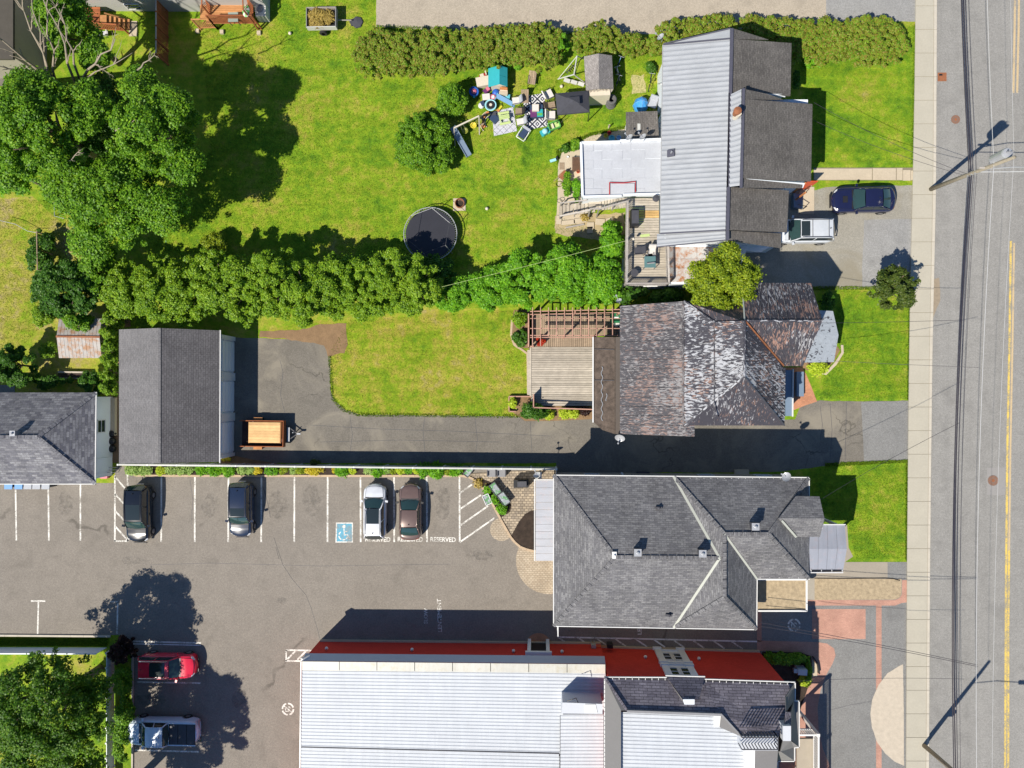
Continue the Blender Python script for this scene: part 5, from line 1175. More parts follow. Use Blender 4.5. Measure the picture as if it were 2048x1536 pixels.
def ell(c, r, k, cr, seed=0, full=False, flat=1.0, inner=.25, rag=.34):
    """clump centres over an ellipsoid c, r with clump radius cr"""
    out = []; R_ = random.Random(seed)
    for i in range(k):
        while True:
            v = Vector((R_.gauss(0, 1), R_.gauss(0, 1), R_.gauss(0, 1))).normalized()
            if v.z > (-.9 if full else -.25): break
        f = 1-inner*R_.random() if R_.random() < .8 else R_.uniform(.3, .8); s_ = cr*math.exp(R_.gauss(-.12, .38))
        nz = 1+rag*noise.noise(v*1.9+Vector((seed*3.3, 0, 0)))
        out.append((c[0]+v.x*(r[0]-s_*.6)*f*nz, c[1]+v.y*(r[1]-s_*.6)*f*nz, c[2]+v.z*(r[2]-s_*.5)*f, s_, s_, s_*.72*flat))
    return out
def tree(name, label, cat, px, py, h, rx, ry=None, rz=None, mat='leaf_maple', n=15000, size=.17, cr=.75, k=70, group=None, trunk=True, seed=1, extra=(), spiky=0.0, zb=None, tr=.22, bark='bark', rag=.34):
    """crown whose outline is centred on photo pixel (px,py), widest at height h*.6; radii in photo pixels"""
    hm = h*.62; kf = (H-hm)/H/25.0; ry = ry or rx; c = P(px, py, hm); RX, RY = rx*kf, ry*kf; RZ = rz or h*.38
    base = Vector((c.x, c.y, 0)); t = thing(name, label, cat, tuple(base), 0, group)
    cr *= .62; k = int(k*1.75); cl = ell((c.x, c.y, h-RZ), (RX, RY, RZ), k, cr, seed, flat=1.0, rag=rag)
    for (ex, ey, eh, er) in extra:
        e = P(ex, ey, eh); cl += ell((e.x, e.y, e.z), (er*kf, er*kf, er*kf*.8), max(6, int(k*(er/rx)**2)), cr, seed+7)
    leaves('crown', cl, int(n*1.75), size*.74, M[mat], t, spiky)
    if trunk:
        m = MB(); zt = h-RZ
        m.tube([base, base+Vector((.1, .05, zt*.5)), base+Vector((0, .1, zt))], [tr, tr*.8, tr*.6], 9); m.build('trunk', M[bark], t, smooth=True)
        R_ = random.Random(seed)
        for i in range(6):
            a = i*1.05+R_.random(); e = Vector((c.x+math.cos(a)*RX*.6, c.y+math.sin(a)*RY*.6, zt+RZ*.45)); s0 = base+Vector((0, .05, zt*R_.uniform(.45, .85)))
            B1('tube', [s0, s0.lerp(e, .5)+Vector((0, 0, .15)), e], [tr*.5, tr*.3, .03], 6).build('limb', M[bark], t, smooth=True)
    return t
def dead(par, p0, p1, r0, seed, depth=0, nb=3):
    R_ = random.Random(seed); p0, p1 = Vector(p0), Vector(p1); L = (p1-p0).length
    pts = [p0]
    for i in range(1, 6):
        u = i/5; pts.append(p0.lerp(p1, u)+Vector((R_.uniform(-1, 1), R_.uniform(-1, 1), R_.uniform(-1, 1)))*L*.035)
    B1('tube', pts, [r0*(1-.75*i/5) for i in range(6)], 6).build('bare_branch', M['deadbark'], par, smooth=True)
    if depth < 2:
        for i in range(nb):
            u = R_.uniform(.35, .95); s = pts[int(u*5)]; d = (p1-p0).normalized(); side = Vector((-d.y, d.x, R_.uniform(-.2, .4)))*R_.choice((-1, 1))
            e = s+(d*R_.uniform(.5, .9)+side*R_.uniform(.4, .8))*L*R_.uniform(.22, .4); dead(par, s, e, r0*.45, seed*7+i+1, depth+1, 2 if depth == 0 else 0)
# great maples, upper left
T = tree
GM = 'tall trees at upper left'
T('maple_tree', 'largest green maple, its crown left of centre in the upper left wood', 'tree', 95, 262, 11.5, 112, 108, 3.4, 'leaf_maple', 36000, .16, .75, 150, GM, seed=3, tr=.4, extra=[(60, 190, 7, 45), (180, 215, 8, 52), (20, 330, 6, 50)])
T('maple_tree', 'green maple at the lawn edge whose crown reaches furthest right', 'tree', 318, 272, 10.0, 84, 100, 3.2, 'leaf_maple', 30000, .16, .72, 130, GM, seed=5, tr=.35, extra=[(280, 170, 7, 34), (370, 330, 7, 40), (345, 215, 8, 40)])
T('maple_tree', 'green maple above the cedar row, lowest crown of the upper left wood', 'tree', 240, 408, 9.5, 108, 92, 3.2, 'leaf_maple', 34000, .16, .72, 140, GM, seed=8, tr=.35, extra=[(190, 480, 6, 45), (330, 420, 7, 50), (140, 370, 7, 50)])
T('maple_tree', 'yellow green broad tree at the left edge under the largest maple', 'tree', 25, 345, 7.0, 62, 42, 2.4, 'leaf_bright', 11000, .17, .75, 40, GM, seed=11, tr=.25)
T('maple_tree', 'darker small leaved tree rising beside the bare branches near the timber steps', 'tree', 150, 58, 9.0, 54, 72, 3.0, 'leaf_maple', 17000, .16, .75, 46, GM, seed=13, tr=.25, extra=[(190, 110, 6, 32)])
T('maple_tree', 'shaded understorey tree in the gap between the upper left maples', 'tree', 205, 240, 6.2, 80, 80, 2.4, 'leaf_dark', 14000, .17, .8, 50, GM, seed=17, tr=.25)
bt = thing('bare_tree', 'pale leafless tree with long bare branches at the upper left corner', 'tree', tuple(P(110, 165, 0)))
for i, (a, b, r) in enumerate((((118, 170, 5), (20, -20, 10.5), .13), ((112, 165, 5), (95, 0, 10), .10), ((105, 165, 5), (-20, 60, 9), .13), ((150, 165, 6), (80, -30, 11), .10), ((165, 158, 6.5), (230, 80, 10), .10), ((160, 160, 6), (120, 20, 10.5), .09), ((70, 150, 5.5), (-20, 128, 8), .09), ((100, 160, 6), (62, -20, 11), .08))):
    dead(bt, P(*a), P(*b), r, 31+i, 0, 4)
B1('tube', [P(110, 165, 0), P(112, 166, 3), P(115, 168, 5.5)], [.3, .25, .2], 9).build('trunk', M['deadbark'], bt)
for i, (a, b) in enumerate((((175, 155, 7.5), (262, 108, 9.5)), ((275, 140, 8.5), (312, 106, 10)), ((230, 262, 8.6), (275, 240, 9.8)), ((128, 330, 8.2), (165, 300, 9.2)))): dead(bt, P(*a), P(*b), .06, 61+i, 0, 4)
# row of tall cedars along the lawn
RW = 'tall row of yellow green cedars behind the trampoline'
rowx = [(262, 582, 5.2, 44, 62), (322, 575, 5.6, 46, 72), (380, 582, 5.2, 44, 68), (436, 570, 5.6, 46, 72), (492, 580, 5.4, 42, 70), (548, 572, 5.6, 46, 72), (606, 580, 5.2, 44, 66), (664, 568, 5.4, 46, 68), (722, 574, 5.2, 46, 68), (782, 568, 5.4, 46, 70), (834, 574, 5.0, 40, 62)]
ordn = ['first', 'second', 'third', 'fourth', 'fifth', 'sixth', 'seventh', 'eighth', 'ninth', 'tenth', 'eleventh', 'twelfth', 'thirteenth', 'fourteenth', 'fifteenth', 'sixteenth', 'seventeenth', 'eighteenth', 'nineteenth', 'twentieth', 'twenty first', 'twenty second', 'twenty third', 'twenty fourth', 'twenty fifth', 'twenty sixth', 'twenty seventh', 'twenty eighth']
for i, (x, y, h, a, b) in enumerate(rowx):
    T('cedar_tree', 'yellow green cedar in the tall row below the trampoline, %s from the left' % ordn[i], 'tree', x+(i*37%9-4), y+(i*53%11-5), h+(i*29%7-3)*.12, a+10, b, 2.1, 'leaf_cedar', 11500, .14, .46, 74, RW, seed=40+i, spiky=.35, tr=.14)
T('laurel_shrub', 'dark low shrubs tucked behind the right end of the cedar row', 'shrub', 862, 545, 3.0, 52, 40, 1.6, 'leaf_dark', 7000, .15, .5, 30, None, seed=55, tr=.08)
T('laurel_shrub', 'yellowish small shrub on the lawn just above the left end of the cedar row', 'shrub', 425, 488, 2.0, 26, 20, 1.1, 'leaf_yel', 2600, .13, .4, 14, None, seed=56, tr=.06)
# bright broadleaf thicket to the right of the cedars
for i, (x, y, h, a, b, mt, lb) in enumerate(((905, 590, 2.6, 46, 34, 'leaf_bright', 'bright green bush touching the right end of the cedar row'), (985, 575, 3.0, 48, 48, 'leaf_bright', 'bright green bush under the slanting cable, left of the thicket'),
        (1050, 560, 4.0, 56, 58, 'leaf_bright', 'bright green maple shrub in the middle of the thicket above the pergola'), (1130, 550, 4.2, 58, 62, 'leaf_bright', 'bright green maple shrub standing directly above the pergola'),
        (1205, 560, 4.0, 48, 54, 'leaf_bright', 'bright green maple shrub between the pergola and the raised deck'), (1225, 492, 3.4, 26, 44, 'leaf_bright', 'narrow green shrub pressed against the raised deck railing'),
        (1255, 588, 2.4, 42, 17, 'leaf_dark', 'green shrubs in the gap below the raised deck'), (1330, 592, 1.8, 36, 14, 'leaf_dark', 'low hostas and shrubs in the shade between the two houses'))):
    T('maple_shrub' if i < 6 else 'garden_shrub', lb, 'shrub', x, y, h, a, b, h*.45, mt, int(a*b*4.6), .17, .55, int(a*b/52), None, seed=70+i, tr=.08)
T('laburnum_tree', 'round yellow green tree between the metal roofed house and the old house', 'tree', 1443, 556, 7.4, 62, 54, 2.2, 'leaf_yel', 16000, .15, .55, 84, None, seed=81, tr=.16, extra=[(1484, 590, 6, 24), (1402, 592, 5.6, 24), (1455, 505, 6.3, 22), (1500, 548, 6, 18), (1395, 540, 6, 18), (1440, 610, 6, 20)], rag=.45)
T('lilac_tree', 'thin dark olive small tree beside the sidewalk at the driveway corner', 'tree', 1788, 578, 3.9, 44, 44, 1.6, 'leaf_olive', 5200, .15, .42, 40, None, seed=83, tr=.1, extra=[(1770, 560, 2.5, 14), (1812, 600, 2.5, 14)])
# clipped bushes on the back lawn
T('round_bush', 'large round dark green clipped bush on the back lawn', 'bush', 845, 279, 3.1, 63, 65, 2.2, 'leaf_maple', 24000, .12, .42, 150, None, seed=84, tr=.12, extra=[(880, 320, 1.2, 26)], rag=.06)
T('round_bush', 'smaller round bush next to the blue play table', 'bush', 903, 194, 2.6, 33, 32, 1.8, 'leaf_maple', 9000, .12, .36, 70, None, seed=85, tr=.1, rag=.08)
# hedge along the tan lane
hd = [(765, 105, 54, 52, 2.2), (825, 108, 48, 50, 2.4), (880, 104, 48, 50, 2.2), (935, 98, 46, 44, 2.3), (985, 90, 46, 42, 2.2), (1035, 90, 44, 46, 2.4), (1080, 90, 40, 50, 2.3), (1198, 80, 46, 38, 2.3), (1262, 88, 32, 26, 1.6), (1318, 90, 24, 20, 1.3),
      (1362, 60, 44, 24, 2.0), (1425, 54, 46, 24, 2.0), (1490, 52, 40, 22, 2.0), (1548, 62, 46, 30, 2.2), (1600, 80, 46, 44, 2.2), (1655, 84, 44, 46, 2.2), (1712, 84, 48, 50, 2.3), (1760, 84, 50, 50, 2.2)]
for i, (x, y, a, b, h) in enumerate(hd):
    a += 8; h += (i*31%7-3)*.1
    where = 'left of the bright round shrub' if i < 7 else ('between the bright round shrub and the metal roofed house' if i < 10 else 'above and beside the metal roofed house')
    T('hedge_bush', 'spiky red tipped hedge bush along the tan lane, %s from the left' % ordn[i], 'bush', x, y, h, a, b, .95, 'leaf_hedge', int(a*b*3.6), .12, .27, int(a*b/18), 'red tipped hedge bushes along the tan lane', seed=90+i, trunk=False, spiky=.75)
T('round_bush', 'vivid bright green round shrub interrupting the red tipped hedge', 'bush', 1117, 87, 2.2, 24, 27, 1.5, 'leaf_bright', 5000, .14, .3, 36, None, seed=120, tr=.08)
T('garden_shrub', 'bright green low shrub at the foot of the hedge beside the teal playhouse', 'shrub', 1000, 128, 1.0, 42, 13, .7, 'leaf_bright', 2600, .13, .3, 22, None, seed=121, trunk=False)
T('garden_shrub', 'bright green low growth at the corner of the metal roofed house', 'shrub', 1630, 118, 1.1, 26, 15, .7, 'leaf_bright', 1800, .13, .3, 16, None, seed=122, trunk=False)
# left side shrubs
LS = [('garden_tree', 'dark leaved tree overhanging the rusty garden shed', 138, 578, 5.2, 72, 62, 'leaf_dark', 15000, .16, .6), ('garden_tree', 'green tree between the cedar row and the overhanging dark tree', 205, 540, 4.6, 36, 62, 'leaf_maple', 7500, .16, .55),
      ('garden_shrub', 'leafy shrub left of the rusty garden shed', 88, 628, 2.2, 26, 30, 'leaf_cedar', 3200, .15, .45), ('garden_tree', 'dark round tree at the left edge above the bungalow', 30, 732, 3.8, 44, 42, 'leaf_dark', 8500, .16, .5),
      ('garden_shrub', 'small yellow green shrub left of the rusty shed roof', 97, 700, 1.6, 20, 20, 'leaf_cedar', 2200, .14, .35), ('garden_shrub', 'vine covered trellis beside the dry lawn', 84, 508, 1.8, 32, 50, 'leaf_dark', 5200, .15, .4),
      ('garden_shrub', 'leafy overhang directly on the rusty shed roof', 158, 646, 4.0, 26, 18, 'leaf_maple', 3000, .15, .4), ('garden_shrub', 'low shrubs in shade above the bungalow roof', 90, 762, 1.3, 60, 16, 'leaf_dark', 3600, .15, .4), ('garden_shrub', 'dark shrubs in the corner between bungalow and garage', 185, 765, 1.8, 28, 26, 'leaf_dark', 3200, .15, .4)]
for i, (nm, lb, x, y, h, a, b, mt, n, s, cr) in enumerate(LS): T(nm, lb, nm.split('_')[1], x, y, h, a, b, h*.45, mt, n, s, cr, max(12, int(a*b/60)), None, seed=130+i, tr=.1, trunk=h > 2)
T('wall_shrub', 'yellow ochre shrub at the foot of the garage corner by the fence', 'shrub', 452, 916, .9, 11, 8, .6, 'leaf_gold', 900, .1, .2, 10, None, seed=180, trunk=False)
T('wall_shrub', 'small dark weed growing through the fence above the golden mound', 'shrub', 631, 925, .9, 12, 5, .5, 'leaf_olive', 700, .09, .18, 8, None, seed=181, trunk=False)
for i in range(6):
    T('column_cedar', 'clipped cedar of the narrow hedge beside the garage, %s from the top' % ordn[i], 'tree', 224-i*.8, 640+i*27, 3.2, 18, 17, 1.7, 'leaf_cedar', 2900, .13, .3, 22, 'narrow cedar hedge beside the garage', seed=150+i, spiky=.3, tr=.06)
# great trees lower left
T('maple_tree', 'dense green maple between the low white wall and the parked pickup', 'tree', 98, 1402, 9.8, 116, 104, 3.4, 'leaf_deep', 30000, .16, .7, 140, 'trees at lower left', seed=160, tr=.35, extra=[(60, 1500, 6, 60), (190, 1400, 5, 50), (150, 1500, 5.5, 60)])
T('maple_tree', 'second maple entering from the bottom edge at lower left', 'tree', 138, 1692, 12.5, 122, 120, 4.2, 'leaf_deep', 30000, .17, .9, 90, 'trees at lower left', seed=161, tr=.35)
T('smoke_bush', 'very dark burgundy round bush at the turf corner', 'bush', 239, 1306, 2.0, 27, 27, 1.3, 'leaf_burg', 5000, .13, .3, 40, None, seed=162, tr=.08)
for i, (x, y, b) in enumerate(((243, 1365, 30), (246, 1425, 34), (244, 1490, 34))):
    T('boundary_shrub', 'green shrub along the parking kerb under the maples, %s from the top' % ordn[i], 'shrub', x, y, 1.8, 18, b, .9, 'leaf_maple', 2800, .15, .38, 22, 'shrubs along the lower left kerb', seed=165+i, trunk=False)
m_ = T('box_hedge', 'clipped green hedge in the shade at the corner of the brick building', 'hedge', 1572, 1318, 1.0, 46, 12, .7, 'leaf_maple', 5200, .12, .26, 44, None, seed=170, trunk=False)
T('box_hedge', 'short clipped hedge leg running down beside the tan slab', 'hedge', 1616, 1344, .9, 7, 26, .6, 'leaf_maple', 1500, .12, .22, 16, None, seed=171, trunk=False)
# flower bed plants
fb = [(272, 'leaf_pale', 15, .5, 'mound of pale variegated leaves at the left end'), (294, 'leaf_pale', 13, .5, 'mound of pale variegated leaves next to the left end'), (323, 'leaf_lime', 9, .4, 'lime yellow clump'), (346, 'leaf_pale', 11, .5, 'pale variegated mound'), (366, 'leaf_pale', 12, .5, 'pale variegated mound'),
      (381, 'leaf_pale', 8, .4, 'small pale variegated mound'), (394, 'leaf_burg', 5, .25, 'tiny dark red clump'), (407, 'leaf_bright', 9, .5, 'spiky green daylily'), (431, 'leaf_bright', 11, .5, 'spiky green daylily'), (459, 'leaf_bright', 10, .5, 'spiky green daylily with yellow tips'),
      (473, 'leaf_burg', 5, .25, 'small dark red clump'), (486, 'leaf_pale', 10, .5, 'pale green mound'), (503, 'leaf_pale', 9, .5, 'pale green mound'), (516, 'leaf_gold', 8, .4, 'golden brown clump'), (544, 'leaf_bright', 12, .6, 'rounded vivid green mound'), (569, 'leaf_yel', 8, .4, 'loose green clump with yellow flowers'),
      (589, 'leaf_pale', 7, .4, 'small pale green mound'), (602, 'leaf_yel', 9, .4, 'loose green clump with yellow flowers'), (631, 'leaf_gold', 14, .7, 'large round golden mound'), (668, 'leaf_gold', 4, .25, 'tiny golden ball'), (683, 'leaf_bright', 10, .45, 'spiky green clump'), (705, 'leaf_lime', 8, .4, 'round lime green ball'),
      (740, 'leaf_pale', 9, .4, 'pale green mound'), (757, 'leaf_bright', 11, .5, 'spiky green clump'), (772, 'leaf_pale', 9, .4, 'pale clump'), (787, 'leaf_yel', 7, .35, 'loose clump with yellow flowers'), (801, 'leaf_lime', 8, .4, 'lime green ball'), (818, 'leaf_bright', 8, .4, 'green clump'),
      (834, 'leaf_lime', 9, .45, 'lime green mound'), (850, 'leaf_bright', 12, .55, 'arching grassy daylily'), (872, 'leaf_bright', 15, .6, 'largest arching grassy daylily'), (893, 'leaf_yel', 8, .4, 'loose clump with yellow flowers'), (912, 'leaf_bright', 11, .5, 'spiky green clump')]
def onum(i): return ordn[i] if i < 28 else ['twenty ninth', 'thirtieth', 'thirty first', 'thirty second', 'thirty third'][i-28]
near = ['behind the black SUV', 'behind the dark blue SUV', 'between the dark blue SUV and the white hatchback', 'behind the white hatchback', 'behind the brown sedan', 'right of the brown sedan']
for i, (x, mt, r, h, lb) in enumerate(fb):
    sp = .8 if ('spiky' in lb or 'grassy' in lb) else .1
    p = P(x, 940, .06); t = thing('bed_plant', '%s in the fence flower bed, plant number %s from the left' % (lb, ordn[i] if i < 28 else ['twenty ninth', 'thirtieth', 'thirty first', 'thirty second', 'thirty third'][i-28]), 'plant', tuple(p), 0, 'plants in the long flower bed below the fence')
    t['label'] = '%s, %s from left in the fence bed' % (lb.replace('mound of pale variegated leaves', 'pale variegated mound'), onum(i))
    r *= 1.2; rr = r/25; rb = min(rr, .36); cl = ell((p.x, p.y, .06+h*.35), (rr, rb if sp < .5 else rr*.85, h*.6), int(8+r*1.6), rr*.32, 200+i)
    leaves('foliage', cl, int(90+r*r*5.2), .095 if sp < .5 else .13, M[mt], t, sp, asp=1.4 if sp < .5 else 3.2)
# patio bed shrubs and others
for i, (x, y, a, b, mt, lb) in enumerate(((976, 978, 8, 9, 'leaf_bright', 'bright green shrub nearest the top of the patio bed'), (990, 998, 7, 10, 'leaf_bright', 'bright green shrub in the middle of the patio bed'), (1005, 1017, 11, 11, 'leaf_bright', 'bright green shrub at the bottom of the patio bed'),
        (957, 966, 6, 5, 'brush', 'withered orange plant at the top of the patio bed'), (1606, 1358, 13, 11, 'leaf_lime', 'chartreuse leafy plant lit by the sun beside the brick building'), (1066, 822, 30, 16, 'leaf_dark', 'dark clipped bush at the corner of the old house deck'),
        (1097, 829, 12, 9, 'leaf_lime', 'pale yellow spiky plant beside the dark clipped bush'), (1139, 827, 22, 8, 'leaf_lime', 'chartreuse mound below the old house deck'), (1170, 823, 11, 6, 'leaf_burg', 'dark red plants below the porch roof'),
        (1040, 640, 14, 18, 'leaf_cedar', 'yellow green shrub left of the pergola'), (1042, 678, 15, 18, 'leaf_dark', 'darker green shrub with pale flowers below the pergola corner'), (1634, 737, 20, 10, 'leaf_lime', 'arching light green hosta clump at the brick walk'),
        (1648, 605, 14, 22, 'leaf_dark', 'shaded green shrub at the corner of the old house bay'), (1026, 805, 8, 12, 'leaf_lime', 'small yellow flowering plants inside the wooden frame'), (1295, 106, 1, 1, 'leaf_dark', ''), (1300, 140, 10, 12, 'leaf_dark', 'straggly green shrub against the white wall of the metal roofed house'),
        (1589, 165, 6, 22, 'leaf_dark', 'shaded green shrub along the foot of the top brown gable'), (1131, 300, 9, 9, 'leaf_dark', 'round green potted shrub at the bend of the concrete path'), (1150, 292, 10, 12, 'leaf_maple', 'large leaved plant in the white trough by the extension'),
        (1133, 372, 6, 26, 'leaf_maple', 'long leafy strip planting beside the concrete path'), (1152, 380, 6, 24, 'leaf_bright', 'bright leafy strip planting along the white extension'), (1170, 437, 7, 4, 'brush', 'dry yellow tuft under the timber stairs'), (1222, 462, 20, 14, 'leaf_bright', 'bright fern clump at the foot of the deck stairs'),
        (1560, 1300, 1, 1, 'leaf_dark', ''), (1100, 470, 1, 1, 'leaf_dark', ''))):
    if not lb: continue
    h = {3: .3, 5: 1.5, 9: 1.0, 22: 1.2, 12: 1.2}.get(i, .7); p = P(x, y, 0)
    t = thing('garden_plant', lb, 'plant', tuple(p)); cl = ell((p.x, p.y, h*.45), (a/25, b/25, h*.55), int(8+(a+b)*.9), .16 if a < 20 else .24, 300+i)
    leaves('foliage', cl, int(120+a*b*7), .11, M[mt], t, .5 if 'spiky' in lb or 'arching' in lb or 'fern' in lb else .1, asp=2.6 if 'arching' in lb else 1.5)

def blades(name, poly, n, hgt, mat, z=0.0, wd=.035):
    q = PL(poly); xs = [p.x for p in q]; ys_ = [p.y for p in q]; tri = [tuple(q[k] for k in t) for t in tessellate_polygon([q])]
    ar = np.array([abs((b-a).cross(c-a).length) for a, b, c in tri]); ar /= ar.sum(); idx = rng.choice(len(tri), n, p=ar)
    T_ = np.array([[list(v) for v in t] for t in tri])[idx]; u = rng.random((n, 2)); f = u.sum(1) > 1; u[f] = 1-u[f]
    p = T_[:, 0]+(T_[:, 1]-T_[:, 0])*u[:, :1]+(T_[:, 2]-T_[:, 0])*u[:, 1:]; p[:, 2] = z
    a = rng.random(n)*6.283; d = np.stack([np.cos(a), np.sin(a), np.zeros(n)], 1)*wd*rng.uniform(.6, 1.4, n)[:, None]
    tip = p+np.stack([rng.normal(0, hgt*.5, n), rng.normal(0, hgt*.5, n), hgt*rng.uniform(.5, 1.2, n)], 1)
    V = np.stack([p-d, p+d, tip], 1).reshape(-1, 3); off = V.mean(0); off[2] = z; V = (V-off).astype(np.float32)
    me = bpy.data.meshes.new(name); me.vertices.add(3*n); me.vertices.foreach_set('co', V.ravel()); me.loops.add(3*n); me.loops.foreach_set('vertex_index', np.arange(3*n, dtype=np.int32))
    me.polygons.add(n); me.polygons.foreach_set('loop_start', np.arange(0, 3*n, 3, dtype=np.int32)); me.polygons.foreach_set('loop_total', np.full(n, 3, dtype=np.int32)); me.materials.append(mat); me.update(calc_edges=True)
    o = bpy.data.objects.new(name, me); COL.objects.link(o); o.location = off.tolist(); return tag(o, kind='stuff')
M['blade'] = leafmat('grass_blade', [(.05, .14, .008), (.12, .24, .01), (.20, .30, .02), (.29, .33, .04)], .2)
M['blade2'] = leafmat('dry_grass_blade', [(.07, .15, .012), (.15, .23, .02), (.24, .28, .03), (.34, .32, .07)], .2)
tag(blades('turf_grass', [(-200, 1273), (216, 1276), (216, 1292), (-200, 1291)], 16000, .12, M['blade']), 'dense strip of turf above the low white wall', 'grass', kind='stuff')
tag(blades('lawn_grass', [(400, 0), (750, 0), (750, 60), (715, 90), (740, 160), (1120, 150), (1300, 100), (1320, 250), (1120, 300), (1110, 430), (1250, 480), (900, 540), (300, 500), (420, 300)], 90000, .07, M['blade'], wd=.022), 'sunlit grass of the big back lawn', 'grass', kind='stuff')
tag(blades('lawn_grass', [(660, 700), (700, 640), (1030, 620), (1055, 700), (1055, 829), (720, 826), (668, 795)], 26000, .06, M['blade2'], wd=.022), 'yellowing mown grass between driveway and pergola', 'grass', kind='stuff')
tag(blades('lawn_grass', [(1600, 130), (1826, 50), (1822, 330), (1632, 330)], 20000, .06, M['blade'], wd=.022), 'grass of the front lawn beside the metal roofed house', 'grass', kind='stuff')
tag(blades('lawn_grass', [(1680, 582), (1816, 582), (1812, 798), (1640, 798)], 18000, .06, M['blade'], wd=.022), 'grass of the front lawn beside the old house', 'grass', kind='stuff')
tag(blades('lawn_grass', [(1620, 934), (1811, 928), (1809, 1118), (1712, 1118), (1696, 1050), (1625, 1020)], 16000, .06, M['blade'], wd=.022), 'grass of the front lawn beside the grey hip roofed house', 'grass', kind='stuff')
tag(blades('lawn_grass', [(-60, 400), (110, 400), (160, 480), (120, 620), (-60, 790)], 16000, .07, M['blade2'], wd=.022), 'dry uneven grass at the left edge', 'grass', kind='stuff')
for i, (pl, lb) in enumerate((([(1826, 50), (1834, 50), (1829, 330), (1822, 330)], 'ragged grass edge along the upper sidewalk'), ([(1817, 582), (1823, 582), (1819, 800), (1813, 800)], 'ragged grass edge along the middle sidewalk'), ([(1811, 926), (1818, 926), (1817, 1122), (1810, 1122)], 'ragged grass edge along the lower sidewalk'),
        ([(1056, 829), (1056, 836), (720, 833), (686, 824), (662, 800), (656, 712), (662, 712), (668, 796), (692, 819), (722, 826)], 'ragged grass edge of the mown lawn along the driveway'), ([(1650, 926), (1816, 919), (1816, 925), (1650, 934)], 'ragged grass edge above the lowest front lawn'), ([(1560, 572), (1818, 573), (1818, 580), (1560, 580)], 'ragged grass edge below the gravel driveway'),
        ([(1112, 300), (1122, 296), (1180, 266), (1250, 252), (1250, 258), (1180, 273), (1126, 300), (1114, 330)], 'ragged grass edge along the curved concrete path'), ([(752, 50), (860, 54), (1150, 62), (1150, 70), (860, 64), (752, 58)], 'weeds along the tan lane under the hedge'))):
    tag(blades('grass_edge', pl, 2600, .09, M['blade'], .02, wd=.03), lb, 'grass', kind='stuff')
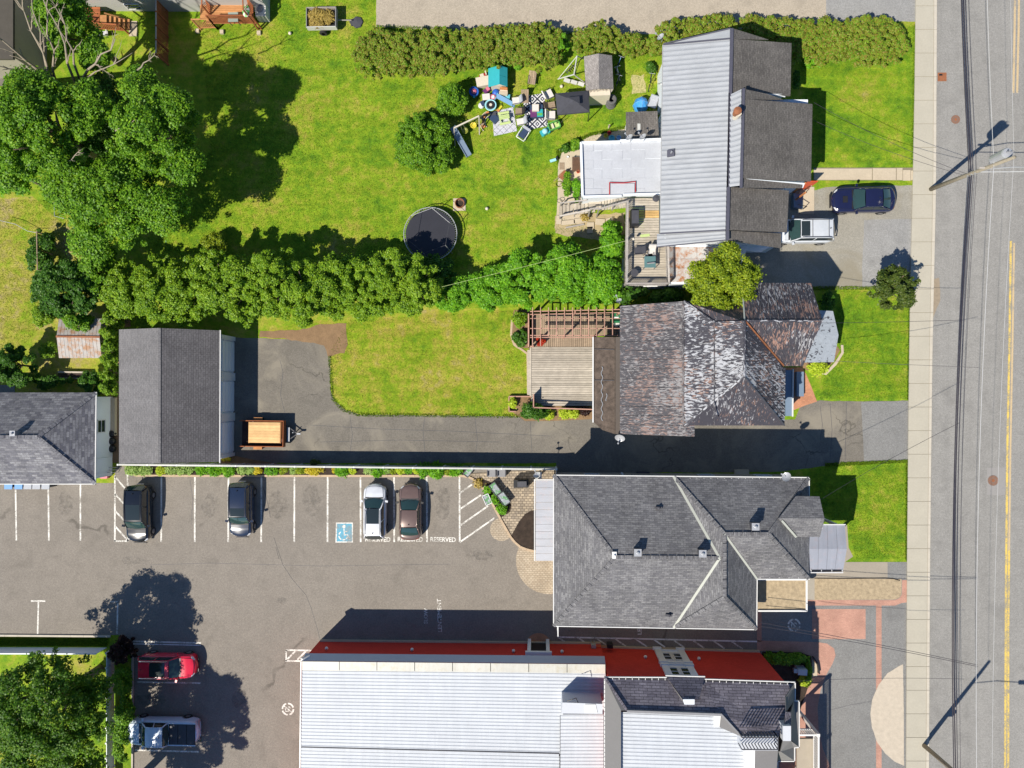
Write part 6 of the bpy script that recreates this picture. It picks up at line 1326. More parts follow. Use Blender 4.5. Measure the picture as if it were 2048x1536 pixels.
# ---------------------------------------------------------------- vehicles
def interp(tab, x):
    if x <= tab[0][0]: return tab[0][1]
    for (a, u), (b, v) in zip(tab, tab[1:]):
        if x <= b: s = (x-a)/(b-a); s = s*s*(3-2*s) if False else s; return u+(v-u)*s
    return tab[-1][1]
def grid(m, f, nu, nv):
    b = len(m.v)
    for i in range(nu+1):
        for j in range(nv+1): m.v.append(Vector(f(i/nu, j/nv)))
    for i in range(nu):
        for j in range(nv):
            m.f.append([b+i*(nv+1)+j, b+(i+1)*(nv+1)+j, b+(i+1)*(nv+1)+j+1, b+i*(nv+1)+j+1]); m.m.append(m.cm)
def car(label, cat, px, py, heading, L, W, Hh, paint, kind, roofmat=None, rails=None, sunroof=None, name='parked_car', hoodscoop=False, rear_dark=False):
    c = P(px, py); t = thing(name, label, cat, (c.x, c.y, 0), math.radians(heading))
    hw = W/2
    if kind == 'sedan': zt = [(-.5, .62), (-.485, .86), (-.44, .98), (-.30, 1.02), (.16, .97), (.30, .93), (.42, .84), (.485, .70), (.5, .55)]; wx = (.215, .055, -.235, -.385)
    elif kind == 'muscle': zt = [(-.5, .66), (-.485, .88), (-.44, .99), (-.30, 1.0), (.12, .97), (.30, .93), (.43, .85), (.49, .72), (.5, .55)]; wx = (.17, .02, -.24, -.385)
    elif kind == 'hatch': zt = [(-.5, .55), (-.49, .85), (-.46, 1.0), (-.30, 1.02), (.20, .99), (.34, .93), (.44, .82), (.49, .66), (.5, .5)]; wx = (.235, .08, -.40, -.472)
    elif kind == 'suv': zt = [(-.5, .60), (-.49, .95), (-.465, 1.12), (-.30, 1.15), (.20, 1.12), (.34, 1.06), (.45, .94), (.49, .76), (.5, .55)]; wx = (.225, .10, -.41, -.475)
    else: zt = [(-.5, .75), (-.495, 1.18), (-.47, 1.24), (-.10, 1.24), (.24, 1.22), (.36, 1.17), (.46, 1.08), (.493, .85), (.5, .6)]; wx = (.265, .155, -.075, -.105)
    def zs(u): return interp(zt, u)
    def hwid(u): 
        k = abs(2*u); return hw*(1-.16*max(0, (k-.72)/.28)**2.2-(.03 if abs(u) < .25 else 0)*0)
    def xx(u, yn): k = max(0, (abs(2*u)-.55)/.45); return L*u-math.copysign(1, u)*.075*L*k*k*(abs(yn)**2.4)*(1.0 if u > 0 else .7)
    us = [-.5, -.495, -.485, -.465, -.44, -.41, -.37, -.32, -.26, -.2, -.13, -.06, .01, .08, .15, .2, .25, .3, .34, .38, .41, .44, .465, .485, .495, .5]
    sec = [(.90, .20), (.985, .34), (1.0, .58), (.985, None, -.16), (.955, None, -.05), (.90, None, 0), (.62, None, .022), (.3, None, .034), (0, None, .038)]
    full = sec+[(-s[0],)+s[1:] for s in sec[-2::-1]]
    m = MB(); b0 = 0; ns = len(full)
    for u in us:
        w_ = hwid(u); z_ = zs(u); endk = .86 if abs(u) > .498 else 1
        for s in full:
            zz = s[1] if s[1] is not None else z_+s[2]
            if s[1] is not None: zz = min(zz, z_-.12)
            zz = max(zz, .2); m.v.append(Vector((xx(u, s[0]), s[0]*w_*endk, zz)))
    for i in range(len(us)-1):
        for j in range(ns-1): m.f.append([i*ns+j, i*ns+j+1, (i+1)*ns+j+1, (i+1)*ns+j]); m.m.append(0)
        m.f.append([i*ns+ns-1, i*ns, (i+1)*ns, (i+1)*ns+ns-1]); m.m.append(0)
    m.f.append(list(range(ns))[::-1]); m.m.append(0); m.f.append([(len(us)-1)*ns+j for j in range(ns)]); m.m.append(0)
    m.f = [f[::-1] for f in m.f]
    body = m.build('body', paint, t, smooth=True, local=True, uv=False)
    x1, x2, x3, x4 = [L*q for q in wx]; wb = hw*.88; wt = hw*(.70 if kind in ('sedan', 'muscle', 'hatch') else .76)
    zb1, zb4 = zs(wx[0])+.02, zs(wx[3])+.02
    def rz(s): return Hh-.035*abs(2*s-1)**2*2
    def patch(nm, mat, f, nu=6, nv=8, par=t):
        mm = MB(); grid(mm, f, nu, nv); o = mm.build(nm, mat, par, smooth=True, local=True, uv=False); return o
    cv = .09
    def ws(a, b): # windshield: a 0 base..1 roof, b -1..1
        y = (wb+(wt-wb)*a)*b; bow = cv*(1-b*b)
        return (x1+(x2-x1)*a+bow*(1-a*.5)-.05*b*b*(1-a), y, zb1+(rz(0)-zb1)*a+.02*math.sin(a*3.14)+.03*(1-b*b)*a)
    def rw(a, b):
        y = (wb*.96+(wt-wb*.96)*a)*b; bow = cv*(1-b*b)
        return (x4+(x3-x4)*a-bow*(1-a*.5), y, zb4+(rz(1)-zb4)*a+.02*math.sin(a*3.14)+.03*(1-b*b)*a)
    inn = .93
    patch('windshield', M['wglass'], lambda a, b: ws(.02+.96*a, (2*b-1)*inn)); patch('rear_window', M['wglass'] if not rear_dark else M['glass'], lambda a, b: rw(.05+.9*a, (2*b-1)*inn))
    def rf(a, b):
        y = wt*(2*b-1); return (x2+(x3-x2)*a-.045*(2*b-1)**2*(.5-a)*2*-1*0, y, rz(a)+.03*(1-(2*b-1)**2))
    patch('roof', roofmat or paint, rf, 10, 8)
    for s in (-1, 1):
        def sg(a, b, s=s, p=.0):
            top = Vector((x2+(x3-x2)*a, s*wt, rz(a))); bot = Vector((x1+(x4-x1)*a, s*wb, (zb1+(zb4-zb1)*a)-.01)); return tuple(bot.lerp(top, b)+Vector((0, s*.02*math.sin(b*3.14), 0)))
        ff = (lambda a, b, s=s: sg(.03+a*.45, .08+b*.84)); gg = (lambda a, b, s=s: sg(.51+a*.44, .08+b*.84))
        patch('side_window', M['glass'], ff if s < 0 else (lambda a, b: ff(1-a, b)), 4, 3); patch('side_window', M['glass'], gg if s < 0 else (lambda a, b: gg(1-a, b)), 4, 3)
        mm = MB()
        for a in (0, 1): mm.tube([sg(a, 0), sg(a, .5), sg(a, 1)], .045, 5)
        mm.tube([sg(.495, 0), sg(.495, 1)], .035, 5); mm.tube([sg(i/6, 1) for i in range(7)], .035, 5); mm.tube([sg(i/6, 0) for i in range(7)], .03, 5)
        mm.build('pillars', paint, t, smooth=True, local=True)
        mr = MB(); mr.obox((x1-.18, s*(hw+.10), zs(wx[0])+.08), (.16, .22, .13), s*.25); mr.build('mirror', paint if kind not in ('sedan',) else M['black'], t, local=True)
    for fx in (.31, -.30):
        for s in (-1, 1):
            wh = bpy.data.objects.new('wheel', None); COL.objects.link(wh); wh.parent = t; wh.location = (L*fx, s*(hw-.09), .33); wh.rotation_euler = (math.pi/2, 0, 0); ORG[wh.name] = Vector((0, 0, 0))
            mm = MB(); mm.lathe([(.20, -.11), (.31, -.11), (.335, -.07), (.335, .07), (.31, .11), (.20, .11)], 18, cap=False); mm.build('tyre', M['tyre'], wh, local=True, smooth=True)
            mm = MB(); zz = -s*.10; mm.lathe([(.02, zz), (.21, zz*1.02)], 5, cap=False); mm.lathe([(.2, zz*1.05), (.22, zz*1.05), (.22, -zz)], 16, cap=False); mm.build('rim', M['rim'], wh, local=True)
            mm = MB(); mm.tube([(L*fx+.39*math.cos(a*.314), s*(hw-.005), .33+.39*math.sin(a*.314)) for a in range(11)], .03, 5); mm.build('wheel_arch', M['black'], t, local=True)
    # lamps, grille, bonnet shut lines, wipers
    for s in (-1, 1):
        def lamp(nm, mat, u0, u1, y0, y1, dz=.012, s=s):
            mm = MB(); grid(mm, lambda a, b: (xx(u0+(u1-u0)*a, (y0+(y1-y0)*b))*1.004, s*(y0+(y1-y0)*b)*hwid(u0+(u1-u0)*a)*1.004, zs(u0+(u1-u0)*a)+dz-.02*abs(y0+(y1-y0)*b > .9)), 4, 3); mm.build(nm, mat, t, local=True, smooth=True)
        lamp('headlight', M['lampw'], .435, .482, .62, .93); lamp('taillight', M['lampred'], -.49, -.472, .62, .93)
    def hoodp(a, b):
        u = (wx[0]+.03)+(.455-wx[0]-.03)*a; yn = (2*b-1)*(.80-.08*a); return (xx(u, yn), yn*hwid(u), zs(u)+.034-.034*abs(yn)**1.5+.022)
    patch('hood', paint, hoodp, 8, 8)
    mm = MB(); mm.tube([hoodp(a/8, 0) for a in range(9)]+[hoodp(1, b/8) for b in range(9)]+[hoodp(1-a/8, 1) for a in range(9)], .011, 4); mm.build('shut_line', M['black'], t, local=True)
    mm = MB(); mm.box(L*wx[0]+.02, L*wx[0]+.14, -wb*.9, wb*.9, zb1-.05, zb1+.012); mm.build('cowl', M['black'], t, local=True)
    mm = MB(); mm.tube([(x1+.05, -.5, zb1+.03), (x1-.1, .05, zb1+.12)], .012, 4); mm.tube([(x1+.05, .1, zb1+.03), (x1-.1, .6, zb1+.12)], .012, 4); mm.build('wiper', M['black'], t, local=True)
    mm = MB(); mm.box(L*.492, L*.503, -hw*.55, hw*.55, .42, .60); mm.build('grille', M['black'], t, local=True)
    mm = MB(); mm.box(-L*.503, -L*.49, -.26, .26, .55, .68); mm.build('number_plate', M['white'], t, local=True)
    if sunroof: a0, a1 = sunroof; patch('sunroof', M['glass'], lambda a, b: tuple(Vector(rf(a0+(a1-a0)*a, .1+.8*b))+Vector((0, 0, .012))), 4, 4)
    if rails:
        for s in (-1, 1): B1('tube', [(x2-.1, s*wt*.93, Hh+.0), (x2-.3, s*wt*.93, Hh+.06), (x3+.3, s*wt*.93, Hh+.06), (x3+.1, s*wt*.93, Hh-.0)], .022, 5).build('roof_rail', M[rails], t, local=True)
    mm = MB(); mm.lathe([(.05, 0), (.03, .05), (.008, .09)], 8, (x3+.22, 0, Hh+.02)); mm.build('antenna', M['black'], t, local=True)
    if hoodscoop: mm = MB(); mm.obox((L*.30, 0, zs(.3)+.06), (.35, .5, .06)); mm.build('hood_scoop', M['black'], t, local=True)
    t['_d'] = 0; del t['_d']
    return t, (x1, x2, x3, x4, wb, wt, zs, rf)
pk = dict(black=carpaint('black_car_paint', (.006, .007, .010), .16), dblue=carpaint('dark_blue_car_paint', (.012, .02, .045), .18), white=carpaint('white_car_paint', (.60, .62, .66), .3), brown=carpaint('brown_car_paint', (.15, .10, .085), .25, .2),
          red=carpaint('red_car_paint', (.62, .015, .045), .22), navy=carpaint('navy_car_paint', (.010, .012, .045), .14), silver=carpaint('white_suv_paint', (.50, .53, .57), .3), pale=carpaint('pale_pickup_paint', (.60, .70, .82), .3))
car('black SUV parked nose down beside the hatched marking', 'car', 289, 1024, -90, 4.75, 1.86, 1.74, pk['black'], 'suv', rails='black', sunroof=(.05, .55))
car('dark blue SUV parked nose down by the middle of the flower bed', 'car', 491, 1016, -90, 4.5, 1.82, 1.66, pk['dblue'], 'suv', rails='black', sunroof=(.02, .3))
car('white hatchback with a black glass roof parked nose up', 'car', 754, 1020, 90, 4.45, 1.80, 1.55, pk['white'], 'hatch', rails='black', sunroof=(.0, .55), rear_dark=True)
car('brown sedan parked nose up between the two reserved bays', 'car', 824, 1021, 90, 4.55, 1.78, 1.46, pk['brown'], 'sedan')
car('red SUV with silver roof rails in the shade of the lower left maples', 'car', 346, 1324, 0, 4.8, 1.86, 1.68, pk['red'], 'suv', rails='chrome', sunroof=(.12, .62))
car('navy blue muscle car on the gravel driveway', 'car', 1718, 405, 180, 4.95, 1.94, 1.44, pk['navy'], 'muscle', hoodscoop=True)
sv_, g_ = car('white SUV with roof rack partly under the brown gable roof', 'car', 1598, 467, 180, 4.8, 1.88, 1.78, pk['silver'], 'suv', rails='dark', sunroof=(.02, .28))
for a in (.35, .85): B1('tube', [(g_[1]+(g_[2]-g_[1])*a, -g_[5]*.92, 1.84), (g_[1]+(g_[2]-g_[1])*a, g_[5]*.92, 1.84)], .02, 5).build('rack_bar', M['dark'], sv_, local=True)
tk, g_ = car('pale blue pickup truck with a dark cargo bed in the shade', 'truck', 337, 1453, 180, 5.95, 2.02, 1.88, pk['pale'], 'pickup', name='pickup_truck')
L_ = 5.95
B1('box', -L_*.475, -L_*.118, -.80, .80, 1.235, 1.29).build('cargo_cover', M['black'], tk, local=True)
for k in range(3): B1('box', -L_*.475+.02+k*.7, -L_*.475+.66+k*.7, -.78, .78, 1.29, 1.303).build('cover_panel', M['dark'], tk, local=True)
B1('box', -L_*.51, -L_*.497, -.86, .86, .55, .75).build('bumper', M['chrome'], tk, local=True)
for s in (-1, 1): B1('beam', (-L_*.478, s*.86, 1.28), (-L_*.11, s*.86, 1.28), .09, .05).build('bed_rail', pk['pale'], tk, local=True)

# ---------------------------------------------------------------- utility poles, lamps, cables
def pole(base, top, h, r, label):
    b = P(*base); tp = P(*top, h); t = thing('utility_pole', label, 'utility pole', tuple(b))
    mid = b.lerp(tp, .5)+Vector((.0, .02, 0)); B1('tube', [b, mid, tp], [r, r*.85, r*.62], 12).build('pole', M['polewood'], t, smooth=True)
    return t, b, tp
t1, b1, p1 = pole((1860, 379), (2030, 314), 9.0, .17, 'leaning wooden utility pole with a transformer beside the front walk')
tr_ = b1.lerp(p1, .84); trc = tr_+Vector((.12, .46, 0))
m = MB(); m.lathe([(.05, -.82), (.32, -.8), (.37, -.7), (.37, .62), (.32, .72), (.12, .76)], 18, trc); tf = m.build('transformer', M['galv'], t1, smooth=False)
for s in (-.12, .12): B1('tube', [trc+Vector((s, 0, .7)), trc+Vector((s*1.3, .05, 1.0)), trc+Vector((s*1.8, -.1, 1.15))], .03).build('bushing', M['grey'], tf)
B1('tube', [trc+Vector((.1, 0, .8)), trc+Vector((.3, -.25, .7)), p1-Vector((0, 0, .5))], .012, 4).build('lead_wire', M['grey'], tf)
def lamp_arm(t, s, e, label=None):
    m = MB(); m.tube([s, s.lerp(e, .5)+Vector((0, 0, .25)), e], .035, 6); m.build('lamp_arm', M['galv'], t)
    m = MB(); m.obox(e+Vector((.32, 0, 0)), (.62, .28, .13), .0); m.build('lamp_head', M['grey'], t)
s = b1.lerp(p1, .66); lamp_arm(t1, s, Vector((s.x+3.3, s.y-.12, 6.7)))
for i, z in enumerate((.50, .545, .585)): q = b1.lerp(p1, z); B1('box', q.x-.12, q.x+.12, q.y-.12, q.y+.12, q.z-.08, q.z+.08).build('cable_bracket', M['galv'], t1)
B1('box', *(lambda q: (q.x-.5, q.x+.5, q.y-.05, q.y+.05, q.z-.06, q.z+.06))(b1.lerp(p1, .7))).build('crossarm', M['fencew'], t1)
t2, b2, p2 = pole((1847, 1490), (1986, 1612), 9.6, .18, 'curving utility pole at the bottom right corner')
s = b2.lerp(p2, .74); lamp_arm(t2, s, Vector((s.x+3.3, s.y-.12, 7.5)))
q = b2.lerp(p2, .42); B1('box', q.x-.2, q.x+.25, q.y-.38, q.y-.15, q.z-.25, q.z+.3).build('control_box', M['grey'], t2)
def cable(label, a, b, r=.012, sag=.5, mat='conduit', n=22, group=None, name='overhead_cable', cat='cable'):
    a, b = Vector(a), Vector(b); pts = [a.lerp(b, i/n)-Vector((0, 0, sag*4*(i/n)*(1-i/n))) for i in range(n+1)]
    o = B1('tube', pts, r, 5).build(name, M[mat]); return tag(o, label, cat, group)
G_ = 'overhead street cables'
def alongp(k): return b1.lerp(p1, k)
up1 = P(1936, -900, 5.3)
for i, (k, dx, r, sg, lb) in enumerate(((.52, -.08, .032, .9, 'leftmost thick black street cable'), (.53, .0, .04, .95, 'second thick black street cable, heaviest of the bundle'), (.54, .09, .024, .88, 'third black street cable of the bundle'), (.56, .2, .014, .8, 'rightmost thin black cable of the bundle'))):
    a = alongp(k)+Vector((dx, 0, 0)); e = b2.lerp(p2, k-.02)+Vector((dx, 0, 0)); cable(lb+', below the transformer pole', a, e, r, sg, group=G_)
    cable(lb+', above the transformer pole', a, Vector((a.x-.3, a.y+42, a.z)), r, .8, group=G_)
a = alongp(.80)+Vector((-.1, 0, 0)); e = b2.lerp(p2, .80)
cable('pale thin wire hanging left of the yellow line below the transformer pole', a, e, .016, .7, 'wirew', group=G_); cable('pale thin wire hanging left of the yellow line above the transformer pole', a, Vector((a.x-.1, a.y+42, a.z)), .016, .7, 'wirew', group=G_)
cable('thinnest top wire right of the yellow line, lower part', p1-Vector((0, 0, .1)), p2-Vector((0, 0, .1)), .009, .5, 'wirew', group=G_); cable('thinnest top wire right of the yellow line, upper part', p1-Vector((0, 0, .1)), Vector((p1.x+.35, p1.y+42, 9)), .009, .5, 'wirew', group=G_)
s = b1.lerp(p1, .585); cable('white cable crossing the road from the transformer pole', s, Vector((s.x+14, s.y+.2, s.z-.2)), .03, .2, 'wirew', group=G_)
SD = 'service cables to the houses'
k1 = alongp(.5); cable('upper service cable from the transformer pole to the metal roofed house', k1, P(1628, 205, 4.6), .014, .5, group=SD); cable('lower service cable from the transformer pole to the metal roofed house', k1-Vector((0, 0, .3)), P(1626, 240, 3.4), .014, .5, group=SD)
cable('service cable sweeping to the old flaking roof', P(1925, 640, 5.0), P(1640, 646, 7.2), .014, .35, group=SD); cable('service cable to the pale bay roof of the old house', P(1957, 735, 7.0), P(1670, 722, 3.2), .014, .4, group=SD)
cable('service cable reaching over the lower driveway to the grey hip roofed house', P(1920, 845, 5.0), P(1640, 1000, 6.0), .014, .4, group=SD)
cable('upper of the paired cables crossing the brick paving', P(1955, 1330, 7.0), P(1520, 1245, 5.0), .018, .3, group=SD); cable('lower of the paired cables crossing the brick paving', P(1955, 1333, 7.0), P(1520, 1252, 4.6), .018, .35, group=SD)
cable('cable running level to the corner tower of the brick building', P(1928, 1358, 5.4), P(1598, 1362, 6.3), .012, .3, group=SD)
cable('long yellow washing line slanting over the green thicket', P(878, 575, 3.6), P(1250, 482, 4.6), .012, .15, 'lime', name='washing_line', cat='line')
m = MB(); pts = PL([(1629, 1156.5), (1700, 1157), (1770, 1156), (1785, 1157), (1800, 1161)], .03); o = B1('tube', pts, .03, 5).build('edging_hose', M['black']); tag(o, 'thin black edging hose along the top of the gravel bed', 'hose')

# ---------------------------------------------------------------- trailers
def tlab(name, label, cat, px, py, rz=0.0, z=0.0, group=None):
    p = P(px, py, z); return thing(name, label, cat, (p.x, p.y, z), rz, group)
t = tlab('utility_trailer', 'small trailer carrying a fresh pine board deck beside the garage', 'trailer', 532, 866, -.01)
def wheelpair(t, x, hy, r=.3):
    for s in (-1, 1):
        wh = bpy.data.objects.new('wheel', None); COL.objects.link(wh); wh.parent = t; wh.location = (x, s*hy, r); wh.rotation_euler = (math.pi/2, 0, 0); ORG[wh.name] = Vector((0, 0, 0))
        m = MB(); m.lathe([(.15, -.08), (r, -.08), (r, .08), (.15, .08)], 16, cap=False); m.build('tyre', M['tyre'], wh, local=True)
        m = MB(); m.lathe([(.03, -s*.06), (.16, -s*.06)], 10); m.build('rim', M['rim'], wh, local=True)
B1('box', -1.75, 1.75, -1.0, 1.0, .42, .5).build('bed', M['darkwood'], t, local=True)
for s in (-1, 1): B1('box', -1.78, 1.78, s*1.02-.03, s*1.02+.03, .45, 1.0).build('side_board', M['cedard'], t, local=True)
B1('box', 1.72, 1.78, -1.0, 1.0, .45, 1.0).build('front_board', M['cedard'], t, local=True)
for k in range(7): B1('box', -1.02, 1.52, -.72+k*.235, -.72+k*.235+.225, .98, 1.02).build('pine_board', M['pine'], t, local=True)
for k in range(7): B1('box', -1.7, -1.06, -.95+k*.27, -.95+k*.27+.25, .5, .53).build('floor_plank', M['darkwood'], t, local=True)
for x in (-1.0, 1.55): B1('box', x-.04, x+.04, -.75, .95, .9, .98).build('batten', M['cedar'], t, local=True)
for s in (-1, 1): B1('box', -.75, -.05, s*1.06, s*1.28, .62, .68).build('mudguard', M['cedar'], t, local=True)
wheelpair(t, -.4, 1.17)
for s in (-1, 1): B1('beam', (1.75, s*.7, .45), (2.75, 0, .45), .07, .07).build('drawbar', M['dark'], t, local=True)
B1('box', 1.95, 2.13, -.62, .5, .5, .56).build('step_plate', M['galv'], t, local=True)
B1('tube', [(2.45, .1, .05), (2.45, .1, .75)], .04).build('jockey_stand', M['galv'], t, local=True); B1('obox', (2.85, 0, .47), (.3, .12, .12)).build('hitch', M['galv'], t, local=True)
t = tlab('brush_trailer', 'small open trailer heaped with dry yellow brush on the back lawn', 'trailer', 649, 46)
B1('box', -1.15, 1.15, -.75, .75, .4, .46).build('bed', M['black'], t, local=True)
for s in (-1, 1): B1('box', -1.2, 1.2, s*.78-.03, s*.78+.03, .42, .95).build('side_board', M['offwhite'] if s < 0 else M['fencew'], t, local=True)
for s in (-1, 1): B1('box', s*1.18-.03, s*1.18+.03, -.78, .78, .42, .95).build('end_board', M['grey'], t, local=True)
wheelpair(t, 0, .98); B1('beam', (1.2, 0, .4), (2.3, 0, .35), .06, .06).build('drawbar', M['fencew'], t, local=True)
c_ = t.location; br = leaves('brush_pile', ell((c_.x, c_.y, .75), (1.15, .75, .4), 30, .25, 400), 3200, .07, M['brush'], None, .6, asp=5, local_org=[c_.x, c_.y, .5]); tag(br, 'heap of dry yellow branches in the small trailer', 'brush pile')
t = tlab('crumpled_tarp', 'crumpled black tarp on the grass by the brush trailer', 'tarp', 715, 45); m = MB(); m.lathe([(.5, 0), (.45, .12), (.25, .16), (.05, .2)], 7); m.obox((-.35, 0, .06), (.5, .5, .1), .4); m.build('tarp', M['darkfab'], t, local=True)
# ---------------------------------------------------------------- trampoline, fire pit, play area
t = tlab('trampoline', 'big round black trampoline half under the cedar row', 'trampoline', 864, 473); R = 2.12
m = MB(); m.lathe([(.01, .88), (R*.93, .88)], 36, cap=False); m.build('mat', plain('trampoline_mat', (.022, .023, .032), .55, .15, 1), t, local=True)
m = MB(); m.tube([(R*math.cos(i*math.pi/18), R*math.sin(i*math.pi/18), .9) for i in range(37)], .035, 6); m.build('rim', M['galv'], t, local=True)
for i in range(72): a = i*math.pi/36; B1('tube', [(R*.93*math.cos(a), R*.93*math.sin(a), .885), (R*math.cos(a), R*math.sin(a), .895)], .012, 4, cap=False).build('spring', M['galv'], t, local=True)
for i in range(6):
    a = .35+i*math.pi/3; B1('tube', [(R*math.cos(a), R*math.sin(a), 0), (R*.84*math.cos(a), R*.84*math.sin(a), 2.1)], .03).build('leg', M['galv'], t, local=True)
    a2 = a+math.pi/3; B1('tube', [(R*.84*math.cos(a), R*.84*math.sin(a), 2.1), (R*.84*math.cos(a2), R*.84*math.sin(a2), 2.1)], .016).build('net_rail', M['wirew' if i < 2 else 'dark'], t, local=True)
t = tlab('fire_pit', 'rusty iron fire ring on stone slabs by the trampoline', 'fire pit', 920, 408)
m = MB(); m.lathe([(.36, 0), (.38, .35), (.34, .35), (.32, .05)], 20, cap=False); m.build('ring', M['rust'], t, local=True); B1('box', -.55, .45, -.55, .45, 0, .04).build('stone_base', M['conc2'], t, local=True)
m = MB(); m.lathe([(.01, .08), (.3, .06)], 14, cap=False); m.build('ash', M['mulch'], t, local=True)
for (x, y, lb) in ((974, 418, 'small white ball on the lawn right of the fire ring'), (581, 68, 'small white stone on the lawn below the brush trailer'), (1123, 174, 'tiny white ball on the grass by the swing frame')):
    t = tlab('ball' if 'ball' in lb else 'stone', lb, 'ball' if 'ball' in lb else 'stone', x, y); m = MB(); m.lathe([(.02, 0), (.12, .06), (.14, .14), (.1, .22), (.02, .26)], 12); m.build('ball', M['cream'], t, local=True, smooth=True)
# slide and swing beam
sl = tlab('garden_slide', 'steel blue plastic slide reaching down from the end of the swing beam', 'slide', 921, 283)
a, b = P(905, 254, 1.35), P(938, 312, .15)
for k in range(8):
    u0, u1 = a.lerp(b, k/8), a.lerp(b, (k+1)/8); m = MB(); d = Vector((b.x-a.x, b.y-a.y, 0)).normalized(); n_ = Vector((-d.y, d.x, 0))
    m.beam(u0, u1, .42, .04); m.beam(u0+n_*.22+Vector((0, 0, .06)), u1+n_*.22+Vector((0, 0, .06)), .05, .14); m.beam(u0-n_*.22+Vector((0, 0, .06)), u1-n_*.22+Vector((0, 0, .06)), .05, .14); m.build('slide_section', M['steelblue'], sl)
sw_ = tlab('swing_set', 'wooden swing beam with yellow seats next to the blue slide', 'swing', 935, 244)
a, b = P(908, 256, 1.9), P(958, 232, 1.9); B1('beam', a, b, .1, .1).build('beam', M['cream'], sw_)
for q in (a, b):
    for s in (-1, 1): B1('beam', q, Vector((q.x+s*.12, q.y+s*.75, 0)), .07, .07).build('leg', M['fencew'], sw_)
for k, (x, y, mt) in enumerate(((930, 262, 'olive'), (947, 251, 'yellow'), (958, 243, 'olive'))):
    p = P(x, y, .5); top = a.lerp(b, .3+k*.28)
    m = MB(); m.lathe([(.12, 0), (.24, .04), (.26, .12), (.2, .12), (.1, .06)], 12, (p.x, p.y, .45)); m.build('seat', M[mt], sw_)
    for s in (-1, 1): B1('tube', [Vector((p.x+s*.2, p.y, .55)), top+Vector((s*.1, 0, 0))], .012, 4).build('chain', M['cream'], sw_)
def toy_house(px, py):
    t = tlab('playhouse', 'teal plastic playhouse with a pitched roof', 'playhouse', px, py, .0)
    B1('box', -.6, .6, -.62, .62, 0, 1.0).build('wall', M['cream'], t, local=True)
    m = MB(); m.slab([(-.8, -.74, .98), (.12, -.74, 1.5), (.12, .74, 1.5), (-.8, .74, .98)], .05); m.build('roof', M['teal'], t, local=True)
    for k in range(2):
        y0, y1 = (-.74, -.03) if k == 0 else (-.01, .74); m = MB(); m.slab([(.12, y0, 1.5), (.72, y0, 1.05), (.72, y1, 1.05), (.12, y1, 1.5)], .05); m.build('roof_panel', M['teal'], t, local=True)
toy_house(998, 166)
def blob(name, label, cat, px, py, prof, mat, n=16, rz=0.0, sc_=(1, 1, 1), parts=()):
    t = tlab(name, label, cat, px, py, rz); m = MB(); m.lathe(prof, n); o = m.build('body', M[mat], t, local=True, smooth=True); o.scale = sc_
    for nm, fn, args, mt in parts: B1(fn, *args).build(nm, M[mt], t, local=True)
    return t
blob('play_table', 'round blue play table with a red dome near the smaller bush', 'play table', 949, 188, [(.3, 0), (.38, .4), (.40, .5), (.3, .46), (.01, .44)], 'blue', parts=[('dome', 'lathe', ([(.22, .44), (.2, .54), (.06, .6)], 12), 'pink'), ('spout', 'obox', ((.0, -.4, .45), (.14, .2, .1)), 'teal')])
blob('plastic_toy', 'red ride on toy at the corner of the cream toy box', 'toy', 967, 155, [(.2, .1), (.3, .25), (.2, .45)], 'red', rz=.3, sc_=(1.2, .8, 1), parts=[('handle', 'obox', ((.25, .1, .5), (.1, .35, .06)), 'cream'), ('seat', 'obox', ((-.1, 0, .45), (.3, .25, .06)), 'cream')])
t = tlab('toy_box', 'cream lidded toy box left of the teal playhouse', 'box', 967, 168, .18); B1('box', -.52, .52, -.34, .34, 0, .5).build('box', M['cream'], t, local=True); B1('box', -.55, .55, -.37, .37, .5, .56).build('lid', M['cream'], t, local=True)
t = tlab('toy_car', 'purple and pink toy pram below the cream toy box', 'toy', 974, 184, .6); B1('obox', (0, 0, .3), (.55, .34, .2)).build('body', M['purple'], t, local=True); B1('obox', (.12, .0, .45), (.25, .3, .1)).build('hood', M['pink'], t, local=True)
for s in (-1, 1): B1('tube', [(-.2, s*.2, .1), (-.2, s*.26, .1)], .1, 10).build('wheel', M['black'], t, local=True)
blob('plastic_toy', 'round pink toy seat with a white top', 'toy', 987, 197, [(.22, 0), (.3, .2), (.2, .36)], 'pink', parts=[('top', 'lathe', ([(.14, .36), (.1, .42)], 10), 'white'), ('tray', 'obox', ((-.3, .1, .25), (.25, .3, .06)), 'cream')])
t = tlab('toy_table', 'small cream toy table with lilac trim among the toys', 'toy', 973, 198, .1); B1('box', -.3, .3, -.25, .25, .4, .44).build('top', M['cushion'], t, local=True)
for sx in (-1, 1):
    for sy in (-1, 1): B1('box', sx*.25-.03, sx*.25+.03, sy*.2-.03, sy*.2+.03, 0, .4).build('leg', M['pink'], t, local=True)
t = tlab('play_kitchen', 'beige play kitchen under the edge of the teal roof', 'play kitchen', 1008, 190, -.1); B1('box', -.3, .3, -.22, .22, 0, .7).build('cabinet', M['cream'], t, local=True); B1('box', -.34, .34, -.26, .0, .7, .74).build('worktop', M['conc2'], t, local=True); B1('box', -.3, .3, .1, .2, .7, 1.0).build('splashback', M['orange'], t, local=True)
blob('plastic_toy', 'dark blue plastic toy half hidden by the playhouse roof', 'toy', 992, 187, [(.2, 0), (.3, .2), (.2, .4)], 'blue')
t = tlab('toddler_slide', 'small bright blue toddler slide beside the cushioned chairs', 'slide', 1012, 205, -.35)
for k in range(5): B1('beam', (-.75+k*.3, 0, .75-k*.14), (-.75+(k+1)*.3, 0, .75-(k+1)*.14), .36, .05).build('slide_section', M['lightblue'], t, local=True)
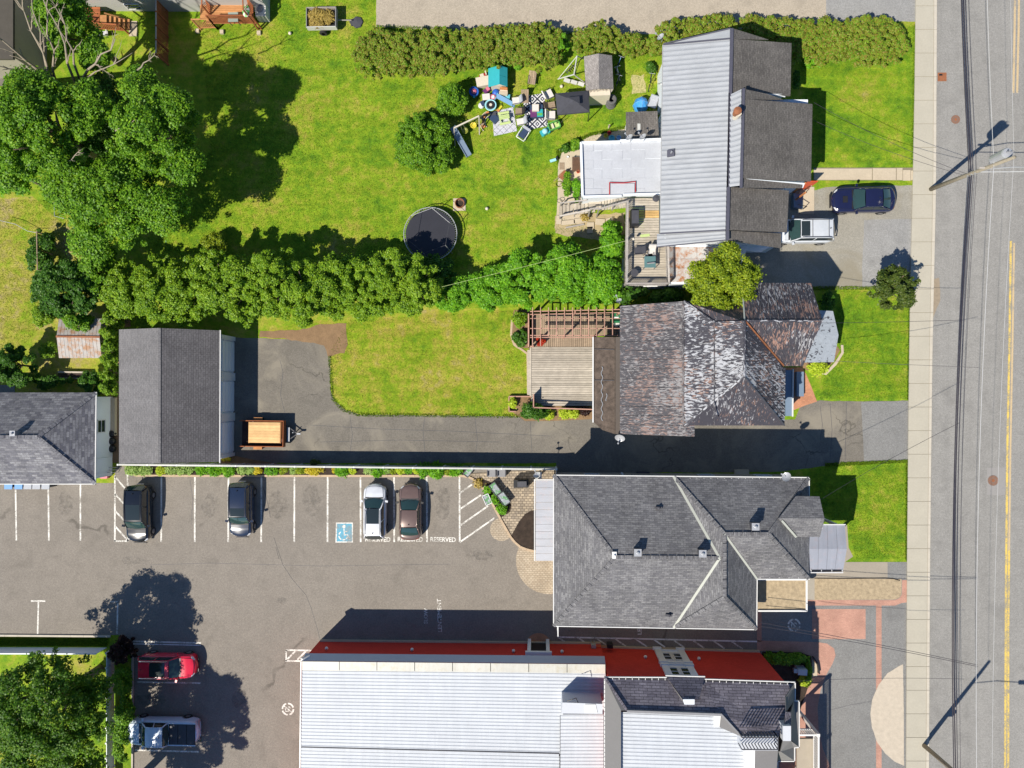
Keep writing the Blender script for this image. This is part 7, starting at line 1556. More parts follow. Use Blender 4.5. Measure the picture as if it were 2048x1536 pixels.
for s in (-1, 1): B1('beam', (-.75, s*.18, .8), (-.95, s*.22, 0), .06, .06).build('leg', M['cyan'], t, local=True)
B1('obox', (-.2, .35, .2), (.8, .3, .3), .2).build('step', M['cyan'], t, local=True)
blob('water_table', 'round white water table with a black tyre shaped centre', 'water table', 982, 214, [(.3, 0), (.44, .35), (.48, .42), (.40, .42), (.36, .36), (.01, .36)], 'palecyan', 22, parts=[('tub', 'lathe', ([(.01, .38), (.32, .38), (.34, .44), (.3, .44)], 20), 'black'), ('lid', 'lathe', ([(.01, .46), (.12, .46), (.11, .42)], 12), 'cream')])
blob('toy_figure', 'white and navy toy left of the round water table', 'toy', 963, 213, [(.2, 0), (.26, .2), (.15, .4)], 'white', parts=[('cover', 'obox', ((.12, .1, .35), (.3, .4, .12), .4), 'navy')])
t = tlab('rocking_boat', 'curved tan wooden rocker at the left end of the grey rug', 'rocker', 971, 238, 0)
for k in range(7): a = 2.0+k*.28; B1('obox', (.5+math.cos(a)*.75, math.sin(a)*.75-.3, .25), (.24, .24, .05), a+1.57).build('slat', M['deckb'] if k % 2 else M['orange'], t, local=True)
for s in (.55, .95): B1('tube', [(.5+math.cos(2.0+k*.28)*s, math.sin(2.0+k*.28)*s-.3, .12) for k in range(8)], .03).build('rail', M['cream'], t, local=True)
t = tlab('floor_cushion', 'dark blue grey folded cushion at the corner of the grey rug', 'cushion', 988, 238, .5); B1('obox', (0, 0, .12), (.55, .8, .2), .3).build('cushion', M['navy'], t, local=True); B1('obox', (.1, .35, .14), (.5, .3, .2), -.4).build('flap', M['darkfab'], t, local=True)
t = tlab('toy_scooter', 'yellow toy lying on the grey rug', 'toy', 1000, 218, .9); B1('obox', (0, 0, .12), (.5, .14, .1)).build('deck', M['yellow'], t, local=True); B1('tube', [(.22, 0, .12), (.35, .2, .2)], .03).build('handle', M['black'], t, local=True); B1('obox', (-.22, 0, .14), (.16, .22, .1)).build('wheel', M['orange'], t, local=True)
# rugs
def rugmat(name, c1, c2, sc_, rz, th):
    t = NT(name); v = t.sc_(t.uvc(), sc_, sc_, 1, rz); s = t.n('ShaderNodeSeparateXYZ'); t.l(v, s.inputs[0])
    fx = t.math('ABSOLUTE', t.math('SUBTRACT', t.math('FRACT', s.outputs[0]), .5)); fy_ = t.math('ABSOLUTE', t.math('SUBTRACT', t.math('FRACT', s.outputs[1]), .5)); mx = t.math('MAXIMUM', fx, fy_)
    if th: col = t.ramp(mx, [(0, c2), (th, c2), (th+.01, c1)], 'CONSTANT')
    else: col = t.ramp(mx, [(0, c2), (.10, c1), (.23, c2), (.40, c1)], 'CONSTANT')
    return t.fin(col, .95, 0, .1)
def rug(label, pts, mat, z=.02):
    q = PL(pts, z); c = sum(q, Vector())/len(q); o = B1('prism', q, .004).build('rug', mat); return tag(o, label, 'rug')
rug('pale grey outdoor rug with a thin diamond line pattern', [(984, 224), (1026, 214), (1034, 262), (988, 272)], rugmat('diamond_rug', (.05, .05, .07), (.50, .50, .56), 2.6, .785, .46))
rug('bold black and white patterned outdoor rug under the garden chairs', [(1045, 193), (1088, 186), (1096, 252), (1053, 260)], rugmat('bold_rug', (.03, .03, .06), (.60, .60, .62), 1.75, .785, 0), .024)
t = tlab('kids_picnic_table', 'small lime green picnic table on the grey rug', 'picnic table', 1009, 239, .17)
for k in range(3): B1('box', -.42, .42, -.16+k*.12, -.06+k*.12, .5, .53).build('table_slat', M['lime'], t, local=True)
for s in (-1, 1):
    B1('box', -.45, .45, s*.42-.09, s*.42+.09, .28, .31).build('bench', M['lime'], t, local=True); B1('box', s*.33-.03, s*.33+.03, -.45, .45, .2, .28).build('crossbar', M['lime'], t, local=True); B1('box', s*.33-.03, s*.33+.03, -.12, .12, 0, .5).build('leg', M['lime'], t, local=True)
def chair(label, px, py, rz, seat, frame='black', back=None, w=.6, slats=0, group=None):
    t = tlab('garden_chair', label, 'chair', px, py, rz, 0, group)
    if slats:
        for k in range(slats):
            B1('box', -.3+k*.6/slats+.006, -.3+(k+1)*.6/slats-.006, -.28, .28, .38, .4).build('seat_slat', M[seat], t, local=True)
            x = -.3+k*.6/slats; B1('beam', (x+.3/slats, -.28, .42), (x+.3/slats, -.62, .85), .6/slats-.012, .02, (0, 1, 0)).build('back_slat', M[seat], t, local=True)
    else:
        B1('box', -w/2+.03, w/2-.03, -.26, .28, .36, .46).build('seat', M[seat], t, local=True); m = MB(); m.beam((0, -.28, .44), (0, -.5, .9), w-.06, .09, (0, 1, 0)); m.build('back', M[back or seat], t, local=True)
    for s in (-1, 1):
        B1('tube', [(s*w/2, .3, 0), (s*w/2, .3, .6), (s*w/2, -.3, .64), (s*w/2, -.42, 0)], .022).build('armrest', M[frame], t, local=True)
    return t
GC = 'garden chairs around the patterned rug'
chair('brown slatted garden chair alone on the lawn above the rug', 1064, 166, 3.0, 'deckb', 'dark', slats=4); chair('brown slatted chair at the top left of the patterned rug', 1050, 203, 3.14, 'deckb', 'dark', slats=4, group=GC)
chair('grey cushioned chair nearest the toddler slide', 1032, 206, 1.7, 'cushion', 'black', 'bingrey', group=GC); chair('black framed chair with a tan cushion left of the patterned rug', 1038, 227, 1.6, 'deckb', 'black', 'black', group=GC)
chair('white cushioned chair at the lower left of the patterned rug', 1041, 248, 1.75, 'cushion', 'black', 'bingrey', group=GC); chair('white cushioned chair tilted at the top right of the patterned rug', 1098, 193, -1.1, 'cushion', 'black', group=GC, w=.75)
chair('brown slatted chair between the two white chairs by the gazebo', 1103, 215, -1.4, 'deckb', 'black', slats=4, group=GC); chair('white cushioned chair at the right edge of the rug below the brown one', 1103, 235, -1.57, 'cushion', 'black', group=GC, w=.75)
t = tlab('coffee_table', 'low purple and teal storage table in the middle of the patterned rug', 'table', 1073, 226, .05); B1('box', -.52, .52, -.5, .5, .1, .42).build('body', M['navy'], t, local=True); B1('box', -.5, .0, -.48, .1, .42, .46).build('left_top', M['purple'], t, local=True); B1('box', .03, .5, -.48, .1, .42, .46).build('right_top', M['teal'], t, local=True); B1('box', .05, .45, -.4, -.2, .46, .48).build('tray', M['green'], t, local=True)
t = tlab('storage_basket', 'beige square basket standing on the low coffee table', 'basket', 1071, 217, 0, .46); B1('box', -.27, .27, -.27, .27, 0, .2).build('basket', M['cream'], t, local=True); B1('box', -.22, .22, -.22, .22, .2, .205).build('lining', M['cushion'], t, local=True)
t = tlab('folding_recliner', 'white framed folding recliner with a dark sling below the rug', 'recliner', 1047, 270, -.6)
B1('tube', [(-.35, -.5, .3), (.35, -.5, .3), (.35, .5, .4), (-.35, .5, .4), (-.35, -.5, .3)], .04).build('frame', M['white'], t, local=True); B1('obox', (0, 0, .33), (.5, .75, .05)).build('sling', M['navy'], t, local=True)
for s in (-1, 1): B1('beam', (s*.35, -.3, 0), (s*.35, .3, .5), .05, .05).build('leg', M['white'], t, local=True)
B1('obox', (0, .45, .42), (.6, .2, .06)).build('headrest', M['bingrey'], t, local=True)
t = tlab('toy_wagon', 'green plastic toy wagon below the gazebo', 'wagon', 1108, 254, .35); m = MB(); m.box(-.45, .45, -.25, .25, .12, .18); m.build('floor', M['lime'], t, local=True)
for a, b in (((-.45, -.27), (.45, -.27)), ((-.45, .27), (.45, .27)), ((-.45, -.27), (-.45, .27)), ((.45, -.27), (.45, .27))): B1('beam', (*a, .3), (*b, .3), .06, .3).build('side', M['green'], t, local=True)
B1('obox', (-.1, 0, .25), (.12, .4, .2)).build('seat', M['cream'], t, local=True)
for sx in (-1, 1):
    for sy in (-1, 1): B1('tube', [(sx*.3, sy*.28, .1), (sx*.3, sy*.34, .1)], .1, 10).build('wheel', M['black'], t, local=True)
B1('tube', [(.45, 0, .2), (.95, .15, .5), (1.0, .15, .6)], .02).build('handle', M['black'], t, local=True)
t = tlab('toy_car', 'teal ride on toy car with a dome roof beside the green wagon', 'toy', 1090, 266, .5); B1('obox', (0, 0, .2), (.75, .45, .22)).build('body', M['teal'], t, local=True); m = MB(); m.lathe([(.24, .32), (.22, .5), (.12, .6), (.01, .62)], 14); m.build('dome', M['palecyan'], t, local=True, smooth=True)
for sx in (-1, 1):
    for sy in (-1, 1): B1('tube', [(sx*.25, sy*.22, .1), (sx*.25, sy*.27, .1)], .1, 10).build('wheel', M['green'], t, local=True)
# gazebo
t = tlab('pop_up_gazebo', 'dark grey fabric pop up gazebo with a small vented peak', 'gazebo', 1145, 208); c = [Vector(P(x, y, 2.0))-t.location+Vector((0, 0, 0)) for x, y in ((1111, 187), (1177, 181), (1179, 223), (1115, 229))]
ORG[t.name] = Vector(t.location); ap = P(1147, 201, 2.75); m0 = [P(x, y, 2.0) for x, y in ((1111, 187), (1177, 181), (1179, 223), (1115, 229))]
for i in range(4): m = MB(); m.slab([m0[i], m0[(i+1) % 4], ap.lerp(m0[(i+1) % 4], .12), ap.lerp(m0[i], .12)], .03); m.build('canopy_panel', M['darkfab'], t)
ap2 = P(1148, 201, 3.0)
for i in range(4): m = MB(); m.slab([ap2.lerp(m0[i], .36)+Vector((0, 0, .12)), ap2.lerp(m0[(i+1) % 4], .36)+Vector((0, 0, .12)), ap2], .02); m.build('vent_panel', M['darkfab'], t)
for q in m0: B1('box', q.x-.03, q.x+.03, q.y-.03, q.y+.03, 0, 1.95).build('leg', M['black'], t)
for i in range(4): B1('beam', m0[i]-Vector((0, 0, .1)), m0[(i+1) % 4]-Vector((0, 0, .1)), .02, .18).build('valance', M['darkfab'], t)
# garden shed with front wall
t = thing('garden_shed', 'garden shed with a weathered grey shingle roof and pale front wall', 'shed', tuple(P(1200, 155, 0)))
roof(t, [(1168, 113, 2.0), (1197, 107, 2.75), (1198, 177, 2.75), (1172, 180, 2.0)], M['shedsh']); roof(t, [(1197, 107, 2.75), (1224, 111, 2.0), (1227, 177, 2.0), (1198, 177, 2.75)], M['shedsh'])
walls(t, [(1172, 115, 1.95), (1222, 113, 1.95), (1224, 192, 1.95), (1176, 194, 1.95)][:4], M['cream'], .12)
m = MB(); m.slab(PL([(1174, 181, 2.0), (1227, 178, 2.0), (1216, 195, 1.15), (1180, 197, 1.15)]), .04); fr = m.build('front_wall', M['deckw'], t)
for k in range(7): B1('beam', P(1175+k*7.2, 181-k*.4, 2.03), P(1181+k*5.2, 196.5-k*.3, 1.18), .22, .02).build('board', M['deckw'], fr)
# swing frame
t = thing('swing_set', 'white A frame swing set with twin bench seats left of the garden shed', 'swing', tuple(P(1145, 145, 0)))
j0, j1 = P(1148, 149, 1.7), P(1153, 128, 1.7)
for a, b, r in ((j0, P(1116, 158, .1), .05), (j0, P(1170, 166, .1), .05), (P(1154, 112, 1.7), j0, .05), (P(1154, 112, 1.7), P(1118, 156, .1), .03), (P(1154, 112, 1.7), P(1172, 120, .1), .04)): B1('tube', [a, b], r).build('frame_tube', M['offwhite'], t)
for k in range(5): B1('beam', P(1132+k*2.6, 142-k*3.4, .5), P(1136+k*2.6, 147-k*3.4, .5), .06, .04).build('seat_slat', M['dark'], t)
for k in range(3): B1('beam', P(1128+k*14, 159+k*3.5, .45), P(1140+k*14, 163+k*3.5, .45), .3, .06).build('bench', M['offwhite'], t)
B1('tube', [P(1150, 148, 1.7), P(1160, 120, 1.6), P(1168, 112, 1.5)], .03).build('frame_tube', M['black'], t)
# bikes
def bike(px, py, rz, label, mt):
    t = tlab('bicycle', label, 'bicycle', px, py, rz)
    for s in (-1, 1):
        m = MB(); m.tube([(s*.5+.3*math.cos(a*.524), 0, .32+.3*math.sin(a*.524)) for a in range(13)], .022, 5, cap=False); m.build('wheel', M['tyre'], t, local=True)
    m = MB(); m.tube([(-.5, 0, .32), (-.15, 0, .75), (.4, 0, .8), (.5, 0, .32)], .02, 5); m.tube([(-.15, 0, .75), (.0, 0, .35), (.4, 0, .75)], .02, 5); m.build('frame', M[mt], t, local=True)
    B1('tube', [(.4, -.25, .92), (.4, .25, .92)], .018).build('handlebar', M['galv'], t, local=True); B1('obox', (-.2, 0, .85), (.22, .12, .06)).build('saddle', M['black'], t, local=True)
bike(1236, 133, 1.2, 'blue bicycle leaning in the shade behind the shed, upper one', 'lightblue'); bike(1235, 153, 1.9, 'white and purple bicycle in the shade beside the shed', 'white'); bike(1233, 170, 1.3, 'bicycle with a pale wheel nearest the tyres', 'grey'); bike(1299, 167, 1.4, 'dark bicycle against the white wall of the metal roofed house', 'black')
for k, (x, y, z, lb) in enumerate(((1221, 210, 0, 'bottom tyre of the pile below the shed'), (1222, 206, .22, 'second tyre of the pile below the shed'), (1222, 203, .44, 'third tyre of the pile below the shed'), (1223, 200, .66, 'topmost tyre of the pile below the shed'))):
    t = tlab('car_tyre', lb, 'tyre', x, y, 0, z, 'pile of four car tyres'); m = MB(); m.lathe([(.2, .03), (.33, 0), (.4, .05), (.4, .17), (.33, .22), (.2, .19), (.2, .03)], 22, cap=False); m.build('tyre', M['tyreg'], t, local=True, smooth=True)
t = tlab('dome_tent', 'blue dome play tent by the white wall of the metal roofed house', 'tent', 1281, 212); m = MB(); m.lathe([(.62, 0), (.60, .35), (.45, .75), (.22, .98), (.01, 1.05)], 8); m.build('tent_skin', M['tentblue'], t, local=True)
for k in range(2): B1('tube', [(.63*math.cos(a*.35+0)*(1 if k else .0)+(0 if k else 0), .63*math.cos(a*.35)*(0 if k else 1), 1.07*math.sin(a*.35)) for a in range(10)], .012, 4).build('pole', M['lightblue'], t, local=True)
chair('grey hooded egg seat beside the blue dome tent', 1303, 212, 2.8, 'bingrey', 'grey', w=.7)
# small shingled lean-to
t = thing('lean_to', 'small dark shingled lean to roof above the white flat roof', 'lean-to', tuple(P(1282, 250, 0)))
roof(t, [(1252, 224, 2.4), (1315, 222, 2.55), (1318, 278, 2.55), (1252, 277, 2.4)], M['roofB']); walls(t, [(1254, 227, 2.3), (1314, 227, 2.3), (1316, 275, 2.3), (1254, 275, 2.3)], M['siding'], .15)
B1('prism', PL([(1275, 247, 2.56), (1281, 247, 2.56), (1281, 262, 2.56), (1275, 262, 2.56)]), 2.4).build('roof_patch', M['offwhite'], t)
# path bits
for nm, lb, ct, x, y, mt, r, h in (('garden_lamp', 'small lamp or ornament standing on the concrete path', 'lamp', 1217, 256, 'cream', .07, .6), ('toy_bucket', 'red toy bucket in the shade above the flat roof', 'bucket', 1218, 268, 'red', .17, .25), ('toy_bucket', 'yellow toy bucket in the shade above the flat roof', 'bucket', 1211, 273, 'yellow', .17, .25),
                           ('paddling_pool', 'small round pale blue paddling tub against the extension', 'tub', 1223, 278, 'cyan', .25, .2), ('toy_hoop', 'second pale blue toy against the extension', 'tub', 1237, 277, 'lightblue', .2, .2), ('plant_pot', 'terracotta pot of flowers against the extension wall', 'pot', 1156, 344, 'orred', .16, .3), ('plant_pot', 'brown plant pot in the strip planting', 'pot', 1149, 367, 'brown', .16, .3), ('plant_pot', 'small white bowl below the round potted shrub', 'pot', 1135, 315, 'white', .1, .15)):
    t = tlab(nm, lb, ct, x, y); m = MB(); m.lathe([(r*.7, 0), (r, h), (r*.85, h), (r*.6, h*.3)], 14, cap=False); m.lathe([(r*.3, 0), (r*.62, h*.32)], 10); m.build('body', M[mt], t, local=True)
t = thing('slatted_bench', 'dark slatted bench beside the white flat roofed extension', 'bench', tuple(P(1153, 330, 0)))
for k in range(12): B1('beam', P(1144, 315.5+k*2.4, .48), P(1162, 315.5+k*2.4, .48), .06, .03).build('slat', M['brown'], t)
for x in (1146, 1160): B1('beam', P(x, 314, .3), P(x, 344, .3), .06, .3).build('leg', M['dark'], t)
t = tag(B1('prism', PL([(1119, 325, .03), (1129, 325, .03), (1129, 339, .03), (1119, 339, .03)]), .01).build('door_mat', M['deckb']), 'small brown mat on the concrete path', 'mat')
t = tlab('toy_scooter', 'pale turquoise toy scooter on the grass beside the path', 'toy', 1106, 322, .3); B1('obox', (0, 0, .15), (.5, .2, .12)).build('body', M['palecyan'], t, local=True); B1('obox', (.35, .05, .25), (.12, .3, .1)).build('handlebar', M['black'], t, local=True)
t = tlab('wheelbarrow', 'rusty orange wheelbarrow at the head of the strip planting', 'wheelbarrow', 1127, 353, .9); m = MB(); m.slab([(-.35, -.3, .45), (.35, -.22, .4), (.35, .22, .4), (-.35, .3, .45)], .2); m.build('tray', M['rust'], t, local=True)
for s in (-1, 1): B1('tube', [(-.9, s*.28, .55), (.5, s*.12, .3)], .025).build('handle', M['deckb'], t, local=True)
B1('tube', [(.5, -.05, .2), (.5, .05, .2)], .2, 12).build('wheel', M['tyre'], t, local=True)
t = tlab('garden_hose', 'coiled hose reel at the edge of the concrete path', 'hose', 1118, 369); m = MB(); m.tube([(.22*math.cos(a*.4)*(1+a*.006), .22*math.sin(a*.4), .04+a*.002) for a in range(50)], .018, 5); m.build('coil', M['olive'], t, local=True)
t = tlab('iron_trellis', 'black iron hoop at the foot of the timber stairs', 'trellis', 1119, 404); m = MB(); m.tube([(.2*math.cos(a*.52), .15*math.sin(a*.52), .4) for a in range(13)], .02, 5); m.build('hoop', M['black'], t, local=True); B1('tube', [(.2, 0, 0), (.2, 0, .4)], .02).build('stake', M['black'], t, local=True)
for i, (x, y, sx, sy, rz) in enumerate(((1136, 445, 1.1, .35, .1), (1160, 441, 1.0, .35, .1), (1181, 451, .55, .5, 0), (1200, 444, .75, .5, -.1), (1180, 460, .45, .5, .05), (1219, 440, .55, .35, .3), (1118, 440, .4, .7, 0), (1150, 452, 1.5, .12, .18))):
    o = B1('obox', P(x, y, .06), (sx, sy, .1), rz).build('paving_stone', M['conc2'] if i != 7 else M['fencew']); tag(o, ['long pale slab leaning at the left under the stairs', 'long pale slab beside the middle of the stairs', 'square stepping stone, upper one below the stairs', 'broad stepping stone below the landing', 'square stepping stone furthest down the worn grass', 'small stone near the deck corner', 'narrow stone at the corner of the path', 'thin grey board lying at the edge of the worn grass'][i], 'stone' if i != 7 else 'board', 'stepping stones below the timber stairs')
# deck furniture
t = thing('barbecue', 'black covered barbecue on the raised deck', 'barbecue', tuple(P(1267, 440, DZ))); o = P(1267, 440, DZ)
B1('box', o.x-.3, o.x+.3, o.y-.62, o.y+.62, DZ, DZ+.8).build('cover', M['black'], t); m = MB(); m.obox((o.x, o.y, DZ+.92), (.5, .95, .28)); m.build('hood', M['dark'], t)
def ondeck(label, px, py, rz, seat, **k):
    c = chair(label, px, py, rz, seat, **k); p = P(px, py, DZ+.3); c.location = (p.x, p.y, DZ); return c
ondeck('dark folding chair at the left railing of the deck', 1276, 502, 1.6, 'darkfab', frame='dark'); ondeck('beige sling chair at the top of the glass deck table', 1303, 506, 3.1, 'cushion', frame='dark'); ondeck('dark framed chair pushed against the glass deck table', 1298, 516, .1, 'grey', frame='dark')
t = thing('glass_table', 'square glass topped table on the raised deck', 'table', tuple(P(1300, 527, DZ))); o = P(1300, 524, DZ+.7)
B1('box', o.x-.42, o.x+.42, o.y-.42, o.y+.42, DZ+.7, DZ+.72).build('top', plain('table_glass', (.10, .19, .19), .08, .1, 2, spec=.8), t)
for sx in (-1, 1):
    for sy in (-1, 1): B1('box', o.x+sx*.4-.02, o.x+sx*.4+.02, o.y+sy*.4-.02, o.y+sy*.4+.02, DZ, DZ+.7).build('leg', M['dark'], t)
t = thing('umbrella_base', 'round grey side table in the lower left corner of the deck', 'table', tuple(P(1267, 548, DZ))); o = P(1267, 548, DZ); m = MB(); m.lathe([(.28, .5), (.3, .52), (.01, .53)], 20, o); m.build('top', M['darkfab'], t); B1('tube', [o, o+Vector((0, 0, .5))], .05).build('stem', M['dark'], t)
t = thing('bird_feeder', 'small pale ornament hanging on the left deck railing', 'feeder', tuple(P(1267, 478, DZ))); o = P(1267, 478, DZ+.9); m = MB(); m.lathe([(.08, -.15), (.1, .1), (.02, .18)], 10, o); m.build('body', M['cream'], t)
t = thing('folded_umbrella', 'grey round fan at the top right corner of the deck', 'fan', tuple(P(1312, 397, DZ))); o = P(1312, 397, DZ+.6); m = MB(); m.lathe([(.26, 0), (.26, .08), (.02, .12)], 18, o); m.build('head', M['dark'], t); B1('tube', [o, o-Vector((0, 0, .6))], .03).build('stand', M['dark'], t)
t = thing('towel', 'pale green towel lying on the deck boards', 'towel', tuple(P(1290, 471, DZ))); o = P(1290, 471, DZ+.02); B1('obox', o, (.7, .2, .03), .12).build('cloth', M['lime'], t)
# ---------------------------------------------------------------- old house deck and pergola
DK = .5
dk2 = thing('garden_deck', 'weathered low deck of horizontal boards beside the old house', 'deck', tuple(P(1122, 750, 0)))
n = 26
for k in range(n):
    y0, y1 = 694+k*(812-694)/n, 694+(k+1)*(812-694)/n-.55
    B1('prism', PL([(1062, y0, DK), (1188, y0, DK), (1188, y1, DK), (1062, y1, DK)]), DK-.04).build('deck_board', M['deckw'], dk2)
for k in range(30):
    x0 = 1064+k*(1188-1064)/30; B1('prism', PL([(x0, 628, DK+.02), (x0+3.6, 628, DK+.02), (x0+3.6, 693.3, DK+.02), (x0, 693.3, DK+.02)]), DK-.03).build('deck_board', M['deckb'], dk2)
for k in range(13):
    x0 = 1188+k*4.1; B1('prism', PL([(x0, 628, DK+.02), (x0+3.5, 628, DK+.02), (x0+3.5, 672, DK+.02), (x0, 672, DK+.02)]), DK-.03).build('deck_board', M['deckb'], dk2)
m = MB(); m.prism(PL([(1062, 628, DK-.05), (1188, 628, DK-.05), (1188, 812, DK-.05), (1062, 812, DK-.05)]), .0); m.build('deck_frame', M['darkwood'], dk2)
for a, c, z in (((1061, 695), (1061, 792), DK+.02), ((1057, 700), (1057, 790), .25)): B1('beam', P(*a, z), P(*c, z), .13 if z > .3 else .2, .05).build('step_board', M['deckw'], dk2)
for a, c in (((1067, 788), (1067, 815)), ((1067, 815), (1125, 817)), ((1125, 817), (1185, 819))): B1('beam', P(*a, 1.45), P(*c, 1.45), .09, .06).build('cap_rail', M['pergola'], dk2)
for a, c, h0 in (((1067, 790), (1067, 815), 1.4), ((1067, 815), (1100, 816), 1.1), ((1125, 817), (1185, 819), 1.4)):
    p0, p1 = P(*a, h0), P(*c, h0); nn = max(2, int((p1-p0).length/.14))
    for i in range(nn): u0, u1 = p0.lerp(p1, (i+.04)/nn), p0.lerp(p1, (i+.96)/nn); B1('beam', u0-Vector((0, 0, h0/2)), u1-Vector((0, 0, h0/2)), .03, h0-.05).build('screen_board', M['darkwood'], dk2)
pg = thing('pergola', 'pinkish timber pergola grid over the upper part of the low deck', 'pergola', tuple(P(1140, 650, 0)))
PH = 2.55
for k in range(12): x = 1065+k*16; B1('beam', P(x, 615, PH+.1), P(x, 692 if k < 2 else 673, PH+.1), .06, .12).build('rafter', M['pergola'], pg)
for y in (621, 627, 637, 657, 671, 675): B1('beam', P(1060, y+2 if y < 630 else y, PH), P(1240, y-2 if y < 630 else y, PH), .05 if y not in (621, 671) else .07, .12).build('beam', M['pergola'], pg)
for x, y in ((1066, 626), (1066, 690), (1128, 672), (1190, 672), (1238, 626), (1150, 624)): p = P(x, y, PH); B1('box', p.x-.06, p.x+.06, p.y-.06, p.y+.06, 0, PH).build('post', M['pergola'], pg)
B1('beam', P(1057, 627, 1.4), P(1057, 694, 1.4), .1, .06).build('screen_cap', M['pergola'], pg)
p0, p1 = P(1057, 627, 1.35), P(1057, 694, 1.35)
for i in range(18): u0, u1 = p0.lerp(p1, (i+.04)/18), p0.lerp(p1, (i+.96)/18); B1('beam', u0-Vector((0, 0, .67)), u1-Vector((0, 0, .67)), .03, 1.3).build('screen_board', M['darkwood'], pg)
B1('beam', P(1060, 693, 1.35), P(1066, 693, 1.35), .1, .06).build('screen_cap', M['pergola'], pg)
t = tlab('flower_pot', 'pot of scarlet flowers at the lower left corner of the pergola', 'flowers', 1080, 683, 0, DK); m = MB(); m.lathe([(.15, 0), (.2, .3), (.17, .3)], 12); m.build('pot', M['brown'], t, local=True)
ORG[t.name] = Vector(t.location); leaves('blossom', ell((t.location.x, t.location.y, DK+.45), (.42, .34, .22), 14, .14, 500), 700, .09, M['leaf_red'], t)
t = tlab('green_bin', 'green lidded storage bin in the upper right corner of the pergola', 'bin', 1230, 637, 0, DK); B1('box', -.3, .3, -.4, .4, 0, .7).build('bin', M['dkgreen'], t, local=True); B1('box', -.32, .32, -.42, .42, .7, .76).build('lid', M['dkgreen'], t, local=True); B1('box', -.2, .2, -.1, .05, .76, .775).build('handle', M['white'], t, local=True)
t = tlab('patio_stool', 'pale round stool under the right end of the pergola', 'stool', 1232, 649, 0, DK); m = MB(); m.lathe([(.16, 0), (.12, .3), (.24, .5), (.2, .56), (.01, .58)], 14); m.build('seat', M['cushion'], t, local=True)
t = tlab('raised_planter', 'wooden raised planter frame at the lawn edge by the driveway', 'planter', 1025, 808, 0)
o = t.location
for a, c in (((1018, 793), (1065, 793)), ((1018, 793), (1018, 823)), ((1018, 823), (1032, 823))): B1('beam', P(*a, .25), P(*c, .25), .09, .2).build('side_board', M['pergola'], t)
# ---------------------------------------------------------------- rusty shed, far left structures
t = thing('tin_shed', 'tin shed with a white and rust stained two sided roof', 'shed', tuple(P(158, 675, 0)))
RS = metalroof('rust_stained_tin', (.36, .34, .32), stain=(.34, .18, .09), st=.95, var=.12, rough=.85)
for (y0a, za, y1a, zb, xo0, xo1) in ((637, 2.1, 673, 2.7, 118, 204), (716, 2.1, 673, 2.7, 118, 204)):
    for k in range(12):
        f0, f1 = k/12, (k+1)/12-.006
        a0 = P(xo0+(204-118)*f0, y0a, za); a1 = P(xo0+(204-118)*f1, y0a, za); c1 = P(113+86*f1, y1a, zb); c0 = P(113+86*f0, y1a, zb)
        m = MB(); m.slab([a0, a1, c1, c0], .04); m.build('roof_sheet', RS, t)
B1('beam', P(112, 673, 2.74), P(200, 674, 2.74), .14, .05).build('ridge_cap', M['rust'], t)
walls(t, [(122, 640, 2.0), (200, 640, 2.0), (200, 712, 2.0), (122, 712, 2.0)], M['offwhite'], .12)
for k in range(6): p = P(123+k*14.7, 700, 2.28); B1('obox', p, (.12, .08, .05), 0).build('roof_clip', M['white'], t)
t = thing('plank_pile', 'stack of dark planks edged with a pale board above the bungalow', 'planks', tuple(P(140, 750, 0)))
for k in range(4): B1('beam', P(118, 744+k*4, .3), P(180, 745+k*4, .3), .13, .25).build('plank', M['darkwood' if k else 'deckw'], t)
B1('beam', P(83, 754.5, .5), P(168, 757, .5), .06, .08).build('pale_board', M['deckw'], t)
t = thing('trellis', 'weathered timber trellis post and rail by the dry lawn', 'trellis', tuple(P(75, 500, 0))); B1('beam', P(73.5, 462, 1.8), P(75, 540, 1.8), .07, .07).build('rail', M['deckb'], t)
for y in (464, 500, 538): p = P(74, y, 1.8); B1('box', p.x-.05, p.x+.05, p.y-.05, p.y+.05, 0, 1.8).build('post', M['deckb'], t)
t = thing('rope_line', 'sagging pale rope fence across the dry lawn', 'rope', tuple(P(40, 450, 0))); B1('tube', [P(0, 441, .8), P(30, 448, .7), P(55, 462, .7), P(72, 465, .9)], .02).build('rope', M['bingrey'], t)
t = thing('clothes_frame', 'white metal frame half hidden at the edge of the maples', 'frame', tuple(P(110, 410, 0))); B1('tube', [P(108, 385, 1.2), P(109, 432, 1.2), P(128, 437, 1.2)], .03).build('rail', M['galv'], t); B1('tube', [P(109, 432, 1.2), P(109.3, 431.5, 0)], .03).build('leg', M['galv'], t)
# recycling bins beneath the bungalow gutter
for k, (x, mt, lb) in enumerate(((36, 'binblue', 'blue lidded bin furthest left under the bungalow gutter'), (56, 'binblue', 'second blue lidded bin under the bungalow gutter'), (74, 'bingrey', 'grey lidded bin in the middle of the row under the gutter'), (91, 'bingrey', 'fourth bin of the row, pale grey, under the gutter'), (109, 'bingrey', 'grey bin at the right end of the row under the gutter'))):
    t = tlab('wheelie_bin', lb, 'bin', x, 969, 0, 0, 'bins under the bungalow gutter'); B1('box', -.3, .3, -.1, .5, .1, 1.0).build('bin', M['dark'], t, local=True); m = MB(); m.obox((0, .15, 1.04), (.64, .78, .07), 0, -.05); m.build('lid', M[mt], t, local=True)
    for s in (-1, 1): B1('tube', [(s*.28, .48, .1), (s*.33, .48, .1)], .1, 10).build('wheel', M['black'], t, local=True)
t = tlab('sign_box', 'small pink box at the bungalow corner', 'box', 212, 953, .0); B1('box', -.3, .3, -.12, .15, 0, .35).build('box', M['pink'], t, local=True); B1('box', -.3, .3, .1, .16, .35, .4).build('lid', M['red'], t, local=True)
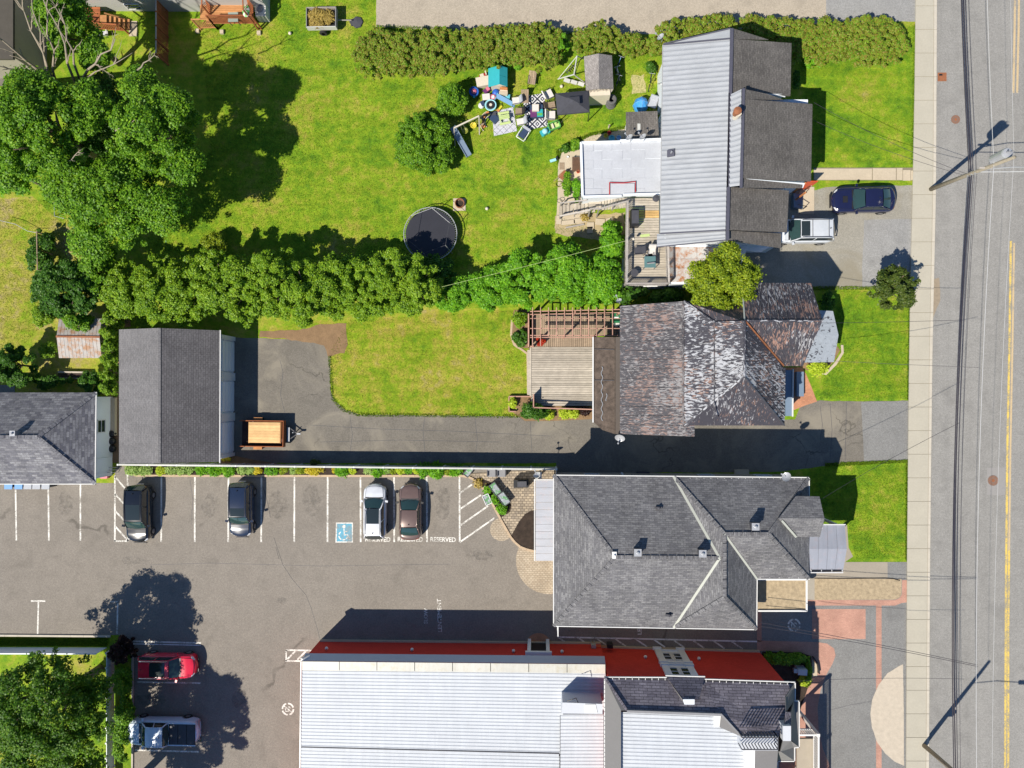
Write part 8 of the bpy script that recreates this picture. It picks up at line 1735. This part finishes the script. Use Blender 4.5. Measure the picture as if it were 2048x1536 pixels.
t = tlab('bike_rack', 'bent tube bicycle rack beside the bungalow corner', 'bicycle rack', 226, 938, .0)
for k in range(3): B1('tube', [(-.45, .18-k*.2, .05), (-.3, .2-k*.2, .7), (.3, .2-k*.2, .7), (.45, .15-k*.2, .05)], .025).build('hoop', M['galv'], t, local=True)
# ---------------------------------------------------------------- patio furniture
for x, lb in ((984, 'left one of the two grey wicker armchairs on the patio'), (1003.5, 'right one of the two grey wicker armchairs on the patio')):
    t = tlab('wicker_armchair', lb, 'chair', x, 944, 0, .05, 'pair of wicker armchairs'); B1('box', -.3, .3, -.34, .22, .1, .42).build('seat', M['grey'], t, local=True); B1('box', -.3, .3, .2, .3, .1, .8).build('back', M['grey'], t, local=True)
    for s in (-1, 1): B1('box', s*.33-.04, s*.33+.04, -.3, .3, .1, .6).build('armrest', M['dark'], t, local=True)
t = tlab('covered_barbecue', 'barbecue under a fitted black cover on the block paved patio', 'barbecue', 1045, 965, .02, .05); B1('box', -.68, .5, -.3, .3, .0, .9).build('cover', M['black'], t, local=True); m = MB(); m.obox((-.02, .02, 1.02), (.72, .42, .28)); m.build('hood', M['dark'], t, local=True)
t = thing('wall_heater', 'white and blue air unit on the patio corner of the grey porch', 'air unit', tuple(P(1077, 950, 0))); o = P(1077, 951, 1.9); B1('box', o.x-.25, o.x+.25, o.y-.25, o.y+.25, 1.3, 1.9).build('casing', M['offwhite'], t); B1('tube', [o-Vector((0, 0, 1.9)), o-Vector((0, 0, .6))], .04).build('stand', M['galv'], t)
PKM = NT('printed_poly_bag'); _a = PKM.mix(PKM.ramp(PKM.noise(3.2, 4, .6), [(.48, 0.0), (.56, 1.0)]), (.30, .32, .34), (.12, .28, .12)); _a = PKM.mix(PKM.ramp(PKM.noise(7, 3), [(.62, 0.0), (.68, 1.0)]), _a, (.6, .62, .64)); PKM.fin(_a, .25); M['bagm'] = PKM.mat
for x, y, rz, sx, sy, lb in ((991, 976, .95, .95, .55, 'open topped planter with packed plants, upper one right of the patio bed'), (1008, 996, .95, 1.0, .6, 'open topped planter with packed plants, lower one right of the patio bed'), (975, 997, 1.15, .8, .5, 'white planter box straddling the curved kerb'), (938, 942, .95, .8, .45, 'planter tucked between the fence and the patio kerb')):
    t = tlab('planter_box', lb, 'planter', x, y, -rz+.0 if x > 960 and x != 975 else rz, .05)
    if x == 975: t.rotation_euler = (0, 0, -1.15)
    B1('box', -sx/2, sx/2, -sy/2, sy/2, 0, .5).build('box', M['bagm'], t, local=True)
    for a, c in (((-sx/2, -sy/2), (sx/2, -sy/2)), ((-sx/2, sy/2), (sx/2, sy/2)), ((-sx/2, -sy/2), (-sx/2, sy/2)), ((sx/2, -sy/2), (sx/2, sy/2))): B1('beam', (*a, .52), (*c, .52), .05, .06).build('rim', M['dark'] if x != 975 else M['white'], t, local=True)
# mailbox like box and metal bench by the brick building
t = tlab('parcel_box', 'pale blue grey metal box in the shade at the brick building corner', 'box', 1597, 1336, -.05, .05); B1('box', -.35, .35, -.22, .22, 0, .9).build('box', M['bluecoping'], t, local=True); B1('obox', (-.5, .05, .7), (.3, .3, .3)).build('side_unit', M['galv'], t, local=True)
# ---------------------------------------------------------------- houses and decks at the top edge
th_ = thing('town_house', 'pale row house cut by the top edge with lattice screened decks', 'house', tuple(P(370, -20, 0)))
m = MB(); m.slab([P(200, -58, 5.2), P(560, -60, 5.2), P(560, -200, 7.5), (P(200, -200, 7.5))], .15); m.build('roof', plain('pale_roof', (.40, .43, .46), .7, .08, 1), th_)
qh = PL([(180, 22, 0), (540, 24, 0), (540, -170, 0), (180, -170, 0)]); m = MB(); m.prism([q+Vector((0, 0, 5.1)) for q in qh], 0, False); m.build('wall', plain('pale_grey_siding', (.42, .42, .40), .7, .06, 1), th_)
ya = P(300, 22, 0).y-.01
for x in (277, 375): window(th_, (P(x, 20, 0).x, ya, .75), 0, -1, 1.2, .7)
for x in (255, 300, 380, 455, 500): window(th_, (P(x, 10, 3.0).x, ya, 3.2), 0, -1, 1.3, 1.2)
for x in (465, 490): door(th_, (P(x, 22, 0).x, ya, 1.0), 0, -1, .9, 2.0)
def lattice(t, a, b, h0, h1, mat, n=14):
    a, b = Vector(a), Vector(b); d = b-a; hh = h1-h0
    for s in (0, 1):
        k = 0
        for i in range(n+1):
            u = i/n; w_ = min(1.0, hh/d.length)
            p = a.lerp(b, u); q_ = a.lerp(b, min(1, max(0, u+(w_ if s else -w_)))); f = (abs((min(1, max(0, u+(w_ if s else -w_))))-u)/w_) if w_ else 1
            if f < .15: continue
            B1('beam', Vector((p.x, p.y, h0)), Vector((q_.x, q_.y, h0+hh*f)), .045, .02, (0, 1, 0)).build('lattice_slat', mat, t)
    B1('beam', Vector((a.x, a.y, h1)), Vector((b.x, b.y, h1)), .09, .06).build('top_rail', mat, t); B1('beam', Vector((a.x, a.y, h0)), Vector((b.x, b.y, h0)), .07, .06).build('bottom_rail', mat, t)
    for q_ in (a, b): B1('box', q_.x-.05, q_.x+.05, q_.y-.05, q_.y+.05, 0, h1+.05).build('post', mat, t)
dA = thing('lattice_deck', 'orange cedar deck with a lattice screen, table and striped parasol at the top edge', 'deck', tuple(P(460, 40, 0))); DH = 1.0
for k in range(9): B1('prism', PL([(400+(12 if k > 6 else 0), 8+k*4.4, DH), (503, 8+k*4.4, DH), (503, 11.9+k*4.4, DH), (400+(12 if k > 6 else 0), 11.9+k*4.4, DH)]), DH-.04).build('deck_board', M['cedar'], dA)
a, b = P(425, 46, DH), P(514, 46, DH); lattice(dA, a, b, DH, DH+1.15, M['cedard'], 22); lattice(dA, P(400, 57, .2), P(425, 46, DH), .3, 1.6, M['cedar'], 8); lattice(dA, P(505, -4, DH), P(507, 46, DH), DH, DH+2.0, M['cedard'], 12); lattice(dA, P(420, -4, DH), P(420, 30, DH), DH, DH+1.4, M['cedard'], 8)
for x, y in ((395, 62), (444, 64), (518, 66)): o = B1('obox', P(x, y, .1), (.3, .3, .2)).build('footing', M['conc2'], dA)
t = thing('deck_table', 'grey green square table on the lattice screened deck', 'table', tuple(P(466, 34, DH))); o = P(466, 34, DH+.7)
B1('box', o.x-.4, o.x+.4, o.y-.38, o.y+.38, o.z-.03, o.z).build('top', plain('table_top_green', (.24, .29, .26), .3, .05, 2), t)
for sx in (-1, 1):
    for sy in (-1, 1): B1('box', o.x+sx*.35-.02, o.x+sx*.35+.02, o.y+sy*.33-.02, o.y+sy*.33+.02, DH, DH+.68).build('leg', M['dark'], t)
t = thing('folded_parasol', 'green and white striped parasol on the lattice screened deck', 'parasol', tuple(P(492, 24, DH))); o = P(492, 22, 2.2)
for k in range(10): a = k*.628; m = MB(); m.face([o+Vector((0, 0, .25)), o+Vector((.3*math.cos(a), .5*math.sin(a), 0)), o+Vector((.3*math.cos(a+.628), .5*math.sin(a+.628), 0))]); m.build('canopy_panel', M['green' if k % 2 else 'cushion'], t)
B1('tube', [Vector((o.x, o.y, DH)), o], .03).build('pole', M['galv'], t)
t = thing('heat_pump', 'pale air conditioning unit with a round fan at the right end of the decks', 'air conditioner', tuple(P(520, 22, 0))); o = P(521, 20, 1.0)
B1('box', o.x-.42, o.x+.42, o.y-.5, o.y+.4, .1, 1.0).build('casing', M['offwhite'], t); m = MB(); m.lathe([(.28, 1.0), (.28, 1.04), (.2, 1.05), (.01, 1.02)], 18, (o.x-.05, o.y+.1, 0)); m.build('fan_grille', M['grey'], t)
dB = thing('cedar_steps', 'orange cedar steps with a lattice rail partly under the dark tree', 'steps', tuple(P(220, 45, 0)))
for k in range(6): x = 205+k*9.2; z = 1.1-k*.18; B1('prism', PL([(x-6 if k == 0 else x, 30+k*1.6, z), (x+8, 30+k*1.6, z), (x+8, 48+k*2.4, z), (x-6 if k == 0 else x, 48+k*2.4, z)]), z-.05).build('tread', M['cedar'], dB)
lattice(dB, P(182, 50, 1.1), P(256, 66, .2), .6, 1.5, M['cedard'], 14); B1('beam', P(208, 26, 2.0), P(250, 38, 1.2), .1, .06).build('hand_rail', M['cedar'], dB)
lattice(dB, P(120, 45, 1.1), P(182, 50, 1.1), 1.1, 2.1, M['cedard'], 10)
for k in range(8): B1('prism', PL([(120, 14+k*4.3, 1.1), (200, 14+k*4.3, 1.1), (200, 17.8+k*4.3, 1.1), (120, 17.8+k*4.3, 1.1)]), 1.06).build('deck_board', M['cedard'], dB)
B1('prism', PL([(258, 42, .06), (274, 42, .06), (274, 72, .06), (258, 72, .06)]), 0).build('landing_slab', M['conc2'], dB)
dC = thing('privacy_screen', 'tall brown slatted privacy fence reaching down from the row house', 'fence', tuple(P(322, 50, 0)))
a, b = P(312, -5, 1.9), P(312, 108, 1.9)
for k in range(34):
    u0, u1 = a.lerp(b, (k+.05)/34), a.lerp(b, (k+.75)/34); B1('beam', u0-Vector((0, 0, .95)), u1-Vector((0, 0, .95)), .03, 1.85).build('slat', M['cedard'], dC)
B1('beam', a, b, .09, .06).build('top_rail', M['fencew'], dC)
for k in range(5): q_ = a.lerp(b, k/4); B1('box', q_.x-.06, q_.x+.06, q_.y-.06, q_.y+.06, 0, 1.95).build('post', M['cedard'], dC)
t = tlab('patio_chair', 'white and lilac plastic chair on the grass beside the cedar steps', 'chair', 214, 72, .1); B1('box', -.3, .3, -.2, .2, .35, .4).build('seat', M['bluecoping'], t, local=True); B1('obox', (0, -.24, .6), (.6, .06, .5), 0, .3).build('back', M['bluecoping'], t, local=True)
for s in (-1, 1): B1('beam', (s*.3, -.2, .6), (s*.3, .25, .6), .05, .04).build('armrest', M['white'], t, local=True)
hl = thing('corner_house', 'dark roofed house at the upper left corner behind the bare branches', 'house', tuple(P(-20, 60, 0)))
m = MB(); m.slab(PL([(-200, -140, 4.5), (26, -140, 4.5), (26, 118, 4.5), (-200, 118, 4.5)]), .2); m.build('roof', plain('dark_brown_roof', (.07, .062, .05), .9, .2, 2), hl)
walls(hl, [(-200, -140, 4.3), (26, -140, 4.3), (26, 118, 4.3), (-200, 118, 4.3)], M['beige'], .4)
sheet('driveway', [(-200, 120), (36, 130), (40, 172), (-200, 176)], .008, M['drive'], .05)
sheet('driveway', [(34, -200), (78, -200), (80, 130), (34, 130)], .009, plain('dark_packed_soil', (.06, .055, .045), .95, .3, 2), .05)
